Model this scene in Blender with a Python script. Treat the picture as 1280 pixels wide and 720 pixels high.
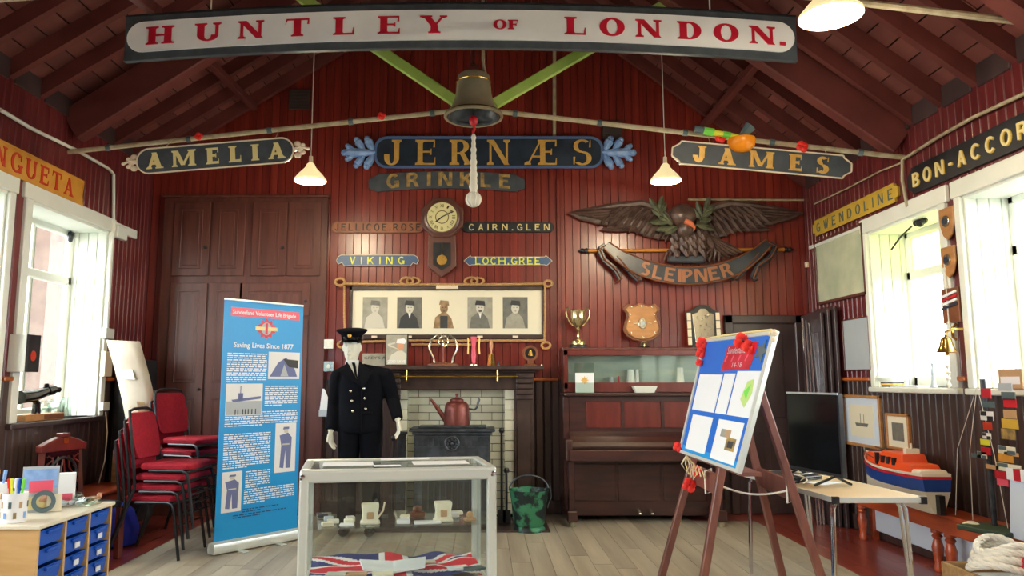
import bpy, bmesh, math, random
from mathutils import Vector, Matrix
for o in list(bpy.data.objects): bpy.data.objects.remove(o)
R = math.radians; PI = math.pi; random.seed(7)
SC = bpy.context.scene; COL = SC.collection

# ---------------- camera, light, exposure ----------------
F, CX, CY, EYE, PIT = 924., 605., 360., 1.39, R(7.15)
cam = bpy.data.cameras.new('camera'); co = bpy.data.objects.new('camera', cam); COL.objects.link(co)
cam.sensor_width = 36; cam.lens = F / 1280 * 36; cam.shift_x = 35 / 1280; cam.clip_start = .05
co.location = (0, 0, EYE); co.rotation_euler = (R(90) + PIT, 0, 0); SC.camera = co
SC.view_settings.view_transform = 'Standard'; SC.view_settings.look = 'None'
SC.view_settings.exposure = 1.38; SC.view_settings.gamma = 1; SC.view_settings.use_curve_mapping = False
w = bpy.data.worlds.new('sky'); SC.world = w; w.use_nodes = True
w.node_tree.nodes['Background'].inputs[0].default_value = (.95, 1, 1, 1)
w.node_tree.nodes['Background'].inputs[1].default_value = 6.0
WINL = [(5.85, 7.10), (4.15, 5.56), (2.45, 3.86), (.75, 2.16), (-.95, .46)]
WINR = [(5.60, 6.68), (3.92, 5.33), (2.22, 3.63), (.52, 1.93), (-1.2, .22)]
XL, XR, YB, YF = -3.67, 3.53, 8.0, -1.6
SLZ, SLT, SRZ, SRT = 1.06, 2.84, 1.335, 2.74
for side, ws, z0, z1 in ((-1, WINL, SLZ, SLT), (1, WINR, SRZ, SRT)):
    for a, b in ws:
        l = bpy.data.lights.new('daylight_portal', 'AREA'); l.shape = 'RECTANGLE'; l.size = z1 - z0; l.size_y = b - a
        l.cycles.is_portal = True
        o = bpy.data.objects.new('daylight_portal', l); COL.objects.link(o)
        o.location = ((XL - .42) if side < 0 else (XR + .42), (a + b) / 2, (z0 + z1) / 2)
        o.rotation_euler = (0, R(-90) if side < 0 else R(90), 0)

# ---------------- projection helpers: pixel of the photo + known plane -> metres ----------------
_c, _s = math.cos(PIT), math.sin(PIT)
def ray(px, py):
    t = (py - CY) / F
    return (px - CX) / F, _c + t * _s, _s - t * _c
def PY(px, py, y): a, b, d = ray(px, py); k = y / b; return Vector((a * k, y, EYE + d * k))
def PX(px, py, x): a, b, d = ray(px, py); k = x / a; return Vector((x, b * k, EYE + d * k))
def PZ(px, py, z): a, b, d = ray(px, py); k = (z - EYE) / d; return Vector((a * k, b * k, z))

# ---------------- materials ----------------
def lin(c):
    return tuple((v / 255 / 12.92 if v / 255 <= .04045 else ((v / 255 + .055) / 1.055) ** 2.4) for v in c)
def mat(name, col, rough=.5, metal=0, col2=None, scale=8, stretch=(1, 1, 1), rand=0, bump=0, bscale=None, coat=0, emit=0, spec=.5, alpha=1, detail=4, lo=.35, hi=.65, sheen=0):
    m = bpy.data.materials.new(name); m.use_nodes = True; nt = m.node_tree; N = nt.nodes; L = nt.links
    b = N['Principled BSDF']; c = lin(col) + (1,)
    b.inputs['Base Color'].default_value = c; b.inputs['Roughness'].default_value = rough; b.inputs['Metallic'].default_value = metal
    b.inputs['Coat Weight'].default_value = coat; b.inputs['Coat Roughness'].default_value = .26; b.inputs['Specular IOR Level'].default_value = spec
    if sheen: b.inputs['Sheen Weight'].default_value = sheen
    if emit: b.inputs['Emission Color'].default_value = c; b.inputs['Emission Strength'].default_value = emit
    out = None
    if col2 or bump:
        tc = N.new('ShaderNodeTexCoord'); mp = N.new('ShaderNodeMapping'); mp.inputs['Scale'].default_value = stretch
        L.new(tc.outputs['Object'], mp.inputs['Vector'])
        vec = mp.outputs['Vector']
        if rand:
            oi = N.new('ShaderNodeObjectInfo'); ad = N.new('ShaderNodeVectorMath'); ad.operation = 'ADD'
            ml = N.new('ShaderNodeMath'); ml.operation = 'MULTIPLY'; ml.inputs[1].default_value = 37.
            L.new(oi.outputs['Random'], ml.inputs[0]); L.new(vec, ad.inputs[0]); L.new(ml.outputs[0], ad.inputs[1]); vec = ad.outputs[0]
        nz = N.new('ShaderNodeTexNoise'); nz.inputs['Scale'].default_value = scale; nz.inputs['Detail'].default_value = detail
        L.new(vec, nz.inputs['Vector'])
        if col2:
            rp = N.new('ShaderNodeValToRGB'); rp.color_ramp.elements[0].position = lo; rp.color_ramp.elements[1].position = hi
            rp.color_ramp.elements[0].color = c; rp.color_ramp.elements[1].color = lin(col2) + (1,)
            L.new(nz.outputs['Fac'], rp.inputs['Fac']); out = rp.outputs['Color']
        if bump:
            bn = N.new('ShaderNodeTexNoise'); bn.inputs['Scale'].default_value = bscale or scale * 2; L.new(vec, bn.inputs['Vector'])
            bp = N.new('ShaderNodeBump'); bp.inputs['Strength'].default_value = bump; bp.inputs['Distance'].default_value = .01
            L.new(bn.outputs['Fac'], bp.inputs['Height']); L.new(bp.outputs['Normal'], b.inputs['Normal'])
    if rand:
        oi = N.new('ShaderNodeObjectInfo'); mr = N.new('ShaderNodeMapRange')
        mr.inputs['To Min'].default_value = 1 - rand; mr.inputs['To Max'].default_value = 1 + rand
        L.new(oi.outputs['Random'], mr.inputs['Value'])
        hs = N.new('ShaderNodeHueSaturation'); L.new(mr.outputs['Result'], hs.inputs['Value'])
        if out: L.new(out, hs.inputs['Color'])
        else: hs.inputs['Color'].default_value = c
        out = hs.outputs['Color']
    if out: L.new(out, b.inputs['Base Color'])
    return m
def glassmat(name, tint=(255, 255, 255), refl=.08, film=0):
    m = bpy.data.materials.new(name); m.use_nodes = True; N = m.node_tree.nodes; L = m.node_tree.links
    N.clear(); o = N.new('ShaderNodeOutputMaterial'); t = N.new('ShaderNodeBsdfTransparent'); g = N.new('ShaderNodeBsdfGlossy')
    g.inputs['Roughness'].default_value = .02; t.inputs['Color'].default_value = lin(tint) + (1,)
    mx = N.new('ShaderNodeMixShader'); fr = N.new('ShaderNodeLayerWeight'); fr.inputs['Blend'].default_value = .5
    pw = N.new('ShaderNodeMath'); pw.operation = 'POWER'; pw.inputs[1].default_value = 4; L.new(fr.outputs['Facing'], pw.inputs[0])
    ma = N.new('ShaderNodeMath'); ma.operation = 'MULTIPLY_ADD'; ma.inputs[1].default_value = .6; ma.inputs[2].default_value = refl * .5; L.new(pw.outputs[0], ma.inputs[0])
    L.new(ma.outputs[0], mx.inputs[0]); L.new(t.outputs[0], mx.inputs[1]); L.new(g.outputs[0], mx.inputs[2])
    sh = mx.outputs[0]
    if film:
        d = N.new('ShaderNodeBsdfTranslucent'); d.inputs['Color'].default_value = lin(tint) + (1,)
        m2 = N.new('ShaderNodeMixShader'); m2.inputs[0].default_value = film; L.new(sh, m2.inputs[1]); L.new(d.outputs[0], m2.inputs[2]); sh = m2.outputs[0]
    L.new(sh, o.inputs[0]); return m
GR = (14, 14, .6)
MT = dict(
 red=mat('red_varnished_boards', (108, 32, 26), .32, 0, (136, 47, 34), 3, (6, 6, .7), rand=.12, coat=.6, bump=.12, bscale=3),
 redside=mat('red_varnished_side_boards', (94, 32, 35), .32, 0, (114, 43, 44), 3, (6, 6, .7), rand=.12, coat=.5, bump=.1),
 dado=mat('dark_brown_dado_boards', (56, 42, 40), .4, 0, (78, 60, 56), 3, (6, 6, .7), rand=.1, coat=.35),
 roof=mat('roof_boards', (102, 56, 52), .6, 0, (130, 74, 66), 2.5, (1, .35, 1), rand=.2, bump=.2),
 rafter=mat('rafter_paint', (92, 43, 40), .5, 0, (110, 55, 50), 3, (1, 1, 1), rand=.08, bump=.1),
 cup=mat('cupboard_brown', (82, 42, 34), .42, 0, (104, 56, 46), 3, (5, 5, .5), coat=.3, rand=.05, bump=.1),
 mant=mat('mantel_dark', (56, 42, 38), .4, 0, (76, 58, 52), 4, (2, 2, 2), coat=.3),
 piano=mat('piano_dark_mahogany', (50, 28, 26), .3, 0, (70, 39, 34), 3, (1, 4, 6), coat=.5),
 pianop=mat('piano_panel_red', (92, 33, 28), .28, 0, (112, 44, 36), 3, (5, 2, 1), coat=.6),
 orail=mat('orange_varnished_rail', (176, 92, 40), .35, 0, (196, 112, 54), 5, (2, 2, 2), coat=.5),
 bench=mat('orange_brown_bench', (160, 66, 36), .3, 0, (190, 86, 46), 3, (5, 1, 5), coat=.6),
 white=mat('white_paint', (226, 230, 218), .45, 0, (236, 238, 228), 3, rand=.03),
 whiteB=mat('white_paint_boards', (220, 226, 212), .45, 0, (236, 240, 226), 3, rand=.04),
 pipe=mat('cream_pipe_paint', (196, 186, 156), .45, 0, (168, 152, 122), 12),
 green=mat('lime_green_iron', (172, 210, 96), .45, 0, (190, 222, 120), 6),
 plank=mat('worn_floor_plank', (146, 136, 120), .5, 0, (176, 168, 150), 2.2, (3, .5, 1), rand=.08, bump=.12, bscale=20, coat=.15, detail=8),
 rplank=mat('red_floor_plank', (122, 44, 34), .3, 0, (146, 62, 50), 3, (3, .6, 1), rand=.12, coat=.5),
 black=mat('black_paint', (26, 27, 31), .4, 0, (44, 46, 50), 9), gloss=mat('black_gloss', (9, 10, 13), .12, spec=.6),
 slate=mat('slate_grey_paint', (62, 68, 76), .45, 0, (76, 84, 92), 10),
 navyb=mat('sign_navy', (34, 44, 58), .35, 0, (48, 60, 76), 7),
 bluep=mat('scroll_blue', (112, 152, 214), .4, 0, (150, 186, 236), 18, bump=.3),
 edgeblue=mat('edge_blue', (84, 112, 160), .4), gold=mat('gold_letter', (222, 172, 84), .35, .25, (236, 192, 110), 20),
 goldpale=mat('pale_gold_letter', (232, 214, 150), .45), goldm=mat('worn_gold', (190, 154, 84), .5, 0, (120, 104, 72), 20),
 yel=mat('yellow_letter', (232, 236, 70), .4), mblue=mat('midblue_board', (70, 98, 136), .4), signwhite=mat('sign_white', (236, 238, 240), .35, 0, (246, 248, 250), 3),
 signred=mat('letter_red', (206, 30, 58), .4, 0, (186, 20, 46), 8), ochre=mat('ochre_board', (204, 142, 52), .45, 0, (220, 160, 66), 6),
 orred=mat('letter_orange_red', (200, 56, 30), .45), mustard=mat('mustard_board', (212, 178, 70), .45, 0, (196, 160, 56), 6),
 steelb=mat('steel_blue_letter', (84, 104, 110), .4), cream=mat('cream_edge', (232, 216, 190), .45), brown=mat('brown_board', (110, 62, 38), .45, 0, (132, 78, 48), 8), jel=mat('worn_brown_board', (136, 78, 50), .45, 0, (160, 98, 66), 8), sle=mat('copper_letter', (160, 104, 70), .45), clk=mat('clock_brown', (92, 56, 48), .35, 0, (110, 70, 60), 6, coat=.4), dial=mat('yellowed_dial', (226, 218, 160), .5), gilt=mat('silver_gilt', (214, 198, 150), .2, .9),
 dkletter=mat('dark_letter', (70, 42, 28), .5), woodmid=mat('mid_wood', (168, 116, 66), .4, 0, (190, 136, 82), 4, (1, 6, 6)),
 birch=mat('birch_laminate', (206, 164, 106), .4, 0, (216, 178, 124), 4, (1, 6, 6)), lam=mat('cream_laminate', (222, 214, 190), .35, 0, (230, 222, 202), 3), tabl=mat('table_laminate', (200, 174, 134), .35, 0, (208, 184, 146), 3),
 tray=mat('blue_plastic_tray', (22, 84, 186), .3), bell=mat('aged_brass_bell', (148, 144, 122), .38, .45, (172, 158, 130), 5, bump=.15),
 brass=mat('polished_brass', (212, 176, 92), .2, .95), silver=mat('silver_metal', (208, 202, 180), .22, .95), chrome=mat('chrome', (214, 216, 222), .12, 1),
 alu=mat('satin_aluminium', (214, 220, 214), .32, .35), iron=mat('cast_iron', (54, 60, 66), .4, .35, (78, 84, 92), 14, bump=.3),
 steel=mat('black_tube_steel', (44, 46, 50), .3, .4), redf=mat('red_seat_fabric', (146, 6, 30), .85, 0, (166, 14, 42), 40, bump=.2, bscale=200),
 cloth=mat('navy_uniform_cloth', (6, 8, 15), .9, 0, (10, 12, 20), 60, spec=.15, bump=.15, bscale=250), mann=mat('white_mannequin', (228, 226, 208), .4),
 shirt=mat('white_shirt', (232, 232, 226), .7), tile=mat('white_glazed_tile', (226, 226, 206), .15, 0, (206, 208, 186), 3, rand=.06, coat=.5), grout=mat('dark_grout', (70, 66, 60), .9),
 copper=mat('aged_copper', (112, 58, 54), .38, .5, (134, 74, 66), 6), scut=mat('scuttle_green', (28, 40, 40), .45, .2, (58, 128, 92), 9, lo=.46, hi=.54, bump=.2),
 rope=mat('natural_rope', (186, 142, 88), .8, 0, (206, 166, 110), 60, bump=.6, bscale=120), cord=mat('white_cord', (230, 226, 212), .8, bump=.3, bscale=150),
 paper=mat('white_paper', (236, 238, 240), .6), cream2=mat('cream_mount', (232, 226, 202), .6), grey1=mat('print_grey', (150, 148, 134), .6, 0, (168, 166, 152), 14), grey2=mat('print_mid', (104, 104, 98), .6, 0, (120, 120, 112), 20),
 grey3=mat('print_dark', (56, 58, 60), .6), greyl=mat('print_light', (206, 204, 190), .6), sepia=mat('print_sepia', (132, 104, 72), .6, 0, (170, 140, 104), 18),
 banner=mat('banner_cyan', (0, 152, 226), .4), poster=mat('poster_offwhite', (188, 178, 160), .7, 0, (176, 162, 142), 3), pink=mat('banner_pink', (232, 92, 116), .4), txt=mat('text_white', (236, 244, 250), .5), tblue=mat('text_darkblue', (20, 70, 130), .5),
 inkblue=mat('print_indigo', (108, 118, 168), .6), blueboard=mat('easel_blue', (8, 104, 206), .5), eas=mat('easel_brown', (104, 58, 48), .45, 0, (126, 76, 62), 4, (5, 5, 1), coat=.2),
 poppy=mat('poppy_red', (236, 44, 34), .5), lime=mat('print_lime', (190, 220, 130), .6), eagle=mat('eagle_brown', (70, 52, 46), .4, 0, (104, 80, 72), 12, bump=.4, coat=.25),
 leaf=mat('laurel_green', (64, 70, 50), .5, 0, (104, 106, 82), 14), beak=mat('beak_orange', (214, 116, 78), .5), ribbon=mat('ribbon_blue_grey', (34, 38, 46), .4, 0, (62, 66, 76), 5, coat=.3),
 polemat=mat('ochre_pole', (206, 134, 50), .4), lamp=mat('opal_shade_lit', (255, 234, 176), .3, emit=.28), orng=mat('lifeboat_orange', (232, 86, 36), .4), hull=mat('hull_blue', (38, 74, 150), .3),
 hullw=mat('hull_white', (232, 226, 206), .35), rdp=mat('red_paint', (190, 30, 46), .4), buoy=mat('buoy_orange', (250, 150, 22), .35), ggrn=mat('bright_green_tape', (120, 220, 80), .5),
 clear=glassmat('clear_glass'), case=glassmat('case_glass', (250, 253, 252)), stain=glassmat('yellow_green_glass', (226, 226, 168), film=.4),
 flagr=mat('flag_red', (206, 34, 56), .7), flagb=mat('flag_blue', (40, 52, 116), .7), flagw=mat('flag_white', (226, 222, 222), .7),
 bluebag=mat('blue_cloth', (20, 34, 150), .8), rad=mat('radiator_white', (214, 226, 240), .35), crate=mat('crate_wood', (158, 122, 80), .6, 0, (182, 146, 100), 5, (1, 5, 5), bump=.2),
 glassy=glassmat('jar_glass', (240, 246, 242)), brickm=mat('outside_brick', (84, 62, 56), .8, 0, (100, 78, 70), 6), grass=mat('outside_grass', (110, 112, 106), .9, 0, (124, 124, 118), 3),
 hedge=mat('outside_render', (84, 92, 66), .9, 0, (96, 104, 78), 2), sea=mat('painted_seascape', (150, 168, 156), .35, 0, (176, 188, 168), 3, (1, 1, 4)), dark=mat('dark_void', (22, 18, 18), .8),
 mapm=mat('map_print', (202, 206, 178), .5, 0, (176, 188, 160), 4), vent=mat('vent_grey', (70, 58, 56), .6), plum=mat('plum_door', (58, 44, 46), .4, 0, (76, 60, 60), 4, (1, 1, .3), coat=.3),
 greyp=mat('blue_grey_paper', (178, 188, 196), .5), skin=mat('print_skin', (206, 150, 118), .6), olive=mat('dark_green_cover', (50, 72, 54), .5), tan=mat('tan_card', (186, 150, 112), .6))

# ---------------- mesh builder ----------------
class M:
    def __init__(s): s.v = []; s.f = []; s.mi = []
    def add(s, vs, fs, T=None, mi=0):
        n = len(s.v); s.v += [tuple(T @ Vector(v)) if T else tuple(v) for v in vs]
        s.f += [tuple(i + n for i in f) for f in fs]; s.mi += [mi] * len(fs); return s
    def b(s, x0, x1, y0, y1, z0, z1, T=None, mi=0):
        return s.add([(x, y, z) for x in (x0, x1) for y in (y0, y1) for z in (z0, z1)],
                     [(0, 1, 3, 2), (4, 6, 7, 5), (0, 4, 5, 1), (2, 3, 7, 6), (0, 2, 6, 4), (1, 5, 7, 3)], T, mi)
    def c(s, c, d, T=None, mi=0):
        return s.b(c[0] - d[0] / 2, c[0] + d[0] / 2, c[1] - d[1] / 2, c[1] + d[1] / 2, c[2] - d[2] / 2, c[2] + d[2] / 2, T, mi)
    def prism(s, poly, y0, y1, T=None, mi=0):      # polygon in xz, extruded along y
        n = len(poly); vs = [(x, y0, z) for x, z in poly] + [(x, y1, z) for x, z in poly]
        return s.add(vs, [tuple(range(n)), tuple(range(2 * n - 1, n - 1, -1))] + [(i, i + n, (i + 1) % n + n, (i + 1) % n) for i in range(n)], T, mi)
    def beam(s, p, q, w, h, up=(0, 0, 1), mi=0):
        p = Vector(p); q = Vector(q); d = (q - p).normalized(); u = Vector(up); sd = d.cross(u)
        sd = sd.normalized() if sd.length > 1e-4 else Vector((1, 0, 0)); u = sd.cross(d)
        vs = [e + sd * (a * w / 2) + u * (b * h / 2) for e in (p, q) for a, b in ((-1, -1), (1, -1), (1, 1), (-1, 1))]
        return s.add(vs, [(0, 1, 2, 3), (7, 6, 5, 4), (0, 4, 5, 1), (1, 5, 6, 2), (2, 6, 7, 3), (3, 7, 4, 0)], None, mi)
    def rings(s, rs, cap=True, mi=0, closed=False):
        n = len(rs[0]); vs = [v for r in rs for v in r]; fs = []
        m = len(rs)
        for i in range(m if closed else m - 1):
            a = i * n; b = ((i + 1) % m) * n
            for j in range(n): fs.append((a + j, a + (j + 1) % n, b + (j + 1) % n, b + j))
        if cap and not closed: fs += [tuple(range(n - 1, -1, -1)), tuple(range((m - 1) * n, m * n))]
        return s.add(vs, fs, None, mi)
    def tube(s, pts, r, seg=8, closed=False, mi=0, cap=True):
        pts = [Vector(p) for p in pts]; n = len(pts); rs = []; pu = None
        for i, p in enumerate(pts):
            a = pts[(i - 1) % n] if (closed or i > 0) else p; b = pts[(i + 1) % n] if (closed or i < n - 1) else p
            d = (b - a).normalized()
            if pu is None: pu = Vector((0, 0, 1)) if abs(d.z) < .9 else Vector((1, 0, 0))
            sd = d.cross(pu); sd = sd.normalized() if sd.length > 1e-5 else Vector((1, 0, 0)); pu = sd.cross(d).normalized()
            rr = r[i] if isinstance(r, (list, tuple)) else r
            rs.append([p + (sd * math.cos(2 * PI * k / seg) + pu * math.sin(2 * PI * k / seg)) * rr for k in range(seg)])
        return s.rings(rs, cap, mi, closed)
    def lathe(s, prof, c=(0, 0, 0), seg=20, mi=0, T=None, cap=False):
        rs = [[Vector((c[0] + max(r, 1e-4) * math.cos(2 * PI * k / seg), c[1] + max(r, 1e-4) * math.sin(2 * PI * k / seg), c[2] + z)) for k in range(seg)] for r, z in prof]
        if T: rs = [[T @ v for v in q] for q in rs]
        return s.rings(rs, cap, mi)
    def ell(s, c, r, seg=12, T=None, mi=0):
        c = Vector(c); rs = []
        if not isinstance(r, (list, tuple)): r = (r, r, r)
        for i in range(seg // 2 + 1):
            t = -PI / 2 + PI * i / (seg // 2); rr = max(math.cos(t), .002)
            rs.append([Vector((r[0] * rr * math.cos(2 * PI * k / seg), r[1] * rr * math.sin(2 * PI * k / seg), r[2] * math.sin(t))) for k in range(seg)])
        rs = [[c + ((T @ v) if T else v) for v in q] for q in rs]
        return s.rings(rs, True, mi)
    def obj(s, name, m, parent=None, loc=(0, 0, 0), rot=(0, 0, 0), bevel=0, smooth=False, sub=0, label=None, seg=1, ang=40):
        me = bpy.data.meshes.new(name); me.from_pydata(s.v, [], s.f)
        bm = bmesh.new(); bm.from_mesh(me); bmesh.ops.recalc_face_normals(bm, faces=bm.faces); bm.to_mesh(me); bm.free()
        ms = m if isinstance(m, (list, tuple)) else [m]
        for x in ms: me.materials.append(MT[x] if isinstance(x, str) else x)
        if len(ms) > 1: me.polygons.foreach_set('material_index', s.mi)
        if smooth:
            me.polygons.foreach_set('use_smooth', [True] * len(me.polygons)); me.set_sharp_from_angle(angle=R(ang))
        return link(name, me, parent, loc, rot, bevel, seg, sub, label)
def link(name, me, parent=None, loc=(0, 0, 0), rot=(0, 0, 0), bevel=0, seg=1, sub=0, label=None, scale=None):
    o = bpy.data.objects.new(name, me); COL.objects.link(o); o.location = loc; o.rotation_euler = rot
    if scale: o.scale = scale
    if parent: o.parent = parent
    if bevel:
        b = o.modifiers.new('bevel', 'BEVEL'); b.width = bevel; b.segments = seg; b.limit_method = 'ANGLE'; b.angle_limit = R(40)
    if sub: u = o.modifiers.new('sub', 'SUBSURF'); u.levels = sub; u.render_levels = sub
    if label: o['label'] = label
    return o
def tag(o, label, cat, group=None):
    o['label'] = label; o['category'] = cat
    if group: o['group'] = group
    return o
def thing(name, label, cat, loc=(0, 0, 0), rz=0, group=None, rot=None):
    o = bpy.data.objects.new(name, None); COL.objects.link(o); o.location = loc; o.rotation_euler = rot or (0, 0, rz); o.empty_display_size = .1
    return tag(o, label, cat, group)
def struct(o): o['kind'] = 'structure'; return o
def sempty(name):
    o = bpy.data.objects.new(name, None); COL.objects.link(o); return struct(o)
def dup(root, loc, rot=None, label=None):
    r = root.copy(); COL.objects.link(r); r.location = loc
    if rot is not None: r.rotation_euler = rot
    if label: r['label'] = label
    def rec(a, b):
        for ch in [c for c in a.children]:
            d = ch.copy(); COL.objects.link(d); d.parent = b; rec(ch, d)
    rec(root, r); return r
def ellp(cx, cz, rx, rz, n=20, a0=0, a1=360):
    full = abs(a1 - a0) >= 360; k = n if full else n + 1
    return [(cx + rx * math.cos(R(a0 + (a1 - a0) * i / n)), cz + rz * math.sin(R(a0 + (a1 - a0) * i / n))) for i in range(k)]
def flat(polys, y=0, t=.002):
    m = M()
    for p in polys: m.prism(p, y - t, y)
    return m
def rect(x0, x1, z0, z1): return [(x0, z0), (x1, z0), (x1, z1), (x0, z1)]
def rotz(a): return Matrix.Rotation(a, 4, 'Z')
def tr(x, y, z): return Matrix.Translation((x, y, z))

# ---------------- stroke lettering ----------------
def glyph(ch, T=.2, N=.075, serif=True):
    q = []; sh = .075; so = .09 if serif else 0
    def ln(x0, y0, x1, y1, w):          # sheared bar, width measured horizontally
        if abs(y1 - y0) < 1e-6: q.append([(x0, y0 - w / 2), (x1, y0 - w / 2), (x1, y0 + w / 2), (x0, y0 + w / 2)])
        else: q.append([(x0 - w / 2, y0), (x0 + w / 2, y0), (x1 + w / 2, y1), (x1 - w / 2, y1)])
    def sf(x, y, w, up):                # slab serif at a stem end
        if not serif: return
        a = w / 2 + so; y2 = y + sh * up
        q.append([(x - a, min(y, y2)), (x + a, min(y, y2)), (x + a, max(y, y2)), (x - a, max(y, y2))])
        q.append([(x - a * .8, y2), (x + a * .8, y2), (x + w / 2, y2 + .06 * up), (x - w / 2, y2 + .06 * up)])
    def st(x, w, y0=0, y1=1, t=True, b=True):
        ln(x, y0, x, y1, w)
        if b: sf(x, y0, w, 1)
        if t: sf(x, y1, w, -1)
    def arc(cx, cy, rx, ry, a0, a1, T=T, N=N, n=14):
        for i in range(n):
            a = R(a0 + (a1 - a0) * i / n); b = R(a0 + (a1 - a0) * (i + 1) / n)
            q.append([(cx + rx * math.cos(a), cy + ry * math.sin(a)), (cx + rx * math.cos(b), cy + ry * math.sin(b)),
                      (cx + (rx - T) * math.cos(b), cy + (ry - N) * math.sin(b)), (cx + (rx - T) * math.cos(a), cy + (ry - N) * math.sin(a))])
    def tick(x, y0, y1):
        if serif: q.append([(x - .05, y0), (x + .02, y0), (x + .02, y1), (x - .01, y1)])
    h = N / 2; l = T / 2 + so
    if ch == 'A':
        W = .9; ln(.12, 0, .45, 1, N * 1.1); ln(.74, 0, .43, 1, T); ln(.22, .32, .68, .32, N); sf(.12, 0, N, 1); sf(.74, 0, T, 1)
    elif ch == 'Æ':
        W = 1.3; ln(.1, 0, .62, 1, N); st(.68, T); ln(.28, .33, .68, .33, N)
        for y in (h, 1 - h): ln(.68, y, 1.2, y, N)
        ln(.68, .52, 1.02, .52, N); tick(1.2, 0, .26); tick(1.2, .74, 1); tick(1.02, .4, .64); sf(.1, 0, N, 1)
    elif ch == 'B':
        W = .8; st(l, T); ln(l, 1 - h, .42, 1 - h, N); ln(l, .52, .42, .52, N); ln(l, h, .42, h, N); arc(.42, .755, .3, .245, -90, 90); arc(.42, .27, .36, .27, -90, 90)
    elif ch in 'CG':
        W = .86; arc(.44, .5, .44, .52, 42, 318)
        if serif or ch == 'C': tick(.8, .64, .97)
        if ch == 'G': ln(.76, .02, .76, .42, T * .9); sf(.76, .42, T, -1) if serif else ln(.5, .42, .86, .42, N)
    elif ch == 'D':
        W = .86; st(l, T); ln(l, 1 - h, .42, 1 - h, N); ln(l, h, .42, h, N); arc(.42, .5, .42, .5, -90, 90)
    elif ch in 'EF':
        W = .78 if ch == 'E' else .72; st(l, T, b=True); ln(l, 1 - h, W - .04, 1 - h, N); ln(l, .52, W * .78, .52, N); tick(W - .04, .7, 1); tick(W * .78, .4, .64)
        if ch == 'E': ln(l, h, W - .02, h, N); tick(W - .02, 0, .3)
    elif ch == 'H': W = .98; st(l, T); st(W - l, T); ln(l, .5, W - l, .5, N)
    elif ch == 'I': W = 2 * l; st(l, T)
    elif ch == 'J': W = .66; st(.48, T, .26, 1, b=False); arc(.29, .28, .29, .3, 180, 360); ln(.1, .26, .1, .42, T) if serif else None
    elif ch == 'K': W = .9; st(l, T); ln(l + .02, .36, .76, .97, N * 1.5); ln(.76, 0, .42, .56, T); sf(.76, 1, N, -1); sf(.78, 0, T, 1)
    elif ch == 'L': W = .76; st(l, T); ln(l, h, W - .04, h, N); tick(W - .04, 0, .4)
    elif ch == 'M': W = 1.1 + max(0, T - .2) * 3.5; st(.12 + so / 2, N * 1.1); st(W - l, T); c5 = (W - l + .12) / 2; ln(c5, .08, .2 + so / 2, 1, T * .85); ln(c5, .08, W - l - .04, 1, N)
    elif ch == 'N': W = .96; st(.12 + so / 2, N * 1.2); st(W - .12 - so / 2, N * 1.2, b=False); ln(W - .17, 0, .2, 1, T)
    elif ch == 'O': W = .88; arc(.44, .5, .44, .52, 0, 360, n=28)
    elif ch in 'PR':
        W = .78 if ch == 'P' else .88; st(l, T); ln(l, 1 - h, .42, 1 - h, N); ln(l, .46, .42, .46, N); arc(.42, .73, .33, .27, -90, 90)
        if ch == 'R': ln(.74, 0, .48, .48, T); sf(.76, 0, T, 1)
    elif ch == 'S':
        W = .74; arc(.37, .75, .34, .27, 40, 270, T * .9); arc(.37, .26, .36, .28, -140, 90, T * .95)
        if serif: tick(.68, .7, .99); q.append([(.02, .02), (.07, .02), (.1, .32), (.02, .32)])
    elif ch == 'T': W = .86; st(.43, T, t=False); ln(.04, 1 - h, .82, 1 - h, N); tick(.82, .68, 1); serif and q.append([(.01, .68), (.04, 1), (.09, 1), (.09, .98)])
    elif ch == 'U': W = .9; st(l, T, .32, 1, b=False); st(W - .12, N * 1.3, .32, 1, b=False); arc((l - T / 2 + W - .12 + N * .65) / 2, .32, (W - .12 + N * .65 - l + T / 2) / 2, .34, 180, 360, T, N)
    elif ch == 'V': W = .86; ln(.43, 0, .16, 1, T); ln(.43, 0, .74, 1, N); sf(.16, 1, T, -1); sf(.74, 1, N, -1)
    elif ch == 'W': W = 1.2; ln(.36, 0, .14, 1, T); ln(.36, 0, .6, 1, N); ln(.82, 0, .58, 1, T); ln(.82, 0, 1.08, 1, N); sf(.14, 1, T, -1); sf(1.08, 1, N, -1)
    elif ch == 'Y': W = .88; st(.44, T, 0, .45, t=False); ln(.44, .42, .15, 1, T); ln(.46, .42, .76, 1, N); sf(.15, 1, T, -1); sf(.76, 1, N, -1)
    elif ch == '.': W = .26; q.append([(.03, 0), (.23, 0), (.23, .2), (.03, .2)])
    elif ch == '-': W = .4; ln(.03, .45, .37, .45, T * .8)
    else: W = .4
    return W, q
class Letters:
    def __init__(s, ms): s.ms = ms
    def obj(s, name, mt, parent, label=None):
        nm = 'letter' if name == 'lettering' else name
        for m in s.ms: o = m.obj(nm, mt, parent)
        return o
def letters(text, x0, x1, h, z0=0, y=0, t=.008, serif=True, T=.2, N=.075, fn=None, wx=1, cx=None, hs=None):
    ms = []; g = [glyph(c, T, N, serif) for c in text]
    tot = sum(a[0] for a in g) * h * wx; gap = (x1 - x0 - tot) / max(1, len(text) - 1); x = x0
    for i, (W, q) in enumerate(g):
        hh = hs[i] if hs else h; m = M()
        xs = (cx[i] - W * hh * wx / 2) if cx else x
        for k, p in enumerate(q):
            P = [(xs + a * hh * wx, z0 + (h - hh) / 2 + b * hh) for a, b in p]
            if fn: P = [fn(a, b) for a, b in P]
            m.prism(P, y - t - (k % 60) * .00004, y)
        ms.append(m); x += W * h * wx + gap
    return Letters(ms)
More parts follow.
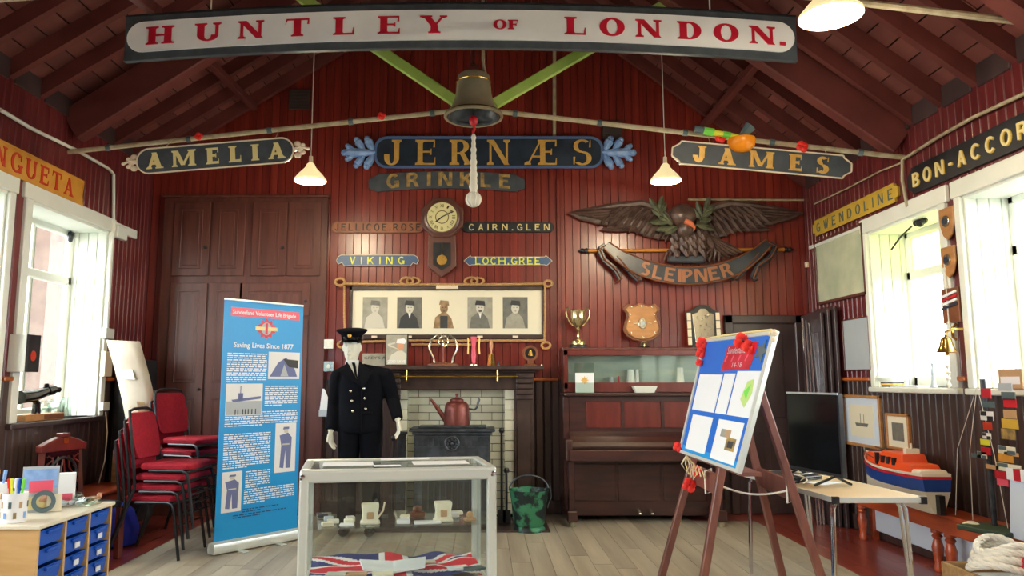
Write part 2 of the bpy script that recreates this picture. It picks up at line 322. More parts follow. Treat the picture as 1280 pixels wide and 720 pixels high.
def text(body, size, y=0, x=0, z=0, align='CENTER', off=0, ext=.001, w=None):
    cu = bpy.data.curves.new('t', 'FONT'); cu.body = body; cu.size = size; cu.align_x = align; cu.extrude = ext; cu.offset = off; cu.resolution_u = 2
    o = bpy.data.objects.new('t', cu); COL.objects.link(o); dg = bpy.context.evaluated_depsgraph_get()
    me = bpy.data.meshes.new_from_object(o.evaluated_get(dg)); vs = [tuple(v.co) for v in me.vertices]; fs = [tuple(p.vertices) for p in me.polygons]
    bpy.data.objects.remove(o); m = M()
    sx = 1
    if w and vs: sx = w / (max(v[0] for v in vs) - min(v[0] for v in vs))
    m.add([(x + v[0] * sx, y - ext + -v[2] * 1.0, z + v[1]) for v in vs], fs); return m
# ================= STRUCTURE =================
RX = .1
def roofz(x): return min(3.72 + (x + 3.67) * .637, 3.49 + (3.53 - x) * .767)
RZ = roofz(RX); RAIL = 1.40
BWID = .086
def board_mesh(wd, t=.016):
    fp = [(0, -t * .3), (.003, -t * .85), (.0065, -t), (.010, -t * .85), (.012, -t * .3), (.0155, -t * .9), (.018, -t), (wd - .004, -t), (wd - .001, -t * .8), (wd - .0004, 0)]
    poly = [(0, 0)] + fp
    n = len(poly); vs = [(x, y, 0) for x, y in poly] + [(x, y, 1) for x, y in poly]
    m = M(); m.add(vs, [tuple(range(n)), tuple(range(2 * n - 1, n - 1, -1))] + [(i, i + n, (i + 1) % n + n, (i + 1) % n) for i in range(n)])
    return m
def mesh_only(m, name, mt):
    o = m.obj(name, mt); me = o.data; bpy.data.objects.remove(o); return me
def upper(mt, wd=BWID): return mesh_only(board_mesh(wd), 'board', mt)
def vmesh(mt, wd=BWID, t=.016):
    poly = [(0, 0), (.0012, -t * .55), (.0035, -t), (wd - .0035, -t), (wd - .0012, -t * .55), (wd, 0)]; n = len(poly)
    m = M(); m.add([(x, y, z) for z in (0, 1) for x, y in poly], [tuple(range(n)), tuple(range(2 * n - 1, n - 1, -1))] + [(i, i + n, (i + 1) % n + n, (i + 1) % n) for i in range(n)]); return mesh_only(m, 'board', mt)
bm_red, bm_side, bm_dado = vmesh('red'), upper('redside'), upper('dado')
def brd(me, parent, x, y, z0, z1, rz, sx=1): return link('board', me, parent, (x, y, z0), (0, 0, rz), scale=(sx, 1, z1 - z0))

# --- floor ---
fl = struct(M().b(XL - .4, XR + .4, YF, YB + .3, -.12, -.022).obj('floor', 'dark'))
PW = .156
plank = mesh_only(M().b(0.0015, PW - .0015, .0012, .9988, -.02, 0), 'plank', 'plank'); rplank = mesh_only(M().b(0.0015, PW - .0015, .0012, .9988, -.02, 0), 'plank', 'rplank')
x = XL - .02; i = 0
while x < XR:
    redm = x < -2.78 or x > 2.62
    cuts = [YF, .6 + random.uniform(-1, 1), 3.4 + random.uniform(-1, 1), 5.9 + random.uniform(-.8, .8), YB]
    if not redm and x > 2.05: cuts = cuts[:-1] + [7.62, YB]
    for a, b in zip(cuts, cuts[1:]):
        o = link('plank', rplank if redm or (x > 2.05 and a >= 7.6) else plank, fl, (x, a, random.uniform(-.0015, 0)), scale=(1, b - a, 1))
    x += PW; i += 1

# --- back wall ---
wb = struct(M().prism([(XL - .4, -.02), (XR + .4, -.02), (XR + .4, roofz(XR) - .1), (RX, RZ + .15), (XL - .4, roofz(XL) - .1)], YB + .017, YB + .3).obj('wall_back', 'dark'))
x = XL
while x < XR - .01:
    w_ = min(BWID, XR - x)
    brd(bm_red, wb, x, YB + .016, RAIL, roofz(x + w_ / 2) + .1, 0, w_ / BWID)
    brd(bm_dado, wb, x, YB + .016, 0, RAIL, 0, w_ / BWID)
    x += BWID
M().b(XL, -3.43, YB - .03, YB, RAIL - .012, RAIL + .022).b(.5, .8, YB - .03, YB, RAIL - .012, RAIL + .022).b(1.0, 2.56, YB - .03, YB, RAIL - .012, RAIL + .022).obj('dado_rail', 'orail', wb, bevel=.006, label='orange varnished dado rail')

# --- side walls ---
def side_wall(name, sd, X, wins, z0, z1, plate):
    m = M(); xa, xb = (X - .4, X - .018) if sd < 0 else (X + .018, X + .4)
    ed = sorted([YF] + [v for a in wins for v in a] + [YB + .3])
    for k in range(0, len(ed) - 1):
        solid = k % 2 == 0
        if solid: m.b(xa, xb, ed[k], ed[k + 1], -.02, plate)
        else: m.b(xa, xb, ed[k], ed[k + 1], -.02, z0); m.b(xa, xb, ed[k], ed[k + 1], z1, plate)
    wl = struct(m.obj(name, 'dark'))
    y = YB
    while y > YF + .01:
        ya = y - BWID; c = (y + ya) / 2; win = any(a < c < b for a, b in wins)
        rz, ox = (PI / 2, X - .016) if sd < 0 else (-PI / 2, X + .016); oy = ya if sd < 0 else y
        brd(bm_side, wl, ox, oy, z1 if win else RAIL, plate + .08, rz); brd(bm_dado, wl, ox, oy, 0, z0 if win else RAIL, rz)
        y = ya
    r = M(); s_ = 1 if sd < 0 else -1
    for k in range(0, len(ed) - 1, 2):
        a, b = ed[k] + (.1 if k else 0), min(ed[k + 1] - .08, YB)
        if b > a: r.b(min(X, X + s_ * .03), max(X, X + s_ * .03), a, b, RAIL - .012, RAIL + .022)
    r.obj('dado_rail', 'orail', wl, bevel=.006, label='orange varnished dado rail')
    return wl
wl = side_wall('wall_left', -1, XL, WINL, SLZ, SLT, 3.70)
wr = side_wall('wall_right', 1, XR, WINR, SRZ, SRT, 3.47)
struct(M().prism([(XL - .4, -.02), (XR + .4, -.02), (XR + .4, roofz(XR)), (RX, RZ + .2), (XL - .4, roofz(XL))], YF - .3, YF).obj('wall_front', 'redside'))

# --- ceiling: sarking boards on rafters ---
cl = sempty('ceiling')
def slope(sd):
    X0 = XL if sd < 0 else XR; z0 = roofz(X0); d = Vector((RX - X0, 0, RZ - z0)); Ls = d.length; d.normalize(); n = Vector((-d.z, 0, d.x)) if sd < 0 else Vector((d.z, 0, -d.x))
    ang = math.atan2(d.z, d.x)
    bwd = .19; me = mesh_only(M().b(0.006, bwd - .006, .002, .998, 0, .02), 'sarking_board', 'roof')
    k = 0; s_ = -.35
    while s_ < Ls:
        p = Vector((X0, 0, z0)) + d * s_ + n * .125
        cuts = [YF - .2, random.uniform(1, 2.6), random.uniform(3.6, 5.8), random.uniform(6.6, 7.4), YB + .02]
        for a, b in zip(cuts, cuts[1:]):
            link('sarking_board', me, cl, (p.x, a, p.z), (0, -ang, 0) if sd < 0 else (0, -ang, 0), scale=(1, b - a, 1 if sd < 0 else -1))
        s_ += bwd; k += 1
    M().beam(Vector((X0, YF, z0)) + d * -.4 + n * .3, Vector((X0, YB + .3, z0)) + d * -.4 + n * .3, .01, .3).obj('eaves_cover', 'dark', cl)
    q = M(); a = Vector((X0, 0, z0)) - d * .5 + n * .16; b = Vector((RX, 0, RZ)) + d * .1 + n * .16
    q.add([(a.x, YF - .3, a.z), (b.x, YF - .3, b.z), (b.x, YB + .35, b.z), (a.x, YB + .35, a.z)], [(0, 1, 2, 3)]); q.obj('roof_covering', 'dark', cl)
    ys = [5.49 - .4 * j for j in range(17)] + [5.89, 6.72, 7.12, 7.52, 7.92]
    rm = M().beam((0, 0, 0), (Ls + .25, 0, 0), .062, .125)
    rme = mesh_only(rm, 'rafter', 'rafter')
    for y in ys:
        p = Vector((X0, y, z0)) + d * -.2 + n * .0625
        link('rafter', rme, cl, p, (0, -ang, 0))
    for y, y2 in zip(sorted(ys), sorted(ys)[1:]):
        m = M(); X1 = X0 - .01 if sd < 0 else X0 + .01
        m.c((X1, (y + y2) / 2, z0 + .06), (.05, y2 - y - .07, .17)); m.obj('eaves_block', 'plum', cl, bevel=.004)
slope(-1); slope(1)
# trusses
def truss(yl, yr, yc, front):
    L0 = Vector((XL + .02, yl, roofz(XL) - .1)); R0 = Vector((XR - .02, yr, roofz(XR) - .1)); A = Vector((RX, yc, RZ - .1))
    for p, nm in ((L0, 0), (R0, 1)):
        M().beam(p, A, .13, .30).obj('principal_rafter', 'rafter', cl, bevel=.012, label='deep red brown principal rafter of the roof truss')
tl, tc_, trr = PY(97, 190, 6.33), PY(592, 136, 6.2), PX(1131, 197, XR)
truss(6.33, trr.y, 6.2, 1); truss(4.1, 4.1, 4.1, 0)
def rod(pts, nm='tie_rod', r=.022, m_='pipe', lb='cream painted iron tie rod'): return M().tube(pts, r, 8).obj(nm, m_, cl, smooth=True, label=lb)
tl.x = XL
rod([tl, tc_]); rod([tc_, trr])
rod([(XL, 4.1, 3.55), (RX, 4.1, 3.86)]); rod([(RX, 4.1, 3.86), PX(1334, 34, XR)])
for p, q, n in ((tl, tc_, 5), (tc_, trr, 5)):
    for i in range(n):
        c = p.lerp(q, (i + .5) / n); d = (q - p).normalized(); M().tube([c - d * .02, c + d * .02], .03, 8).obj('rod_collar', 'steelb', cl)
def ext(a, b, zt=None):
    d = (b - a); k = 1
    while True:
        p = a + d * k
        if p.z > roofz(p.x) - .2 or k > 6: return p
        k += .05
n0 = PY(588, 137, 6.2)
for a, b in ((PY(574, 130, 6.2), PY(470, 60, 6.2)), (PY(618, 130, 6.2), PY(742, 58, 6.2))):
    e = ext(a, b); M().beam(a, e, .05, .095, up=(0, 0, 1)).obj('iron_strut', 'green', cl, bevel=.008, label='pale lime green painted iron strut')
    y = 4.1; M().beam((RX, y, 3.88), (RX + (e.x - RX), y, e.z), .05, .09).obj('iron_strut', 'green', cl, bevel=.008, label='pale lime green painted iron strut')
for a, b in ((PY(246, 62, 6.3), PY(318, 134, 7.9)), (PY(952, 72, 6.2), PY(879, 158, 7.9))):
    M().beam(a, b, .07, .08).obj('brace', 'rafter', cl, bevel=.008)
b0 = PY(197, 15, 5.6); M().beam(PY(150, -20, 4.2), b0, .07, .09).obj('brace', 'rafter', cl, bevel=.008)

# --- windows ---
def window(n, sd, X, a, b, z0, z1, tz, det=True):
    o = sempty('window_%d' % n); s_ = 1 if sd < 0 else -1     # s_ : direction into the room
    def bx(m, x0, x1, *r): return m.b(min(X + s_ * x0, X + s_ * x1), max(X + s_ * x0, X + s_ * x1), *r)
    T = .07
    for nm, r in (('casing', (a - .09, a + .0, z0 + .001, z1 - .001)), ('casing', (b, b + .07, z0 + .001, z1 - .001)), ('casing', (a - .12, b + .10, z1, z1 + .13))):
        bx(M(), -.02, .028 if nm == 'casing' else .05, *r).obj(nm, 'white', o, bevel=.006)
    bx(M(), -.36, .05, a - .1, b + .08, z0 - .045, z0).obj('window_sill', 'plum' if sd < 0 else 'white', o, bevel=.008)
    bx(M(), -.36, .0, a, b, z1 - .02, z1).obj('reveal_head', 'white', o)
    # boarded reveals
    for yy, sg in ((a, 1), (b, -1)):
        for k in range(4):
            x0 = -.36 + k * .09
            bx(M(), x0 + .001, x0 + .087, min(yy, yy + sg * .02), max(yy, yy + sg * .02), z0, z1).obj('reveal_board', 'whiteB', o, bevel=.005)
    F_ = -.35; mid = (a + b) / 2
    fr = M()
    for r in ((a, a + T, z0, z1), (b - T, b, z0, z1), (a, b, z1 - T, z1), (a, b, z0, z0 + T + .02), (a, b, tz - .04, tz + .04)): bx(fr, F_ - .03, F_ + .03, *r)
    fr.obj('window_frame', 'white', o, bevel=.008)
    for z, zz in ((z0 + T, tz - .04), (tz + .04, z1 - T)):
        bx(M(), F_ - .012, F_ + .012, mid - .014, mid + .014, z, zz).obj('mullion', 'white', o)
        for y, yy in ((a + T, mid), (mid, b - T)):
            g = bx(M(), F_ - .003, F_ + .003, y, yy, z, zz)
            st_ = det and n == 7 and z > 2
            g.obj('pane', 'stain' if st_ else 'clear', o, label='yellow green glass pane' if st_ else None)
    return o
n = 1
for i, (a, b) in enumerate(WINL): window(n, -1, XL, a, b, SLZ, SLT, 2.34); n += 1
n = 7
for i, (a, b) in enumerate(WINR): window(n, 1, XR, a, b, SRZ, SRT, 2.33); n += 1
# trims: head band running on beyond the windows, seat skirting
def trimbox(nm, m_, *r, lb=None):
    o = struct(M().b(*r).obj(nm, m_, bevel=.005)); return o
trimbox('trim_1', 'white', XL, XL + .035, 7.15, 7.62, 2.86, 2.95)
trimbox('trim_2', 'white', XR - .03, XR, 6.75, 7.85, 2.79, 2.83)
trimbox('trim_3', 'red', .80, .84, YB - .035, YB, RAIL, 3.6)
trimbox('trim_4', 'plum', .80, 1.0, YB - .03, YB, 0, RAIL)
trimbox('baseboard_left', 'dado', XL, XL + .02, YF, YB, 0, .14); trimbox('baseboard_right', 'dado', XR - .02, XR, YF, YB, 0, .14)
trimbox('baseboard_back', 'dado', XL, 2.55, YB - .02, YB, 0, .14)

# outside
g = struct(M().b(-30, 30, -20, 40, -.9, -.8).obj('trim_5', 'grass')); g.name = 'ground_outside'
nb = M().b(-9.3, -9, 15.1, 32, -.8, 8).obj('neighbouring_building', 'brickm'); tag(nb, 'pinkish brick building outside behind the left windows', 'building')
nb = M().b(-12.2, -12, 8, 34, -.8, 9).obj('garden_wall', 'hedge'); tag(nb, 'pale green wall outside seen through left window panes', 'wall')

# ---- built-in cupboard in back wall, left ----
cy = YB - .09
c0 = PY(206, 247, cy); c1 = PY(410, 247, cy)
cb = thing('built_in_cupboard', 'tall dark brown panelled cupboard built into back wall behind the blue banner', 'cupboard', (c0.x, YB, 0))
W_ = c1.x - c0.x; Ht = c0.z
def CP(px, py): p = PY(px, py, cy); return p.x - c0.x, p.z
cols = [(217, 262), (265, 306), (315, 358), (360, 401)]
M().b(0, W_, -.085, -.001, 0, Ht).obj('carcass', 'cup', cb, bevel=.004)
M().b(-.02, W_ + .02, -.11, -.001, Ht, Ht + .03).obj('cornice', 'cup', cb, bevel=.006)
M().b(0, W_, -.1, -.001, 0, .12).obj('plinth', 'cup', cb)
def door(x0, x1, z0, z1, knob=None, panels=1):
    d = M().b(x0, x1, -.105, -.086, z0, z1).obj('door', 'cup', cb, bevel=.004)
    hh = (z1 - z0) / panels
    for k in range(panels):
        a, b_, c_, e = x0 + .075, x1 - .075, z0 + k * hh + .08, z0 + (k + 1) * hh - .08
        fr = M().b(a, b_, -.112, -.104, c_, c_ + .014).b(a, b_, -.112, -.104, e - .014, e).b(a, a + .014, -.112, -.104, c_, e).b(b_ - .014, b_, -.112, -.104, c_, e)
        fr.obj('panel_moulding', 'cup', d, bevel=.003)
        M().b(a + .035, b_ - .035, -.11, -.104, c_ + .035, e - .035).obj('panel', 'cup', d, bevel=.006)
    if knob: M().lathe([(0, 0), (.012, 0), (.008, .015), (.018, .03), (.014, .042), (0, .045)], seg=12, T=tr(knob[0], -.105, knob[1]) @ Matrix.Rotation(R(90), 4, 'X')).obj('knob', 'black', d, smooth=True)
r1 = CP(0, 253)[1], CP(0, 345)[1]; r2 = CP(0, 354)[1]
for i, (a, b_) in enumerate(cols):
    xa, xb = CP(a, 300)[0], CP(b_, 300)[0]
    door(xa, xb, r1[1], r1[0], (xb - .03, (r1[0] + r1[1]) / 2 - .1) if i in (0, 2) else None)
    if i < 2: door(xa, xb, .14, r2, (xb - .03, 1.3) if i == 0 else None, 2)
zs, zt = CP(0, 395)[1], CP(0, 399)[1]
door(CP(315, 0)[0], CP(398, 0)[0], zs, r2, (CP(394, 0)[0], CP(0, 377)[1]))
door(CP(330, 0)[0], CP(397, 0)[0], .14, zt, (CP(377, 0)[0], CP(0, 556)[1]), 2)

# ---- door in back wall right ----
d0 = PY(905, 394, YB - .03); d1 = PY(1003, 394, YB - .03)
dr = sempty('door_1'); dr.location = (d0.x, YB, 0); W_ = d1.x - d0.x; Ht = d0.z
M().b(0, .09, -.05, -.001, 0, Ht).b(W_ - .09, W_, -.05, -.001, 0, Ht).b(0, W_, -.05, -.001, Ht - .09, Ht).obj('door_frame', 'plum', dr, bevel=.008)
dl = M().b(.09, W_ - .09, -.02, -.001, .01, Ht - .09).obj('door_leaf', 'plum', dr)
for a, b_ in ((.16, .37), (.43, .62)):
    for z0, z1 in ((.2, .85), (1.0, Ht - .2)):
        M().b(a, b_, -.028, -.019, z0, z1).obj('panel', 'plum', dl, bevel=.008)
M().ell((.14, -.05, .95), .028).obj('door_handle', 'brass', dl, smooth=True)
# tall dark folded screen in right back corner
q0 = PY(1017, 385, 7.75); q1 = PX(1046, 383, XR - .02)
ts = thing('folded_screen', 'tall dark plum folded panel screen standing in the right back corner', 'screen', (XR - .06, 7.25, 0))
for k in range(3):
    a = M().b(-.03, 0.0, 0, .46, 0, q1.z - .03 * k).obj('panel', 'plum', ts, (-.05 * k - .002, .04 * k - .02, 0), bevel=.004)
    M().b(-.036, -.028, .07, .39, .2, q1.z - .25).obj('inset', 'plum', a, bevel=.006)
for k, px in enumerate((1003, 1007, 1011)):
    p = PY(px, 398 + k * 3, 7.55); b0 = PY(px + 2, 500, 7.55)
    t = M().tube([(0, 0, 0.0), (p.x - b0.x, .15, p.z)], .012, 8).obj('pole', 'chrome', None, (b0.x, 7.4, 0), smooth=True)
    tag(t, ['leftmost of three slim silver poles leaning in right back corner', 'middle one of three slim silver poles in right back corner', 'rightmost of three slim silver poles in right back corner'][k], 'pole', 'silver poles in the corner')
# ================= SIGNS AND BOARDS =================
def hang(name, label, cat, c, rot=(0, 0, 0), group=None): return thing(name, label, cat, c, rot=rot, group=group)
def on_wall(side, tl, br, off=0):
    """centre, width, height, rotation of a rectangle on a side wall from two pixel corners"""
    X = XL + off if side == 'L' else XR - off
    a, b = PX(tl[0], tl[1], X), PX(br[0], br[1], X)
    return Vector((X, (a.y + b.y) / 2, (a.z + b.z) / 2)), abs(a.y - b.y), abs(a.z - b.z), (PI / 2 if side == 'L' else -PI / 2)
def board(t, poly, th, mt, inset, emt, edge=.006, nm='board'):
    b = M().prism(poly, -th, 0).obj(nm, mt, t, bevel=.003)
    if emt:      # raised border following the outline
        n = len(poly); m = M(); cx = sum(p[0] for p in poly) / n; cz = sum(p[1] for p in poly) / n
        for i in range(n):
            p, q = Vector(poly[i]), Vector(poly[(i + 1) % n])
            if (q - p).length > 1e-5: m.beam((p.x, -th - edge / 2, p.y), (q.x, -th - edge / 2, q.y), edge, inset, up=(0, 0, 1)) if abs(q.x - p.x) > abs(q.y - p.y) else m.beam((p.x, -th - edge / 2, p.y), (q.x, -th - edge / 2, q.y), edge, inset, up=(1, 0, 0))
        m.obj('border', emt, t)
    return b
def stadium(w, h, r=None, n=8):
    r = r or h / 2; a, b = w / 2 - r, h / 2 - r; P = []
    for cx, cz, s0 in ((a, b, 0), (-a, b, 90), (-a, -b, 180), (a, -b, 270)):
        for k in range(n + 1): P.append((cx + r * math.cos(R(s0 + 90 * k / n)), cz + r * math.sin(R(s0 + 90 * k / n))))
    return P

# HUNTLEY OF LONDON : long curved transom board
YH = 5.2; hl, hr = PY(156, 48, YH), PY(996, 49, YH); mid = PY(576, 31.5, YH); hw = (hr.x - hl.x) / 2; hz = (hl.z + hr.z) / 2; sag = mid.z - hz
hh = (PY(576, 4, YH).z - PY(576, 60.5, YH).z) / 2; hcx = (hl.x + hr.x) / 2
def hf(u): return sag * (1 - (u / hw) ** 2) - sag
t = hang('ship_name_board', 'huge hanging black board with white panel and red letters HUNTLEY OF LONDON.', 'sign', (hcx, YH, hz + sag))
us = [-hw + 2 * hw * i / 28 for i in range(29)]
M().prism([(u, hf(u) + hh) for u in us] + [(u, hf(u) - hh) for u in reversed(us)], -.0, .04).obj('board', 'slate', t, bevel=.004)
M().prism([(u, hf(u) + hh) for u in us] + [(u, hf(u) + hh - .012) for u in reversed(us)], -.012, .0).obj('edge_strip', 'black', t)
iw, ih = hw - .02, hh - .06
pw = []
for s_ in (1, -1):
    arc = [(s_ * (iw - ih) + s_ * ih * math.sin(R(180 * k / 12)) , ih * math.cos(R(180 * k / 12)) * s_) for k in range(13)]
    pts = [(s_ * (-(iw - ih)) + s_ * 2 * (iw - ih) * k / 24, ih * s_) for k in range(24)]
    pw += pts + arc
M().prism([(x, z + hf(x)) for x, z in pw], -.012, .001).obj('panel', 'signwhite', t)
scp = (hr.x - hl.x) / (996 - 156.)
ccs = [201, 260, 314, 372, 430, 486, 543, 625, 641.5, 719, 765, 810.5, 861.5, 907, 952, 977]
hs = [.136 if c not in (7, 8) else .072 for c in range(16)]
letters('HUNTLEYOFLONDON.', -1, 1, .134, -.067, -.0125, .006, True, .25, .085, lambda x, z: (x, z + hf(x)), 1.55,
        cx=[(c - 576) * scp for c in ccs], hs=hs).obj('lettering', 'signred', t, label='red serif letters HUNTLEY OF LONDON.')
for px in (264, 887, 590, 596):
    x = PY(px, 5, YH + .02).x - hcx; tube_ = M().tube([(x, .02, hf(x) + hh - .02), (x, .02, roofz(x + hcx) - hz - sag + .1)], .006 if px not in (590, 596) else .011, 6)
    tube_.obj('hanging_rope' if px < 590 or px > 600 else 'hanging_rod', 'cord' if px not in (590, 596) else 'copper', t)

def tilted(name, label, l, r, Y, h, poly_fn, mt, emt, txt, lx0, lx1, lh, lmt, serif, T, N, th=.03, wx=1, ins=.012, z0=None):
    a, b = PY(l[0], l[1], Y), PY(r[0], r[1], Y); c = (a + b) / 2; ang = math.atan2(b.z - a.z, b.x - a.x); w_ = (b - a).length
    t = hang(name, label, 'sign', c, (0, -ang, 0)); k = w_ / (r[0] - l[0])
    board(t, poly_fn(w_, h), th, mt, ins, emt)
    m = letters(txt, (lx0 - (l[0] + r[0]) / 2) * k, (lx1 - (l[0] + r[0]) / 2) * k, lh, -lh / 2 if z0 is None else z0, -th - .0005, .006, serif, T, N, wx=wx)
    m.obj('lettering', lmt, t); return t, w_, k
# AMELIA
t, w_, k = tilted('name_board', 'grey hanging board with pale gold letters AMELIA and scrolled ends', (173, 204), (368, 188), 6.1, .215, lambda w, h: stadium(w, h), 'slate', 'cream', 'AMELIA', 186, 356, .14, 'goldpale', True, .3, .15, wx=1.0)
for s_ in (-1, 1):
    m = M(); x = s_ * (w_ / 2 + .0)
    for a, b, r in ((.03, .05, .032), (.03, -.05, .032), (.075, .035, .024), (.075, -.03, .024), (.12, 0, .018), (.05, 0, .03)): m.ell((x + s_ * a, -.015, b), (r, .015, r * .8), 8)
    m.tube([(x, -.015, 0), (x + s_ * .06, -.015, .02), (x + s_ * .13, -.015, 0)], [.02, .015, .008], 6)
    m.obj('scroll_end', 'cream', t, smooth=True)
def wires(t, us, a_, b_):
    for u in us:
        R_ = t.rotation_euler.to_matrix(); p = Vector(t.location) + R_ @ Vector((u, -.015, .09)); f = (p.x - a_.x) / (b_.x - a_.x); q = a_.lerp(b_, f)
        Ri = R_.inverted(); M().tube([Ri @ (p - Vector(t.location)), Ri @ (q - Vector(t.location)) + Vector((0, 0, .02))], .003, 5).obj('hanging_wire', 'pipe', t)
wires(t, (-.45, .5), tl, tc_)
# JAMES
def notch(w, h):
    a, n_ = w / 2, .07
    return [(-a + n_, -h / 2), (a - n_, -h / 2), (a - n_ * .9, -h / 2 + .02), (a, -h / 2 + n_ * .9), (a, h / 2 - n_ * .9), (a - n_ * .9, h / 2 - .02), (a - n_, h / 2), (-a + n_, h / 2), (-a + n_ * .9, h / 2 - .02), (-a, h / 2 - n_ * .9), (-a, -h / 2 + n_ * .9), (-a + n_ * .9, -h / 2 + .02)]
t, w_, k = tilted('name_board', 'dark hanging board with tan letters JAMES and notched corners at right', (839, 191), (1062, 211), 6.0, .195, notch, 'slate', 'cream', 'JAMES', 866, 1034, .14, 'gold', True, .31, .15)
wires(t, (-.42, .55), tc_, trr)
# JERNÆS
Yj = YB - .06
t, w_, k = tilted('name_board', 'large navy board with gold letters JERNÆS between blue carved scrolls', (470, 192), (752, 192), Yj, .335, lambda w, h: stadium(w, h, .13), 'navyb', 'edgeblue', 'JERNÆS', 481, 739, .285, 'gold', True, .2, .07, th=.045, ins=.03)
for s_ in (-1, 1):
    m = M(); x0 = s_ * w_ / 2
    for ax, az, an, ln, wd in ((.0, 0, 0, .36, .055), (.03, .03, 62, .15, .05), (.03, -.03, -62, .15, .05), (.13, .03, 55, .15, .045), (.13, -.03, -55, .15, .045), (.24, .015, 40, .10, .038), (.24, -.015, -40, .10, .038)):
        d = Vector((s_ * math.cos(R(an)), 0, math.sin(R(an)))); p = Vector((x0 + s_ * ax, -.03, az))
        m.tube([p, p + d * ln * .35, p + d * ln * .75, p + d * ln], [wd * .45, wd * .85, wd, wd * .35], 8)
        m.ell(p + d * ln * .95, (wd * .75, .04, wd * .75), 8)
    m.obj('carved_scroll', 'bluep', t, smooth=True, label='light blue carved leaf scroll')
# GRINKLE behind JERNÆS
a, b = PY(461, 228, YB - .02), PY(656, 228, YB - .02); c = (a + b) / 2; w2 = (b.x - a.x) / 2
t = hang('name_board', 'curved grey board with dull gold letters GRINKLE just below the navy board', 'sign', c)
bow = lambda x: .05 * (1 - (x / w2) ** 2) - .025
us = [-w2 + 2 * w2 * i / 16 for i in range(17)]
M().prism([(u, bow(u) + (.10 if 0 < i < 16 else .05)) for i, u in enumerate(us)] + [(u, bow(u) - (.10 if 0 < 16 - i < 16 else .05)) for i, u in enumerate(reversed(us))], -.022, 0).obj('board', 'slate', t, bevel=.004)
letters('GRINKLE', -w2 + .2, w2 - .16, .16, -.072, -.0225, .004, False, .26, .19, lambda x, z: (x, z + bow(x))).obj('lettering', 'goldm', t)
# small wall boards
def wallsign(lab, l, r, h, outline, mt, emt, txt, lx0, lx1, lh, lmt, serif=False, T=.16, N=.13, Y=YB, th=.02, wx=1, ins=.01):
    return tilted('name_board', lab, l, r, Y - .002, h, outline, mt, emt, txt, lx0, lx1, lh, lmt, serif, T, N, th=th, wx=wx, ins=ins)
wallsign('brown wooden board carved JELLICOE.ROSE left of the wall clock', (415, 284.5), (529, 284.5), .12, lambda w, h: stadium(w, h), 'jel', 'brown', 'JELLICOE.ROSE', 419, 526, .08, 'dkletter', False, .19, .15, wx=.85)
wallsign('black board with gold letters CAIRN.GLEN right of the wall clock', (578, 284.5), (692, 284.5), .115, lambda w, h: stadium(w, h), 'black', None, 'CAIRN.GLEN', 586, 687, .07, 'goldpale', False, .17, .14)
def ribbon_out(w, h):
    a = w / 2; return [(-a, 0), (-a + .02, h * .35), (-a + .05, h * .5), (a - .05, h * .5), (a - .02, h * .35), (a, 0), (a - .02, -h * .35), (a - .06, -h * .2), (a - .09, -h * .5), (-a + .09, -h * .5), (-a + .06, -h * .2), (-a + .02, -h * .35)]
def arrow_out(w, h):
    a = w / 2; return [(-a, 0), (-a + .07, h * .5), (-a + .08, h * .36), (a - .08, h * .36), (a - .07, h * .5), (a, 0), (a - .07, -h * .5), (a - .08, -h * .36), (-a + .08, -h * .36), (-a + .07, -h * .5)]
wallsign('small blue scroll board with yellow letters VIKING left of clock', (421, 326), (523.5, 326), .12, ribbon_out, 'mblue', 'cream', 'VIKING', 437, 506, .082, 'yel', False, .17, .15, ins=.006)
wallsign('small blue arrow-ended board with yellow letters LOCH.GREE', (580, 326.5), (690, 326.5), .12, arrow_out, 'mblue', 'cream', 'LOCH.GREE', 594, 675, .078, 'yel', False, .17, .15, ins=.006)
# side wall signs
def sidesign(lab, side, tlp, blp, trp, brp, mt, emt, txt, f0, f1, hf_, lmt, outline, serif, T, N, ins=.012, shadow=None, wx=1):
    X = XL + .003 if side == 'L' else XR - .003
    tl, bl, tr_, br = [PX(p[0], p[1], X) for p in (tlp, blp, trp, brp)]
    l, r = (tl + bl) / 2, (tr_ + br) / 2; c = (l + r) / 2; h = ((tl.z - bl.z) + (tr_.z - br.z)) / 2; w_ = abs(r.y - l.y)
    t = hang('name_board', lab, 'sign', c, (0, 0, PI / 2 if side == 'L' else -PI / 2))
    board(t, outline(w_, h), .022, mt, ins, emt)
    lh = h * hf_
    if shadow: letters(txt, (-.5 + f0) * w_ + .008, (-.5 + f1) * w_ + .008, lh, -lh / 2 - .006, -.0225, .004, serif, T, N, wx=wx).obj('letter_shadow', shadow, t)
    letters(txt, (-.5 + f0) * w_, (-.5 + f1) * w_, lh, -lh / 2, -.0265 if shadow else -.0225, .004, serif, T, N, wx=wx).obj('lettering', lmt, t)
def scal(w, h):
    a, b = w / 2, h / 2; e = .05; return [(-a, -b * .5), (-a + e, -b * .6), (-a + e, -b), (a - e, -b), (a - e, -b * .6), (a, -b * .5), (a, b * .5), (a - e, b * .6), (a - e, b), (-a + e, b), (-a + e, b * .6), (-a, b * .5)]
sidesign('long mustard board with grey letters GWENDOLINE above the right wall map', 'R', (1019, 273), (1019, 292), (1126, 233), (1126, 256), 'mustard', 'mustard', 'GWENDOLINE', .05, .95, .6, 'steelb', scal, False, .14, .12)
sidesign('long black board with gold letters BON-ACCORD high on right wall', 'R', (1137, 212), (1137, 242), (1345, 110), (1345, 163), 'black', None, 'BON-ACCORD', .05, .885, .5, 'goldpale', notch, False, .19, .16, shadow='mustard')
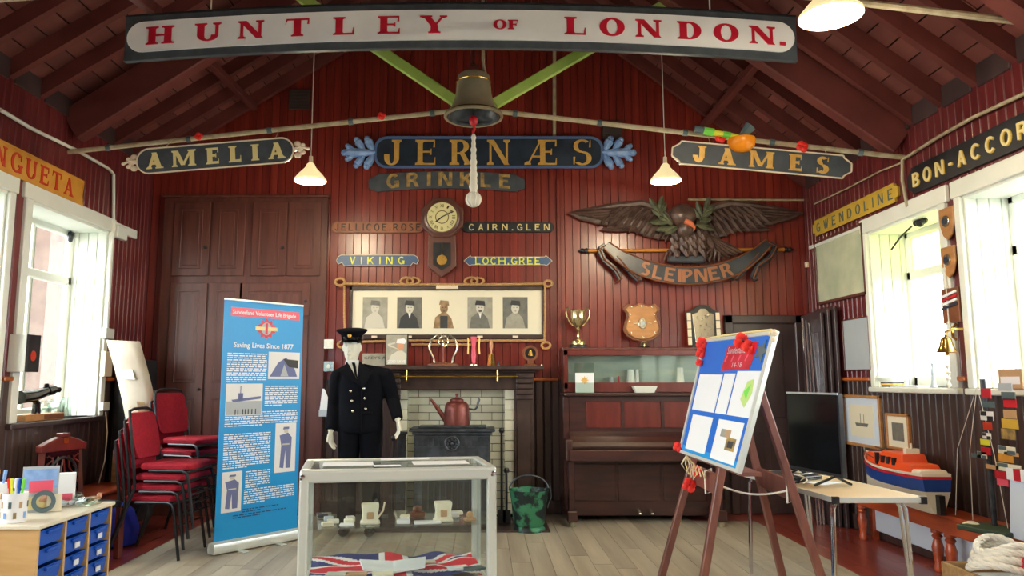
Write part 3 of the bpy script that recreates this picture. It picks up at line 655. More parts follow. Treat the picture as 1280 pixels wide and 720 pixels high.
# left sign: the visible right part reads NGUETA
sidesign('long ochre board with orange-red letters ANGUETA above left wall windows', 'L', (-60, 152), (-60, 192), (101, 223), (101, 254), 'ochre', 'ochre', 'ANGUETA', .13, .9, .7, 'orred', lambda w, h: [(-w / 2, -h / 2), (w / 2, -h / 2), (w / 2 - .02, -.02), (w / 2, h / 2), (-w / 2, h / 2)], True, .2, .1)

# ================= BELL =================
Yb = 5.95
bt = PY(592, 94, Yb); bb = PY(592, 148, Yb); Hb = bt.z - bb.z; Rb = PY(629, 140, Yb).x - bt.x
t = thing('ship_bell', 'large aged brass ship bell hanging under the long black board', 'bell', (bb.x, Yb, bb.z))
pr_ = [(Rb * f, Hb * z) for f, z in ((.86, .05), (.93, 0), (1, .02), (1, .05), (.93, .1), (.8, .2), (.7, .32), (.64, .45), (.6, .6), (.58, .75), (.56, .88), (.54, .96), (.48, 1), (.0, 1.0))]
pin = [(r * .93, z - .004 if z > .1 else z + .004) for r, z in pr_[:11]]
M().lathe(pr_, seg=36).obj('bell_body', 'bell', t, smooth=True)
M().lathe(pin + [(0, Hb * .88)], seg=36).obj('bell_inside', 'iron', t, smooth=True)
M().lathe([(Rb * .985, Hb * .07), (Rb * .97, Hb * .085), (Rb * .93, Hb * .105)], seg=36).lathe([(Rb * .59, Hb * .8), (Rb * .605, Hb * .82), (Rb * .59, Hb * .84)], seg=36).obj('moulding', 'brass', t, smooth=True)
M().b(-.045, .045, -.035, .035, Hb, Hb + .07).b(-.03, .03, -.02, .02, Hb + .07, Hb + .1).obj('crown', 'copper', t, bevel=.008)
M().tube([(-.02, 0, Hb + .05), (-.02, 0, Hb + 1.6)], .012, 8).tube([(.005, 0, Hb + .05), (.005, 0, Hb + 1.6)], .008, 8).obj('hanger_rod', 'copper', t, smooth=True)
M().tube([(.075, -.0, Hb + 1.6), (.08, 0, Hb + .1), (.1, 0, Hb + .0), (.12, 0, Hb - .02)], .014, 8).obj('bell_lever', 'pipe', t, smooth=True)
cl1 = -.02
M().tube([(0, 0, Hb * .85), (0, 0, .02)], .01, 6).obj('clapper_stem', 'iron', t)
M().ell((0, 0, -.02), (.038, .038, .045), 12).tube([(0, 0, -.06), (.008, 0, -.09), (-.004, 0, -.12), (0, 0, -.15)], .012, 6).obj('clapper', 'rdp', t, smooth=True, label='red clapper ball')
rt, rb = PY(589, 168, Yb), PY(590, 258, Yb); zt_ = rt.z - bb.z; zb_ = rb.z - bb.z
pts = []; rr = []
for i in range(22):
    f = i / 21; pts.append((.0, 0, zt_ + (zb_ + .06 - zt_) * f)); rr.append(.012 + .019 * min(1, f * 1.3) + (.005 if i % 4 == 1 else 0) + (.004 if i % 2 else 0))
r_ = thing('bell_rope', 'white plaited bell rope with a big round knot below the bell', 'rope', (bb.x, Yb, bb.z))
M().tube([(0, 0, -.14), (0, 0, zt_)], .006, 6).obj('line', 'rdp', r_)
M().tube(pts, rr, 10).obj('rope_handle', 'cord', r_, smooth=True)
m = M().ell((0, 0, zb_ + .06), (.062, .062, .062), 14)
for k in range(5): m.tube([(.06 * math.cos(2 * PI * j / 20) * math.cos(R(36 * k)) * 1.03, .06 * math.cos(2 * PI * j / 20) * math.sin(R(36 * k)) * 1.03, zb_ + .06 + .063 * math.sin(2 * PI * j / 20)) for j in range(20)], .006, 5, True)
m.obj('round_knot', 'cord', r_, smooth=True)

# ================= PENDANT LAMPS =================
def lamp(px, py, Y, wpx, label, watt, xyz=None):
    c = Vector(xyz) if xyz else PY(px, py, Y); sc = ((Y * _c + (c.z - EYE) * _s) / F) if not xyz else None; r = wpx / 2 * sc if sc else .15
    t = thing('pendant_lamp', label, 'lamp', c, group='pendant lamps on long cords')
    prf = [(.02, r * .95), (.035, r * .85), (r * .35, r * .62), (r * .72, r * .22), (r, -.02), (r * .99, -.035), (r * .96, -.02), (r * .68, r * .16), (r * .3, r * .54), (.03, r * .78)]
    M().lathe(prf, seg=28).obj('shade', 'lamp', t, smooth=True)
    M().lathe([(.0, r * .95 + .07), (.018, r * .95 + .06), (.02, r * .9), (.0, r * .9)], seg=12).obj('lamp_holder', 'cream', t, smooth=True)
    M().ell((0, 0, .01), .035, 10).obj('bulb', 'lamp', t, smooth=True)
    M().tube([(0, 0, r + .05), (0, 0, roofz(c.x) - c.z + .1)], .004, 6).obj('cord', 'cord', t)
    l = bpy.data.lights.new('lamp_light', 'POINT'); l.energy = watt; l.shadow_soft_size = .12; l.color = (1, .86, .62)
    o = bpy.data.objects.new('lamp_light', l); COL.objects.link(o); o.location = c + Vector((0, 0, -.06))
lamp(388, 222, 6.5, 40, 'lit white glass pendant lamp hanging left of the navy name board', 22)
lamp(832, 222, 6.5, 38, 'lit white glass pendant lamp hanging above the carved eagle', 22)
lamp(1038, 14, 4.05, 76, 'lit white glass pendant lamp nearest the camera at top right', 26)
lamp(0, 0, 0, 0, 'lit white glass pendant lamp added out of view at left to light the room', 26, (-1.5, 1.2, 3.45))  # unseen lamp, added for more warm light in the room
lamp(0, 0, 0, 0, 'lit white glass pendant lamp added out of view at right to light the room', 26, (1.7, 1.2, 3.45))  # its unseen partner on the right, likewise added for the lighting

# poppies and toys on the tie rod
def poppy(c, r, mt='poppy', lab='', cat='flower', parent=None, group=None):
    m = M()
    for k in range(4):
        a = R(90 * k + 20); m.ell((math.cos(a) * r * .5, -.01 - .003 * k, math.sin(a) * r * .5), (r * .62, r * .28, r * .6), 8)
    if parent: o = m.obj('flower', mt, parent, c, smooth=True)
    else: o = thing('paper_poppy', lab, cat, c, group=group); m.obj('petals', mt, o, smooth=True)
    M().ell((0, -r * .42, 0), r * .2, 6).obj('flower_centre', 'black', o if not parent else o)
    return o
poppy(PY(249, 171, 6.2), .035, lab='small red poppy on tie rod above the board AMELIA')
poppy(PY(477, 146, 6.12), .035, lab='small red poppy on tie rod left of the bell')
poppy(PY(900, 173, 6.0), .045, lab='red flower on the rod beside the orange float')
poppy(PY(1002, 184, 5.98), .05, lab='small red poppy on tie rod above the board JAMES')
p0, p1, p2 = PY(868, 161, 5.98), PY(925, 172, 5.98), PY(927, 178, 5.95)
t = thing('toy_line_thrower', 'yellow and green taped rod with grey horn end lying on tie rod', 'toy', p0)
d = p1 - p0
M().tube([(0, 0, 0), d * .2], .03, 8).obj('nozzle', 'steelb', t, smooth=True)
M().tube([d * .2, d * .42], .034, 8).obj('tape_band', 'ggrn', t, smooth=True); M().tube([d * .42, d * .95], .026, 8).obj('barrel', 'yel', t, smooth=True)
M().tube([d * .62, d * .78], .03, 8).obj('tape_band', 'ggrn', t, smooth=True)
e = PY(938, 158, 5.96) - p0; M().tube([d, d + (e - d) * .5, e], [.02, .035, .05], 8).obj('horn', 'steelb', t, smooth=True)
t = thing('orange_float', 'orange half-round float hanging under the tie rod', 'float', p2)
M().lathe([(0, -.085), (.06, -.075), (.1, -.04), (.115, .01), (.11, .03), (0, .035)], seg=20).obj('float_body', 'buoy', t, smooth=True); M().ell((0, 0, .03), (.1, .03, .03), 8).obj('cap', 'yel', t, smooth=True)

# vents and vertical pipe on gable
for (px, py, s_, lb) in ((375, 125, .24, 'square dark vent plate on gable left of the green struts'), (765, 163, .22, 'square dark vent plate on gable right of the bell')):
    c = PY(px, py, YB - .01); t = thing('wall_vent', lb, 'vent', c)
    M().b(-s_ / 2, s_ / 2, -.02, 0, -s_ / 2, s_ / 2).obj('plate', 'vent', t, bevel=.005)
    for k in range(5): M().b(-s_ / 2 + .02, s_ / 2 - .02, -.026, -.018, -s_ / 2 + .035 + k * .038, -s_ / 2 + .045 + k * .038).obj('slat', 'vent', t)
def pipe(nm, lab, pts, r, mt='pipe', clips=()):
    t = thing(nm, lab, 'pipe', pts[0]); M().tube([p - pts[0] for p in pts], r, 8).obj('tube', mt, t, smooth=True)
    return t
pipe('vertical_pipe', 'vertical cream pipe on the gable above the navy board', [PY(693, 60, YB - .03), PY(693, 172, YB - .03)], .02)
# conduits
X = XL + .03
t = pipe('conduit', 'white conduit running down left wall beside the window', [PX(0, 137, X), PX(38, 160, X), PX(96, 188, X), PX(136, 211, X), PX(142, 218, X), PX(142, 280, X), PX(137, 330, X), PX(133, 412, X)], .016, 'white')
c = PX(135, 417, X) - t.location; M().c(c, (.05, .16, .1)).obj('junction_box', 'white', t, bevel=.005)
c = PX(150, 291, X) - t.location; M().c(c, (.06, .2, .13)).obj('alarm_box', 'white', t, bevel=.008)
c = PX(133, 455, X) - t.location; M().c(c, (.05, .14, .24)).obj('switch_box', 'cream', t, bevel=.005)
X = XR - .03
t = pipe('conduit', 'cream conduit rising along right wall above the board BON-ACCORD', [PX(1300, 108, X), PX(1216, 147, X), PX(1175, 170, X), PX(1134, 196, X), PX(1128, 200, X), PX(1128, 225, X), PX(1134, 258, X)], .014)
t = pipe('conduit', 'thin cable running from the rod end down to the back corner', [PX(1128, 203, X), PX(1100, 214, X), PX(1060, 235, X), PX(1018, 255, X)], .008)
t = pipe('conduit', 'cream conduit along back wall above eagle turning down the corner', [PY(860, 249.5, YB - .02), PY(1008, 250, YB - .02), PY(1013, 255, YB - .02), PY(1014, 384, YB - .02)], .012)
c = PY(1012, 331, YB - .03) - t.location; M().c(c, (.09, .05, .06)).obj('junction_box', 'cream', t, bevel=.005)

# ================= WALL CLOCK =================
Yc = YB - .002; cc = PY(552.5, 271, Yc - .12); k = (PY(562.5, 271, Yc - .12).x - cc.x) / 10
t = thing('wall_clock', 'octagonal brown drop-dial wall clock with a cream face', 'clock', (cc.x, Yc, cc.z))
oc = [(27.5 * k * math.cos(R(22.5 + 45 * i)) * 1.05, 26 * k * math.sin(R(22.5 + 45 * i)) * 1.05) for i in range(8)]
M().prism(oc, -.1, 0).obj('case', 'clk', t, bevel=.012, seg=2)
lo = [(-17 * k, -22 * k), (17 * k, -22 * k), (18 * k, -62 * k), (0, -76 * k), (-18 * k, -62 * k)]
M().prism(lo, -.08, 0).obj('drop_case', 'clk', t, bevel=.01, seg=2)
M().prism([(-11 * k, -32 * k), (11 * k, -32 * k), (11 * k, -60 * k), (0, -67 * k), (-11 * k, -60 * k)], -.084, -.079).obj('pendulum_window', 'black', t)
M().prism(ellp(0, -54 * k, 6.5 * k, 6.5 * k), -.09, -.084).obj('pendulum_bob', 'brass', t); M().b(-.003, .003, -.088, -.084, -50 * k, -33 * k).obj('pendulum_rod', 'brass', t)
Tm = Matrix.Rotation(R(90), 4, 'X')
M().lathe([(21.5 * k, .09), (22.5 * k, .118), (20 * k, .125), (18.8 * k, .11)], seg=36, T=Tm).obj('bezel', 'clk', t, smooth=True)
M().prism(ellp(0, 0, 19 * k, 19 * k, 36), -.108, -.09).obj('dial', 'dial', t)
m = M()
for i, nm in enumerate(['XII', 'I', 'II', 'III', 'IIII', 'V', 'VI', 'VII', 'VIII', 'IX', 'X', 'XI']):
    a = R(90 - 30 * i); T_ = Matrix.Rotation(-(a - R(90)), 4, 'Y'); q = text(nm, .05, 0, 0, -.018, w=.011 * len(nm) + .006)
    m.add([T_ @ (Vector(v) + Vector((0, -.109, 14.6 * k))) for v in q.v], q.f)
m.prism(ellp(0, 0, 8.5 * k, 8.5 * k, 30), -.1095, -.1085)
m.obj('numerals', 'dkletter', t); M().prism(ellp(0, 0, 7.6 * k, 7.6 * k, 30), -.111, -.109).obj('dial_centre', 'dial', t)
def hand(a, L_, w_): d = (math.cos(R(a)), math.sin(R(a))); return M().beam((0, -.116, 0), (d[0] * L_, -.116, d[1] * L_), .004, w_, up=(-d[1], 0, d[0]))
hand(28, 15 * k, .009).obj('minute_hand', 'black', t); hand(218, 10 * k, .012).obj('hour_hand', 'black', t)

# ================= EAGLE AND RIBBON =================
Ye = YB - .03
def E(px, py, y=Ye): return PY(px, py, y)
o0 = E(853, 290); t = thing('carved_eagle', 'large dark brown carved spread eagle mounted on the red boards', 'carving', o0)
def el(px, py, dy=0): p = E(px, py); return Vector((p.x - o0.x, dy, p.z - o0.z))
def feather(m, a, b, w, dy, thick=.02, mi=0):
    a = Vector(a); b = Vector(b); d = b - a; L_ = d.length; d.normalize(); n = Vector((-d.z, 0, d.x)); rs = []
    for f, ww in ((0, .5), (.2, .9), (.55, 1), (.85, .75), (1, .15)):
        c = a + d * L_ * f; c.y = dy
        rs.append([c + n * (w * ww), c + Vector((0, -thick, 0)), c - n * (w * ww), c + Vector((0, thick * .3, 0))])
    m.rings(rs, True, mi)
def wing(s_):
    def P(x, y, dy=0): return el(853 + s_ * (853 - x) * (1.02 if s_ < 0 else 1) * 1, y, dy) if s_ > 0 else el(x, y, dy)
    mp = (lambda x: x) if s_ < 0 else (lambda x: 860 + (848 - x) * (145 / 141.))
    top = [(708, 267), (725, 262), (750, 257), (780, 252), (802, 251), (818, 256), (832, 266), (842, 280)]
    bot = [(846, 300), (836, 301), (822, 300), (805, 296), (790, 290), (770, 285), (745, 281), (725, 276)]
    base = M().prism([(lambda p: (p.x, p.z))(el(mp(a), b)) for a, b in top + bot], -.045, 0); base.obj('wing', 'eagle', t, bevel=.02, seg=2)
    m = M()
    for i in range(9):      # long primaries sweeping to the tip
        f = i / 8; a = el(mp(800 - 6 * i), 262 + 3.2 * i); b = el(mp(712 + 11 * i), 268 + 2.0 * i + f * 3); feather(m, a, b, .028, -.045 - .004 * (8 - i))
    for i in range(10):     # secondaries hanging down from the wing
        x = 842 - 9 * i; feather(m, el(mp(x + 4), 272 - i * .4), el(mp(x - 12), 304 - i * 2.3), .026, -.05 - .003 * i)
    for i in range(9):      # covert feathers
        x = 836 - 8 * i; feather(m, el(mp(x + 4), 262 - i * .2), el(mp(x - 12), 282 - i * 1.6), .022, -.075 - .002 * i)
    m.tube([el(mp(838), 276, -.07), el(mp(822), 262, -.08), el(mp(800), 256, -.075), el(mp(765), 259, -.06), el(mp(725), 266, -.05)], [.04, .045, .04, .03, .012], 8)
    m.obj('wing_feathers', 'eagle', t, smooth=True, ang=30)
wing(-1); wing(1)
m = M().ell(el(851, 272, -.1), (.15, .11, .13), 16).ell(el(853, 289, -.1), (.1, .11, .12), 14).ell(el(860, 305, -.07), (.16, .09, .15), 14); m.obj('body', 'eagle', t, smooth=True)
m = M()
for i in range(6):
    for j in range(4): feather(m, el(836 + j * 11 + (i % 2) * 4, 290 + i * 5), el(836 + j * 11 + (i % 2) * 4 + 4, 299 + i * 5), .03, -.15 - .004 * i + .03 * abs(j - 1.5) / 2)
m.obj('breast_feathers', 'eagle', t, smooth=True, ang=30)
m = M()
for i in range(9): feather(m, el(872 + i, 296), el(880 + 5.6 * i, 331 - i * 1.7), .03, -.06 - .003 * i)
m.obj('tail_feathers', 'eagle', t, smooth=True, ang=30)
m = M().tube([el(850, 281, -.2), el(856, 284, -.215), el(862, 289, -.2), el(861, 293, -.19)], [.03, .03, .018, .006], 8); m.obj('beak', 'beak', t, smooth=True)
for px in (838, 888):
    m = M().tube([el(px + (4 if px < 850 else -6), 300, -.08), el(px, 312, -.1)], [.045, .03], 8)
    for k in range(4): m.tube([el(px, 312, -.1), el(px - 8 + 5 * k, 318, -.13), el(px - 11 + 6 * k, 328, -.1)], [.018, .017, .007], 6)
    m.obj('claw', 'eagle', t, smooth=True)
def sprig(pts, leaves, lab):
    s_ = thing('laurel_sprig', lab, 'carving', o0)
    M().tube([el(*p, -.14) for p in pts], .008, 6).obj('stem', 'leaf', s_)
    for (x0, y0, x1, y1) in leaves:
        m = M(); feather(m, el(x0, y0), el(x1, y1), .03, -.15, .018); m.obj('leaf', 'leaf', s_, smooth=True)
sprig([(845, 290), (830, 282), (820, 268), (812, 258)], [(820, 270, 808, 252), (820, 268, 824, 249), (824, 274, 811, 266), (822, 272, 828, 257), (830, 282, 808, 281), (830, 280, 819, 274), (838, 288, 815, 291), (836, 284, 824, 270), (842, 288, 826, 296)], 'carved green laurel sprig on left side of the eagle')
sprig([(860, 290), (870, 280), (876, 266), (880, 256)], [(872, 274, 866, 256), (876, 266, 882, 250), (872, 276, 886, 266), (876, 270, 888, 261), (870, 280, 884, 278), (866, 284, 882, 286), (870, 276, 862, 264), (866, 284, 888, 291)], 'carved green laurel sprig on right side of the eagle')
p0, p1 = E(735, 313.5), E(980, 312); t = thing('ochre_pole', 'horizontal ochre pole with black pointed ends behind the eagle', 'pole', p0)
L_ = p1.x - p0.x; dz = p1.z - p0.z
M().tube([(0, 0, 0), (L_, 0, dz)], .02, 10).obj('shaft', 'polemat', t, smooth=True)
for x, z, s_ in ((0, 0, -1), (L_, dz, 1)): M().tube([(x, 0, z), (x + s_ * .02, 0, z), (x + s_ * .04, 0, z), (x + s_ * .06, 0, z), (x + s_ * .11, 0, z)], [.025, .033, .02, .03, .003], 10).obj('finial', 'black', t, smooth=True)
# ribbon SLEIPNER
t = thing('ribbon_board', 'dark curved ribbon board with copper letters SLEIPNER below the eagle', 'sign', E(855, 335))
oo = E(855, 335)
def rl(px, py): p = E(px, py); return (p.x - oo.x, p.z - oo.z)
ctr = [(756, 308), (770, 320), (785, 329), (800, 336), (820, 342), (840, 345.5), (858, 346.5), (876, 345.5), (896, 342), (914, 336), (928, 329), (943, 318), (957, 305)]
hw_ = [5, 7, 9, 10, 10.5, 10.5, 10.5, 10.5, 10.5, 10, 9, 7, 5]
up_, dn = [], []
for i, (x, y) in enumerate(ctr):
    a = ctr[max(0, i - 1)]; b = ctr[min(12, i + 1)]; dx, dy = b[0] - a[0], b[1] - a[1]; n_ = math.hypot(dx, dy); nx, ny = dy / n_, -dx / n_
    up_.append(rl(x + nx * hw_[i], y + ny * hw_[i])); dn.append(rl(x - nx * hw_[i], y - ny * hw_[i]))
m = M()
for i in range(12): m.prism([up_[i], up_[i + 1], dn[i + 1], dn[i]], -.09, -.05)
m.obj('ribbon', 'ribbon', t)
for q, off in ((up_, 0), (dn, 0)): M().tube([(x, -.092, z) for x, z in q], .009, 6).obj('edge_moulding', 'brown', t, smooth=True)
cxs = [805, 820, 835, 847, 856.5, 873, 889, 905]
def bz(px):
    for i in range(12):
        if ctr[i][0] <= px <= ctr[i + 1][0]:
            f = (px - ctr[i][0]) / (ctr[i + 1][0] - ctr[i][0]); return ctr[i][1] * (1 - f) + ctr[i + 1][1] * f
    return 330
for i, ch in enumerate('SLEIPNER'):
    m = M(); W, q = glyph(ch, .24, .18, False); cx_, cz_ = rl(cxs[i], bz(cxs[i])); y1 = bz(cxs[i] + 3); y0 = bz(cxs[i] - 3); an = -math.atan2(y1 - y0, 6); h = .145
    for j, p in enumerate(q):
        P = []
        for a, b in p:
            u, v_ = (a - W / 2) * h, (b - .5) * h; P.append((cx_ + u * math.cos(an) - v_ * math.sin(an), cz_ + u * math.sin(an) + v_ * math.cos(an)))
        m.prism(P, -.094 - j * .00005, -.09)
    m.obj('letter', 'sle', t)
for s_, pts in ((-1, [(756, 308), (748, 313), (754, 326), (768, 338), (775, 350), (770, 352)]), (1, [(957, 305), (967, 310), (960, 323), (944, 334), (938, 350), (944, 348)]), (-1, [(770, 322), (785, 340), (797, 352), (800, 344)]), (1, [(945, 318), (930, 336), (916, 350), (912, 346)])):
    m = M(); q = [rl(*p) for p in pts]
    for (x0, z0), (x1, z1) in zip(q, q[1:]): m.beam((x0, -.06, z0), (x1, -.06, z1), .04, .06, up=(1, 0, .4))
    m.obj('ribbon_tail', 'ribbon', t, bevel=.01)
    M().tube([(x, -.09, z) for x, z in q], .008, 6).obj('edge_moulding', 'brown', t, smooth=True)
a, b = rl(832, 326), rl(878, 328); M().b(a[0], b[0], -.12, -.05, a[1] - .04, a[1] + .05).obj('ribbon_centre', 'ribbon', t, bevel=.02)
# ================= BACK OF THE ROOM =================
# --- rope-framed photograph board ---
Yp = YB - .03
a, b = PY(437, 358, Yp), PY(682, 424, Yp); c = (a + b) / 2; W_ = b.x - a.x; H_ = a.z - b.z
t = thing('framed_portraits', 'long brown frame holding five sepia sailor portraits above the mantelpiece', 'picture', c)
kx = W_ / (682 - 437)
m = M(); 
for r in ((-W_ / 2, W_ / 2, H_ / 2 - .045, H_ / 2), (-W_ / 2, W_ / 2, -H_ / 2, -H_ / 2 + .05), (-W_ / 2, -W_ / 2 + .04, -H_ / 2, H_ / 2), (W_ / 2 - .04, W_ / 2, -H_ / 2, H_ / 2)): m.b(r[0], r[1], -.03, .025, r[2], r[3])
m.obj('frame', 'mant', t, bevel=.006)
M().b(-W_ / 2 + .03, W_ / 2 - .03, -.008, .02, -H_ / 2 + .03, H_ / 2 - .03).obj('mount', 'cream2', t)
for i, px in enumerate((469, 512, 555, 600, 644)):
    p = PY(px, 391, Yp); x = p.x - c.x; z = p.z - c.z; w2, h2 = 15.5 * kx, 19.5 * kx
    ph = M().b(x - w2, x + w2, -.011, -.008, z - h2, z + h2).obj('portrait', ['grey1', 'grey2', 'cream2', 'grey1', 'grey2'][i], t, label=['pale sailor portrait', 'dark jacket sailor portrait', 'sepia figure in cork lifejacket', 'bearded man in a cap portrait', 'round faced man in dark cap'][i])
    col = ['greyl', 'grey3', 'sepia', 'grey2', 'grey1'][i]
    flat([[(x - w2 * .85, z - h2), (x + w2 * .8, z - h2), (x + w2 * .6, z - h2 * .35), (x + w2 * .2, z), (x - w2 * .2, z), (x - w2 * .7, z - h2 * .3)]], -.011, .0008).obj('coat', col, ph)
    flat([ellp(x, z + h2 * .28, w2 * .32, h2 * .34)], -.0119, .0008).obj('face', 'greyl' if i != 2 else 'sepia', ph)
    flat([[(x - w2 * .4, z + h2 * .5), (x + w2 * .42, z + h2 * .45), (x + w2 * .36, z + h2 * .75), (x - w2 * .3, z + h2 * .8)]], -.0128, .0008).obj('cap', 'grey3' if i in (1, 4, 3) else 'grey2' if i != 2 else 'sepia', ph)
    if i == 2: flat([rect(x - w2 * .3, x + w2 * .3, z - h2, z - h2 * .2)], -.0128, .0008).obj('trousers', 'grey3', ph)
    flat([ellp(x - w2 * .1, z + h2 * .34, w2 * .07, h2 * .03, 8), ellp(x + w2 * .14, z + h2 * .34, w2 * .07, h2 * .03, 8), ellp(x + w2 * .02, z + h2 * .1, w2 * (.16 if i == 3 else .09), h2 * (.06 if i == 3 else .025), 8)], -.0128, .0006).obj('features', ['grey1', 'grey2', 'grey3', 'grey3', 'grey2'][i], ph).__setitem__('kind', 'stuff')
    if i in (1, 3): flat([[(x - w2 * .1, z - h2 * .05), (x + w2 * .12, z - h2 * .05), (x + w2 * .02, z - h2 * .4)]], -.0124, .0006).obj('shirt_print', 'paper', ph)
    M().b(x - .03, x + .03, -.034, -.03, -H_ / 2 + .012, -H_ / 2 + .036).obj('name_plate', 'cream', t)
M().b(-.12, .12, -.036, -.03, H_ / 2 - .03, H_ / 2 + .015).obj('title_plate', 'cream', t)
# rope border
def twisted(m, pts, r, n=3, pitch=.07, seg=5):
    pts = [Vector(p) for p in pts]; L_ = [0]
    for p, q in zip(pts, pts[1:]): L_.append(L_[-1] + (q - p).length)
    tot = L_[-1]; N_ = max(6, int(tot / pitch * 8))
    for s_ in range(n):
        q = []
        for i in range(N_ + 1):
            d = tot * i / N_; k = 0
            while k < len(pts) - 2 and L_[k + 1] < d: k += 1
            f = (d - L_[k]) / max(1e-6, L_[k + 1] - L_[k]); p = pts[k].lerp(pts[k + 1], min(1, f)); dr = (pts[k + 1] - pts[k]).normalized()
            u = dr.cross(Vector((0, 1, 0))); u = u.normalized() if u.length > .1 else Vector((1, 0, 0)); v_ = dr.cross(u)
            a = 2 * PI * (d / pitch + s_ / n); q.append(p + (u * math.cos(a) + v_ * math.sin(a)) * r * .5)
        m.tube(q, r * .58, seg)
    return m
def rp(px, py, dy=0): p = PY(px, py, Yp); return Vector((p.x - c.x, -.03 + dy, p.z - c.z))
t = thing('rope_border', 'natural rope tied around the portrait frame with decorative knots', 'rope', c)
for nm, pts in (('top_rope', [rp(430, 355), rp(500, 356), rp(560, 356), rp(620, 356), rp(682, 355)]), ('side_rope', [rp(431, 358), rp(431, 395), rp(432, 430)]), ('side_rope', [rp(681, 358), rp(681, 395), rp(680, 428)]), ('bottom_rope', [rp(432, 428), rp(510, 426), rp(600, 426), rp(682, 426)]), ('bottom_rope', [rp(515, 431), rp(560, 431), rp(590, 431)])):
    twisted(M(), pts, .014 if nm != 'side_rope' else .012).obj(nm, 'rope', t, smooth=True)
for px, py, r_ in ((426, 353, 6), (685, 355, 5), (682, 432, 5.5), (428, 431, 5)):
    twisted(M(), [rp(px + r_ * math.cos(R(30 * i)), py + r_ * .75 * math.sin(R(30 * i)), -.01) for i in range(13)], .014).obj('corner_loop', 'rope', t, smooth=True)
for px in (513, 593):
    m = M()
    for s_ in (-1, 1): twisted(m, [rp(px + s_ * 4 + 8 * math.cos(R(30 * i)), 352 + 4.5 * math.sin(R(30 * i)) * s_, -.01 - .015 * math.sin(R(30 * i + 40))) for i in range(13)], .013)
    m.obj('knot', 'rope', t, smooth=True)

# --- fireplace ---
FY = 7.70
zm = PY(560, 457, 7.5).z; zo = PY(560, 487, FY).z; xl, xr = PY(486, 600, FY).x, PY(668, 600, FY).x; ol, orr = PY(496, 600, FY).x, PY(643, 600, FY).x
fx = (xl + xr) / 2
t = thing('fireplace', 'dark wooden fireplace surround with white glazed tiles behind the black stove', 'fireplace', (fx, YB, 0))
lx = lambda x: x - fx; D = lambda y: y - YB
M().b(lx(xl), lx(ol), D(FY), -.005, 0, zo).obj('pilaster', 'mant', t, bevel=.006)
pr_ = M().b(lx(orr), lx(xr) + .0, D(FY), -.005, 0, zo).obj('pilaster', 'mant', t, bevel=.006)
M().b(lx(orr) + .03, lx(xr) - .03, D(FY) - .015, D(FY), .16, zo - .12).obj('pilaster_panel', 'mant', pr_, bevel=.006)
for s_, xx in ((-1, lx(ol) - .06), (1, lx(orr) + .11)):
    m = M()
    for k in range(5): m.b(xx - .09, xx + .09, D(FY) - .025 - .022 * k, D(FY), zo - .1 + .055 * k, zo - .05 + .055 * k)
    m.obj('corbel', 'mant', t, bevel=.006)
M().b(lx(xl), lx(xr), D(FY), -.005, zo, zm - .05).obj('frieze', 'mant', t, bevel=.004)
M().b(lx(xl), lx(xr) + .02, D(FY) - .05, -.005, zm - .07, zm - .04).obj('bed_moulding', 'mant', t, bevel=.01)
ms_l, ms_r = PY(470, 460, 7.5).x, PY(680, 460, 7.5).x
M().b(lx(ms_l), lx(ms_r), D(7.5), -.005, zm - .04, zm).obj('mantel_shelf', 'mant', t, bevel=.008)
M().b(lx(ol), lx(orr), -.14, -.12, 0, zo).obj('tile_backing', 'grout', t)
tm = mesh_only(M().b(.003, .217, -.012, 0, .003, .077), 'tile', 'tile'); th = mesh_only(M().b(.003, .107, -.012, 0, .003, .077), 'tile', 'tile')
row = 0; z = zo - .08
while z > -.02:
    x = lx(ol) + .09 + (0 if row % 2 else -.11)
    while x < lx(orr) - .08:
        if x >= lx(ol) + .08 and x + .22 <= lx(orr) - .04: link('tile', tm, t, (x, -.14, z)); x += .22
        elif x < lx(ol) + .08: link('tile', th, t, (x + .11, -.14, z)); x += .22
        else: link('tile', th, t, (x, -.14, z)); x += .11
    row += 1; z -= .08
ctile = M(); ctile.rings([[Vector((.05 + .05 * math.cos(R(a)), -.05 - .05 * math.sin(R(a)) + .05, z_)) for a in range(0, 181, 30)] + [Vector((0, .14, z_)), Vector((.1, .14, z_))][::-1][::-1] for z_ in (.003, .077)])
ctile = mesh_only(M().b(0, .095, -.02, .13, .003, .1), 'tile', 'tile')
z = zo - .103
while z > -.05:
    o = link('tile', ctile, t, (lx(ol), D(FY) + .05, z)); link('tile', ctile, t, (lx(orr) - .095, D(FY) + .05, z)); z -= .104
M().b(lx(xl) - .1, lx(xr) + .1, -.95, D(FY), 0, .015).obj('hearth', 'dado', t)
# brass rail
za = PY(550, 470, 7.55)
br = M().tube([(lx(PY(486, 471, 7.55).x), -.42, za.z), (lx(PY(648, 471, 7.55).x), -.42, za.z)], .010, 8)
o = br.obj('rail', 'brass', t, smooth=True, label='polished brass rail')
for px in (508, 622):
    x = lx(PY(px, 471, 7.55).x); M().tube([(x, -.42, za.z - .05), (x, -.42, za.z + .09)], .009, 8).ell((x, -.42, za.z - .05), .014, 8).obj('rail_bracket', 'brass', t, smooth=True)

# --- mantel things ---
MZ = zm
def onm(px, y=7.68): return Vector((PY(px, 456, y).x, y, MZ + .001))
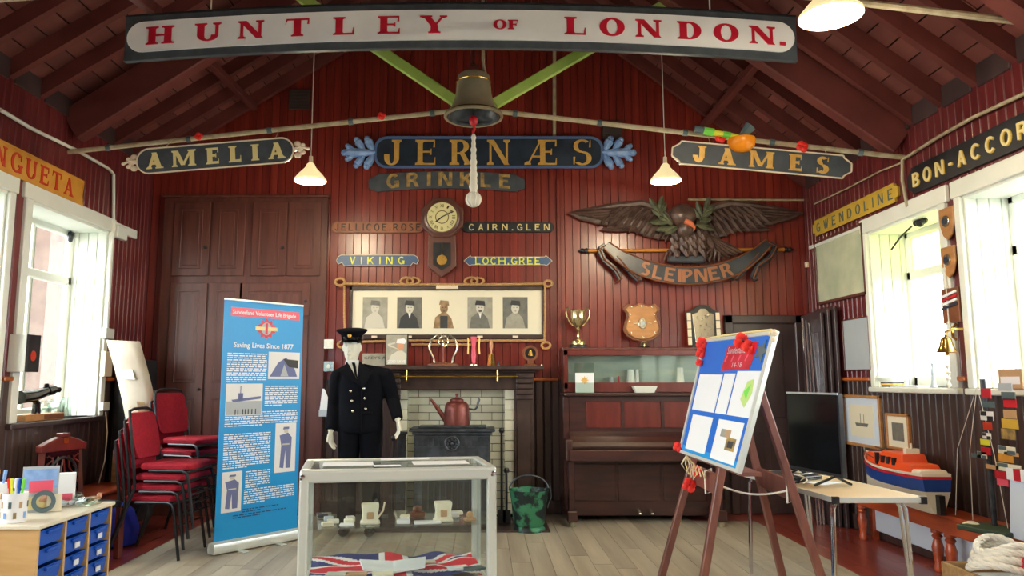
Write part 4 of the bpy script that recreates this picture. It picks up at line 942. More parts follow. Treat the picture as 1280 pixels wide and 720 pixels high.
# captain picture
p = onm(496); t = thing('captain_picture', 'dark framed picture of a saluting officer in white cap on mantel', 'picture', p, rot=(R(-6), 0, 0))
k = .0083; M().b(-.125, .115, -.012, .012, 0, .335).obj('frame', 'black', t, bevel=.004)
f = M().b(-.112, .102, -.016, -.011, .012, .322).obj('print', 'grey1', t)
flat([[(-.1, .015), (.1, .015), (.1, .12), (.05, .16), (0, .15), (-.06, .11)]], -.016, .001).obj('uniform', 'greyl', f)
flat([ellp(.035, .2, .035, .045)], -.017, .001).obj('face', 'skin', f); flat([[(-.01, .235), (.08, .225), (.095, .26), (.07, .285), (0, .275)]], -.018, .001).obj('cap', 'paper', f)
flat([[(.03, .165), (-.09, .2), (-.1, .225), (-.02, .245), (-.02, .23), (-.07, .215)]], -.0185, .001).obj('saluting_arm', 'greyl', f)
text('GOD SAVE', .04, -.0165, -.005, .03, w=.19).obj('caption', 'paper', f)
p = onm(465, 7.75); t = thing('stone_plaque', 'grey lettered plaque on mantel behind the mannequin shoulder', 'plaque', p)
M().b(-.1, .2, -.02, .01, 0, .13).obj('slab', 'grey1', t, bevel=.004); text("GREY'S AU", .04, -.0205, .05, .07, w=.26).obj('lettering', 'grey3', t)
# wheel trophy
p = onm(554, 7.62); t = thing('wheel_trophy', 'silver ship wheel trophy held in curved horns on wooden base', 'trophy', p)
M().lathe([(.16, 0), (.16, .015), (.12, .03), (0, .03)], seg=24, T=Matrix.Diagonal((1, .45, 1, 1))).obj('base', 'brown', t, smooth=True)
for s_ in (-1, 1): M().tube([(s_ * .09, 0, .03), (s_ * .1, 0, .08), (s_ * .14, 0, .16), (s_ * .145, 0, .2), (s_ * .12, 0, .27), (s_ * .06, 0, .315), (0, 0, .325)], [.012, .01, .012, .012, .011, .009, .007], 8).obj('horn', 'silver', t, smooth=True)
M().tube([(0, 0, .03), (0, 0, .2)], .009, 8).obj('stem', 'copper', t, smooth=True)
m = M().tube([(.05 * math.cos(R(20 * i)), 0, .245 + .05 * math.sin(R(20 * i))) for i in range(18)], .007, 6, True)
for i in range(8): m.tube([(0, 0, .245), (.075 * math.cos(R(45 * i)), 0, .245 + .075 * math.sin(R(45 * i)))], .005, 5)
m.ell((0, 0, .245), .018, 8).obj('wheel', 'silver', t, smooth=True)
p = onm(592); t = thing('pink_trophy', 'slim pink and yellow striped figurine beside the wheel trophy', 'ornament', p)
M().lathe([(.05, 0), (.05, .012), (.02, .03), (.0, .03)], seg=16).obj('base', 'silver', t, smooth=True)
M().lathe([(.02, .03), (.028, .1), (.02, .2), (.035, .3), (0, .3)], seg=10).obj('body', 'pink', t, smooth=True)
for s_ in (-1, 1): M().tube([(s_ * .06, 0, .12), (s_ * .055, 0, .2), (s_ * .06, 0, .29)], .009, 6).obj('streamer', 'gold', t, smooth=True)
p = onm(614); t = thing('brass_handbell', 'small square brass handbell with pink grip on the mantelpiece', 'bell', p)
M().lathe([(.05, 0), (.042, .02), (.03, .12), (0, .13)], seg=4).obj('bell_cup', 'brass', t, bevel=.004)
M().lathe([(.012, .12), (.008, .15), (.02, .2), (.018, .24), (.004, .27), (0, .27)], seg=10).obj('grip', 'skin', t, smooth=True)
p = onm(663, 7.6); t = thing('mantel_clock', 'small round wooden ring clock with a brass bell centre at mantel end', 'clock', p)
Tm2 = tr(0, 0, .125) @ Matrix.Rotation(R(90), 4, 'X')
M().lathe([(.055, -.02), (.08, -.02), (.08, .02), (.055, .02)], seg=24, T=Tm2).obj('ring', 'brown', t, smooth=True); M().prism(ellp(0, .125, .056, .056), -.004, .01).obj('dial', 'black', t)
M().lathe([(.03, .1), (.02, .13), (.012, .155), (0, .158)], seg=12, T=tr(0, -.02, 0) @ Matrix.Diagonal((1, .4, 1, 1))).obj('small_bell', 'brass', t, smooth=True)
M().b(-.06, .06, -.03, .03, 0, .015).b(-.03, .03, -.02, .02, .015, .05).obj('stand', 'brown', t, bevel=.004)
p = onm(677, 7.56); t = thing('brass_ornament', 'tiny brass ornament at right end of the mantelpiece', 'ornament', p); M().lathe([(.012, 0), (.01, .01), (.014, .02), (0, .03)], seg=10).obj('knob', 'brass', t, smooth=True)
p = onm(623); t = thing('small_figure', 'tiny dark figure standing right of the brass handbell', 'ornament', p); M().lathe([(.018, 0), (.01, .02), (.014, .035), (0, .05)], seg=8).obj('figure', 'iron', t, smooth=True)

# --- stove ---
SY = 7.15
s0, s1 = PY(511, 536, SY), PY(619, 536, SY); scx = (s0.x + s1.x) / 2; sw = s1.x - s0.x
t = thing('cast_iron_stove', 'black cast iron stove with arched front and wreath ornament below the kettle', 'stove', (scx, SY, .015))
ztop = s0.z - .015; b0 = PY(517, 560, SY).x - scx; b1 = PY(613, 560, SY).x - scx
M().b(-sw / 2, sw / 2, -.02, .42, ztop - .03, ztop).b(-sw / 2 + .03, sw / 2 - .03, 0, .4, ztop - .06, ztop - .03).b(-sw / 2 + .08, sw / 2 - .08, .05, .36, ztop, ztop + .02).obj('top_plate', 'iron', t, bevel=.01, seg=2)
M().b(b0, b1, .02, .40, .09, ztop - .06).obj('body', 'iron', t, bevel=.01)
m = M()
zc = .10; rr = (b1 - b0) / 2 - .06
for r_, w_ in ((rr, .02), (rr - .05, .012)):
    m.tube([(r_ * math.cos(R(a)), .015, .42 + (r_ * .62) * math.sin(R(a))) for a in range(0, 181, 12)], w_, 6)
for s_ in (-1, 1): m.b(s_ * rr - .02, s_ * rr + .02, 0, .03, .1, .42)
m.obj('arch_moulding', 'iron', t, smooth=True)
M().b(-rr + .02, rr - .02, .012, .03, .14, .44).obj('fire_door', 'black', t)
m = M(); 
for i in range(9): m.b(-rr + .08 + i * (2 * rr - .16) / 8 - .006, -rr + .08 + i * (2 * rr - .16) / 8 + .006, -.002, .012, .15, .5)
m.b(-rr + .05, rr - .05, -.003, .012, .43, .455)
m.obj('grate', 'iron', t)
m = M()
for i in range(14):
    x = b0 + .03 + i * (b1 - b0 - .06) / 13
    if abs(x) > .1: m.b(x - .008, x + .008, .008, .022, ztop - .17, ztop - .075)
m.b(b0, b1, .008, .022, ztop - .18, ztop - .165).b(b0, b1, .008, .022, ztop - .08, ztop - .065).obj('fluting', 'iron', t)
m = M().tube([(.065 * math.cos(R(20 * i)), .0, ztop - .14 + .065 * math.sin(R(20 * i))) for i in range(18)], .013, 6, True)
for i in range(8): m.ell((.04 * math.cos(R(45 * i)), 0, ztop - .14 + .04 * math.sin(R(45 * i))), (.018, .012, .018), 6)
m.ell((0, -.005, ztop - .14), .02, 8).obj('wreath', 'iron', t, smooth=True)
for s_ in (-1, 1):
    for y in (.05, .36): M().tube([(s_ * (b1 - .05), y, .1), (s_ * (b1 - .03), y, .05), (s_ * (b1 - .0), y - .01, .0)], [.03, .022, .03], 8).obj('leg', 'iron', t, smooth=True)
# kettle
kz = ztop + .036; kp = PY(571, 526, SY + .2); t = thing('copper_kettle', 'dark copper kettle with long straight spout on top of stove', 'kettle', (kp.x, SY + .2, kz))
q = .0078
M().lathe([(0, 0), (16 * q, 0), (16.5 * q, .03), (15.5 * q, .16), (14.8 * q, .2), (12 * q, .225), (8 * q, .235), (0, .235)], seg=28).obj('body', 'copper', t, smooth=True)
M().lathe([(8.5 * q, .232), (8.5 * q, .25), (7 * q, .258), (2 * q, .268), (1.5 * q, .28), (2.2 * q, .3), (0, .31)], seg=20).obj('lid', 'copper', t, smooth=True)
M().tube([(-14 * q, 0, .05), (-22 * q, 0, .14), (-32 * q, 0, .245), (-33.5 * q, 0, .25)], [.03, .022, .013, .015], 10).obj('spout', 'copper', t, smooth=True)
M().tube([(15 * q, 0, .16), (22 * q, 0, .15), (25 * q, 0, .17), (28 * q, 0, .25), (27 * q, 0, .27)], [.01, .009, .012, .012, .008], 8).obj('handle', 'iron', t, smooth=True)
# fire irons
def iron_(lab, px, y0, y1, knob=True):
    b_ = PY(px, y1, 7.45); a_ = PY(px, y0, 7.45); t = thing('fire_iron', lab, 'poker', (a_.x, 7.45, .015), group='fire irons')
    M().tube([(0, 0, 0), (0, 0, a_.z - .015)], .012, 8).obj('rod', 'black', t, smooth=True)
    M().ell((0, 0, a_.z - .0), .03, 8).obj('knob', 'black', t, smooth=True); M().b(-.04, .04, -.01, .01, 0, .12).obj('blade', 'black', t, bevel=.005)
iron_('black fire poker standing at left side of the stove', 492, 550, 640); iron_('taller black fire iron right of the stove', 627, 540, 640); iron_('black fire shovel furthest right of the stove against tiles', 633, 590, 640)
p = PY(502, 545, 7.4); t = thing('black_fire_guard', 'narrow black iron panel left of the stove below the mannequin hand', 'fire guard', (p.x, 7.4, .015)); M().b(-.045, .045, -.01, .01, 0, p.z).b(-.06, .06, -.02, .02, p.z, p.z + .03).obj('panel', 'iron', t, bevel=.006)
# coal scuttle
p = PZ(661, 661, 0); t = thing('coal_scuttle', 'worn green painted metal coal bucket standing right of the fireplace', 'bucket', (p.x, 7.15, 0))
k = .0078
M().lathe([(.15, 0), (.15, .02), (.13, .045), (.15, .08), (.165, .25), (.185, .36), (.19, .375), (.18, .37), (.16, .25), (.14, .09), (0, .08)], seg=28).obj('bucket_body', 'scut', t, smooth=True)
M().tube([(-.185 * math.cos(R(a)), .02, .37 + .13 * math.sin(R(a))) for a in range(-5, 186, 12)], .01, 6).obj('carrying_handle', 'iron', t, smooth=True)
M().tube([(.17, .05, .2), (.21, .05, .3), (.2, .05, .42), (.15, .05, .36)], .01, 6).obj('back_handle', 'iron', t, smooth=True)

# --- piano ---
P0, P1 = PY(709, 560, 7.5), PY(894, 560, 7.5); pw_ = P1.x - P0.x; pcx = (P0.x + P1.x) / 2; pz = PY(760, 491, 7.55).z
t = thing('upright_piano', 'dark mahogany upright piano with red panels closed lid standing by wall', 'piano', (pcx, YB, 0))
h = pw_ / 2
M().b(-h - .02, h + .02, -.48, -.04, pz - .035, pz).obj('top_lid', 'piano', t, bevel=.01, seg=2)
for s_ in (-1, 1): M().b(s_ * h - .03, s_ * h + .03, -.44, -.05, .06, pz - .035).obj('side', 'piano', t, bevel=.008)
up = M().b(-h + .03, h - .03, -.43, -.08, .86, pz - .035).obj('upper_front', 'piano', t, bevel=.005)
zb, zt2 = PY(780, 535, 7.57).z, PY(780, 502, 7.57).z
for px0, px1 in ((733, 777), (779, 826), (829, 872)):
    a, b = PY(px0, 520, 7.57).x - pcx, PY(px1, 520, 7.57).x - pcx
    M().b(a, b, -.438, -.42, zb, zt2).obj('front_panel', 'pianop', t, bevel=.004, label='reddish polished panel')
for px0, px1 in ((776, 780), (826, 830)):
    a, b = PY(px0, 520, 7.57).x - pcx, PY(px1, 520, 7.57).x - pcx; M().b(a, b, -.45, -.42, zb, zt2).obj('panel_strip', 'piano', t)
kz1, kz0 = PY(780, 549, 7.35).z, PY(780, 577, 7.3).z
fall = M(); fall.rings([[Vector((x, y, z)) for y, z in ((-.42, kz1 + .06), (-.56, kz1 + .02), (-.66, kz1 - .03), (-.68, kz1 - .07), (-.66, kz1 - .1), (-.42, kz1 - .1))] for x in (-h + .02, h - .02)]); fall.obj('keyboard_lid', 'piano', t, bevel=.006)
M().b(-h - .0, h + .0, -.7, -.4, kz0, kz1 - .1).obj('key_bed', 'piano', t, bevel=.008)
for s_ in (-1, 1):
    M().b(s_ * (h - .0) - .035, s_ * (h - .0) + .035, -.68, -.4, kz0, kz1).obj('cheek', 'piano', t, bevel=.015, seg=2)
    M().b(s_ * (h - .02) - .03, s_ * (h - .02) + .03, -.66, -.58, .14, kz0).obj('front_leg', 'piano', t, bevel=.008)
    M().b(s_ * (h - .02) - .05, s_ * (h - .02) + .05, -.72, -.42, .045, .15).obj('toe_block', 'piano', t, bevel=.01)
    M().lathe([(0, 0), (.03, 0), (.03, .045), (0, .045)], (s_ * (h - .02), -.68, 0), 10).obj('castor', 'bell', t, smooth=True)
M().b(-h + .03, h - .03, -.42, -.08, .06, kz0).obj('lower_front', 'piano', t)
for i in range(3):
    a = -h + .06 + i * (2 * h - .12) / 3; b = a + (2 * h - .12) / 3 - .025
    M().b(a, b, -.43, -.415, .2, kz0 - .05).obj('lower_panel', 'piano', t, bevel=.005)
for x in (-.03, .09): M().beam((x, -.42, .12), (x, -.52, .09), .03, .015).obj('pedal', 'silver', t, bevel=.004)
# display wall case on the piano
c0_, c1_ = PY(703, 434, 7.7), PY(909, 434, 7.7); cz1 = c0_.z; cz0 = pz + .003
t = thing('glass_display_box', 'long reddish wooden display box with glass front and seascape backdrop on piano', 'display case', ((c0_.x + c1_.x) / 2, YB - .16, cz0))
W_ = c1_.x - c0_.x; H_ = cz1 - cz0; h = W_ / 2
M().b(-h, h, -.14, .12, H_ - .03, H_).obj('top', 'cup', t, bevel=.006); M().b(-h + .01, h - .01, -.13, .12, 0, .035).obj('bottom', 'cup', t)
for s_ in (-1, 1): M().b(s_ * (h - .02) - .012, s_ * (h - .02) + .012, -.13, .12, .03, H_ - .03).obj('side', 'cup', t)
fr = M(); 
for r in ((-h + .01, h - .01, 0, .1), (-h + .01, h - .01, H_ - .085, H_ - .03), (-h + .01, -h + .055, .03, H_ - .03), (h - .055, h - .01, .03, H_ - .03)): fr.b(r[0], r[1], -.148, -.13, r[2], r[3])
fr.obj('front_frame', 'pianop', t, bevel=.004)
M().b(-h + .03, h - .03, .08, .1, .03, H_ - .03).obj('painted_backdrop', 'sea', t); M().b(-h + .05, h - .05, -.138, -.134, .1, H_ - .085).obj('glass_front', 'case', t)
for i, (px, w_, hh_, mm, nm, lb) in enumerate(((789, .11, .2, 'white', 'model_lighthouse', 'white model lighthouse standing inside the long glass display box'), (797, .045, .2, 'paper', 'model_tower', 'slim white model tower inside the long glass display box'), (851, .1, .22, 'white', 'model_sail', 'white leaning model sail inside the glass display box'), (764, .06, .12, 'greyp', 'model_boat', 'grey model boat inside the glass display box'), (774, .025, .13, 'rdp', 'model_mast', 'thin red model mast inside the glass display box'))):
    x = PY(px, 470, 7.85).x; o = thing(nm, lb, 'model', (x, YB - .13, cz0 + .036)); M().lathe([(w_ / 2, 0), (w_ / 2.6, hh_ * .6), (w_ / 3, hh_), (0, hh_)], seg=8).obj('body', mm, o, smooth=True)
# things in front of it
p = PY(731, 491, 7.6); t = thing('leaflet_holder', 'clear leaflet holder with white card and orange star on piano', 'leaflet holder', (p.x, 7.6, pz + .001))
M().b(-.095, .095, -.004, .0, 0, .2).obj('card', 'paper', t)
M().b(-.1, .1, -.012, -.008, 0, .1).b(-.1, .1, .002, .006, 0, .3).b(-.1, .1, -.012, .05, -.0005, .004).obj('acrylic_holder', 'glassy', t)
st_ = [(.045 * (1 if i % 2 == 0 else .5) * math.cos(R(22.5 * i)), .125 + .045 * (1 if i % 2 == 0 else .5) * math.sin(R(22.5 * i))) for i in range(16)]
flat([st_], -.0045, .001).obj('star_print', 'gold', t)
p = PY(806, 489, 7.6); t = thing('white_dish', 'shallow white dish resting on top of the piano', 'dish', (p.x, 7.62, pz + .001))
M().rings([[Vector((sx * a, sy * b, z)) for sx, sy in ((-1, -1), (1, -1), (1, 1), (-1, 1))] for a, b, z in ((.09, .05, 0), (.12, .07, .065), (.115, .065, .065), (.088, .048, .01))]).obj('dish', 'white', t)
# on top of the display box
TZ = cz1 + .002; Yt = YB - .15
def ont(px): return Vector((PY(px, 434, Yt).x, Yt, TZ))
p = ont(723); t = thing('trophy_cup', 'tall silver-gilt two-handled trophy cup on the display box', 'trophy', p); s_ = .0081
M().lathe([(11 * s_, 0), (11 * s_, 3 * s_), (10 * s_, 4 * s_), (0, 4 * s_)], seg=24).obj('plinth', 'black', t, smooth=True)
M().lathe([(9.5 * s_, 4 * s_), (9.5 * s_, 8 * s_), (9 * s_, 9 * s_), (5 * s_, 11 * s_), (2 * s_, 14 * s_), (1.6 * s_, 20 * s_), (3 * s_, 22 * s_), (2 * s_, 24 * s_), (5 * s_, 27 * s_), (9 * s_, 33 * s_), (10 * s_, 40 * s_), (10 * s_, 46 * s_), (11 * s_, 49 * s_), (10 * s_, 49 * s_), (8.5 * s_, 40 * s_), (0, 30 * s_)], seg=28).obj('cup', 'gilt', t, smooth=True)
for d in (-1, 1): M().tube([(d * 6 * s_, 0, 28 * s_), (d * 11 * s_, 0, 33 * s_), (d * 15 * s_, 0, 43 * s_), (d * 15.5 * s_, 0, 50 * s_), (d * 13 * s_, 0, 53 * s_), (d * 10 * s_, 0, 49 * s_)], .008, 8).obj('handle', 'gilt', t, smooth=True)
p = ont(804); t = thing('trophy_shield', 'pale wooden shield trophy with silver bosses leaning on red boards', 'trophy', p, rot=(R(-5), 0, 0))
def shield(w, h, z0):
    P = [(0, 0), (.25, .04), (.42, .14), (.5, .3), (.46, .5), (.4, .62), (.42, .74), (.5, .84), (.36, .98), (.2, .93), (0, 1.0)]
    return [(x * w, z0 + z * h) for x, z in P] + [(-x * w, z0 + z * h) for x, z in reversed(P[1:-1])]
M().prism(shield(.41, .42, .065), 0, .02).obj('back_board', 'brown', t, bevel=.005); M().prism(shield(.35, .38, .085), -.02, 0).obj('shield_board', 'woodmid', t, bevel=.008)
M().prism(ellp(0, .255, .045, .06), -.028, -.02).obj('centre_boss', 'silver', t, bevel=.004)
M().prism(ellp(0, .255, .022, .03), -.032, -.028).obj('centre_badge', 'greyp', t)
for x, z in shield(.30, .33, .11)[::2]: M().ell((x, -.022, z), (.012, .008, .012), 8).obj('stud', 'silver', t, smooth=True)
flat([rect(-.1, -.05, .25, .262), rect(.05, .1, .25, .262)], -.02, .003).obj('scroll', 'silver', t)
M().lathe([(.06, 0), (.05, .03), (.03, .06), (.0, .07)], seg=10, T=tr(0, -.05, 0)).obj('support', 'silver', t, smooth=True)
p = ont(881); t = thing('silver_plaque_trophy', 'black arched trophy plaque with a silver plate at right of the display box', 'trophy', p, rot=(R(-5), 0, R(-6)))
M().prism([(-.13, 0), (.13, 0), (.16, .2), (.175, .38), (.13, .4), (.1, .42), (.06, .455), (0, .465), (-.06, .455), (-.1, .42), (-.13, .4), (-.19, .38), (-.16, .2)], 0, .02).obj('back_board', 'black', t, bevel=.005)
M().prism([(-.09, .05), (.1, .05), (.115, .36), (.06, .38), (.03, .42), (-.03, .42), (-.06, .38), (-.115, .36)], -.012, 0).obj('plate', 'silver', t, bevel=.004)
m = M(); random.seed(3)
for k in range(26): x, z = random.uniform(-.07, .08), random.uniform(.08, .36); m.ell((x, -.014, z), (random.uniform(.006, .014), .006, random.uniform(.006, .016)), 6)
o = m.obj('engraving', 'silver', t, smooth=True); o['kind'] = 'stuff'
for s_ in (-1, 1):
    for k in range(4): M().b(s_ * .15 - .02, s_ * .15 + .02, -.008, 0, .03 + .088 * k, .11 + .088 * k).obj('name_plate', 'cream', t)

# ================= MANNEQUIN =================
MY = 6.95; mc = PY(447, 560, MY); mx = mc.x
def mz(py, y=MY): return PY(447, py, y).z
def mxx(px, py, y=MY): return PY(px, py, y).x - mx
t = thing('mannequin', 'white mannequin in navy double-breasted naval uniform and peaked cap before the fireplace', 'mannequin', (mx, MY, 0))
zc_top = mz(407); zch = mz(446); zsh = mz(455); zhem = mz(541); S_ = zch
def ring(c, rx, ry, n=16, tilt=0):
    return [Vector((c[0] + rx * math.cos(2 * PI * k / n), c[1] + ry * math.sin(2 * PI * k / n), c[2] + tilt * math.cos(2 * PI * k / n))) for k in range(n)]
def limb(m, pts, rs, seg=12): return m.tube(pts, rs, seg)
hx = mxx(440, 430); hz = mz(431)
body = M()
body.rings([ring((hx + .01 * 0, 0, z), rx, ry) for z, rx, ry in ((hz - .155, .02, .03), (hz - .15, .05, .055), (hz - .12, .062, .075), (hz - .07, .073, .088), (hz - .01, .08, .098), (hz + .05, .08, .1), (hz + .09, .068, .085), (hz + .12, .04, .05), (hz + .13, .01, .01))])
body.ell((hx - .012, -.1, hz - .045), (.014, .022, .032), 8).ell((hx - .012, -.088, hz - .09), (.026, .012, .01), 8).ell((hx - .012, -.078, hz - .13), (.025, .022, .02), 8)
body.ell((hx - .012, -.088, hz - .0), (.055, .016, .014), 8)
for s_ in (-1, 1): body.ell((hx + s_ * .082, .01, hz - .03), (.012, .022, .034), 8)
body.tube([(hx, .01, hz - .1), (hx + .01, .01, hz - .2), (.02, .015, zsh - .05)], [.058, .055, .07], 14)
tw = .185
body.rings([ring((.02, 0, z), rx, ry) for z, rx, ry in ((.93, .13, .1), (1.0, .16, .11), (1.15, .14, .1), (1.35, .17, .115), (1.42, .15, .1), (1.47, .08, .06), (1.5, .05, .05))])
sl, sr = (mxx(424, 470), 0, mz(466)), (mxx(480, 470), 0, mz(466))
el_, er = (mxx(417, 505), .03, mz(508)), (mxx(491, 500), .02, mz(500))
wl_, wr_ = (mxx(415, 540), -.06, mz(538)), (mxx(499, 522), -.1, mz(524))
limb(body, [sl, el_, wl_], [.06, .043, .03]); limb(body, [sr, er, wr_], [.06, .043, .03])
for s_, fx_ in ((-1, -.11), (1, .1)):
    limb(body, [(s_ * .085 + .02, 0, .95), (s_ * .1 + .02, .0, .52), (s_ * .11 + .02, .02, .12)], [.095, .06, .042])
    body.tube([(s_ * .11 + .02, .03, .09), (s_ * .115 + .02, -.1, .05)], [.04, .035], 8)
def hand_(w, dirv, side, curl):
    w = Vector(w); d = Vector(dirv).normalized(); sd = Vector((side, 0, 0)); sd = (sd - d * sd.dot(d)).normalized(); nrm = d.cross(sd).normalized()
    if nrm.y > 0: nrm = -nrm
    f = Vector((0, -1, 0)); sd2 = Vector((side * .35, -.94, 0)).normalized()
    body.rings([[w + d * a + sd2 * (b * math.cos(2 * PI * k / 10)) + sd * (.016 * math.sin(2 * PI * k / 10)) for k in range(10)] for a, b in ((-.02, .024), (.02, .033), (.06, .04), (.095, .038))])
    for i, ln in enumerate((.075, .085, .08, .062)):
        b0 = w + d * .085 + sd2 * (.032 - .0205 * i); inn = -sd * curl
        body.tube([b0, b0 + d * ln * .4 + inn * .006, b0 + d * ln * .72 + inn * .022, b0 + d * ln + inn * .038], [.0105, .0098, .009, .0072], 8)
    tb = w + d * .03 + sd2 * .032
    body.tube([tb, tb + d * .035 + sd2 * .022, tb + d * .07 + sd2 * .03], [.013, .011, .009], 8)
hand_(wl_, (.05, -.05, -1), -1, 1); hand_(wr_, (.12, -.15, -1), 1, 1)
bo = body.obj('body', 'mann', t, smooth=True, label='blank white mannequin figure with bare head and hands')
rm = bo.modifiers.new('rm', 'REMESH'); rm.mode = 'VOXEL'; rm.voxel_size = .0058; rm.use_smooth_shade = True
sm = bo.modifiers.new('sm', 'SMOOTH'); sm.iterations = 2; sm.factor = .4
# jacket: torso, yoke and sleeves grown together
jk = M()
zz = [(zhem, .205, .135), (zhem + .06, .212, .142), (zhem + .2, .2, .135), (mz(505), .198, .132), (mz(490), .208, .14), (mz(478), .212, .135), (mz(469), .2, .12), (mz(463), .16, .1), (mz(459), .1, .08)]
jk.rings([ring((.02, .0, z), rx, ry, 24) for z, rx, ry in zz])
sl2, sr2 = Vector((mxx(423, 470), 0, mz(470))), Vector((mxx(482, 470), 0, mz(469)))
jk.tube([sl2, (hx + .0, .02, mz(459.5)), sr2], [.068, .06, .068], 14)
for a, c0_s, c_ in ((sl2, el_, wl_), (sr2, er, wr_)):
    b, c_ = Vector(c0_s), Vector(c_)
    jk.ell(a, (.075, .075, .07), 12); jk.tube([a, a.lerp(b, .45), b, b.lerp(c_, .55), c_ + (c_ - b).normalized() * -.005], [.075, .074, .064, .057, .052], 16)
jo = jk.obj('jacket', 'cloth', t, smooth=True)
rj = jo.modifiers.new('rm', 'REMESH'); rj.mode = 'VOXEL'; rj.voxel_size = .012; rj.use_smooth_shade = True
sj = jo.modifiers.new('sm', 'SMOOTH'); sj.iterations = 3; sj.factor = .5
def chest(nm, mt, pts, d0, d1, par):
    """plate on the chest: pixel points, depth in front of the centre"""
    q = [PY(px, py, MY - dd) - Vector((mx, MY, 0)) for px, py, dd in pts]; n_ = len(q)
    M().add(q + [p + Vector((0, .03, 0)) for p in q], [tuple(range(n_)), tuple(range(2 * n_ - 1, n_ - 1, -1))] + [(i, i + n_, (i + 1) % n_ + n_, (i + 1) % n_) for i in range(n_)]).obj(nm, mt, par, bevel=.003)
M().rings([ring((hx + .005, .008, z), rx, ry) for z, rx, ry in ((mz(462), .078, .078), (mz(455), .068, .07), (mz(450), .063, .066))]).obj('collar', 'shirt', t, smooth=True)
chest('shirt_front', 'shirt', [(434, 450, .075), (448, 450, .075), (451, 462, .11), (446, 474, .145), (437, 462, .11)], 0, 0, t)
chest('tie', 'cloth', [(439.5, 453, .09), (443.5, 453, .09), (444.5, 458, .115), (446.5, 474, .155), (443, 468, .14), (441, 458, .115)], 0, 0, t)
chest('lapel', 'cloth', [(433, 452, .08), (436, 456, .11), (446, 474, .155), (452, 484, .162), (440, 476, .158), (428, 469, .145), (427, 464, .13)], 0, 0, jo)
chest('lapel', 'cloth', [(449, 451, .08), (448, 458, .115), (446, 474, .158), (452, 485, .165), (460, 474, .15), (464, 468, .14), (462, 463, .125)], 0, 0, jo)
M().beam((.05, -.152, mz(486)), (.055, -.146, zhem + .005), .006, .012).obj('front_edge', 'cloth', jo)
for px, py in ((438.5, 489), (455, 485.5), (440, 501), (456, 498), (441, 514), (457, 511)):
    p = PY(px, py, MY - .14); M().ell((p.x - mx, -.146, p.z), (.013, .008, .013), 10).obj('button', 'silver', jo, smooth=True, label='bright metal button')
M().b(.06, .15, -.146, -.125, mz(517), mz(514)).obj('pocket_flap', 'cloth', jo, bevel=.004)
# trousers and shoes
for s_ in (-1, 1):
    M().tube([(s_ * .09 + .02, 0, zhem + .08), (s_ * .1 + .02, 0, .75), (s_ * .11 + .02, .0, .45), (s_ * .115 + .02, .02, .07)], [.112, .1, .085, .085], 16).obj('trouser_leg', 'cloth', t, smooth=True)
    M().ell((s_ * .115 + .02, -.06, .045), (.05, .14, .045), 14).obj('shoe', 'gloss', t, smooth=True)
# cap
Tc = tr(hx, 0, 0) @ Matrix.Rotation(R(-3), 4, 'Y') @ Matrix.Rotation(R(7), 4, 'X')
cz_ = mz(421) ; 
cap = M().lathe([(.092, -.045), (.097, -.04), (.1, .015), (.14, .05), (.145, .062), (.135, .07), (.08, .08), (0, .082)], seg=28, T=tr(hx, 0, cz_) @ Matrix.Rotation(R(8), 4, 'X') @ Matrix.Diagonal((1, 1.08, 1, 1))).obj('cap', 'cloth', t, smooth=True, label='navy peaked cap')
M().lathe([(.1, -.038), (.102, -.03), (.104, .008), (.1, .012)], seg=28, T=tr(hx, 0, cz_) @ Matrix.Rotation(R(8), 4, 'X') @ Matrix.Diagonal((1, 1.08, 1, 1))).obj('cap_band', 'gloss', cap, smooth=True)
m = M(); rs = []
for a in range(-70, 71, 14):
    dx, dy = math.sin(R(a)), -math.cos(R(a)); rs.append([Vector((hx + .094 * dx, .1 * dy, cz_ - .03)), Vector((hx + .112 * dx, (.1 + .055 * math.cos(R(a))) * dy, cz_ - .058)), Vector((hx + .112 * dx, (.1 + .055 * math.cos(R(a))) * dy, cz_ - .063)), Vector((hx + .094 * dx, .1 * dy, cz_ - .037))])
m.rings(rs).obj('peak', 'gloss', cap, smooth=True)
M().ell((hx - .003, -.122, cz_ + .008), (.019, .01, .025), 10).ell((hx - .003, -.128, cz_ + .0), (.012, .01, .012), 8).obj('badge', 'gold', cap, smooth=True)
# light switches, white cloth
for py, lb, s_ in ((430, 'plain white square light switch on cupboard edge beside the mannequin cap', .1), (458, 'silver dimmer switch on cupboard edge below the white switch', .11)):
    p = PY(411, py, YB - .1); o = thing('light_switch', lb, 'switch', p); M().b(-s_ / 2, s_ / 2, -.012, .0, -s_ / 2, s_ / 2).obj('plate', 'white' if py < 440 else 'silver', o, bevel=.004)
    M().lathe([(.02, .012), (.018, .035), (0, .036)], seg=12, T=Matrix.Rotation(R(90), 4, 'X')).obj('dial', 'white', o, smooth=True) if py > 440 else M().b(-.012, .012, -.018, -.01, -.02, .02).obj('rocker', 'white', o)
p = PY(405, 505, YB - .14); o = thing('hanging_cloth', 'small white and blue leaflet hanging by the cupboard behind mannequin arm', 'leaflet', p)
M().prism([(-.05, -.13), (.05, -.13), (.05, .05), (-.0, .16), (-.02, .16)], -.008, 0).obj('sheet', 'paper', o); M().b(-.05, .05, -.01, -.008, -.13, -.06).obj('blue_print', 'greyp', o)

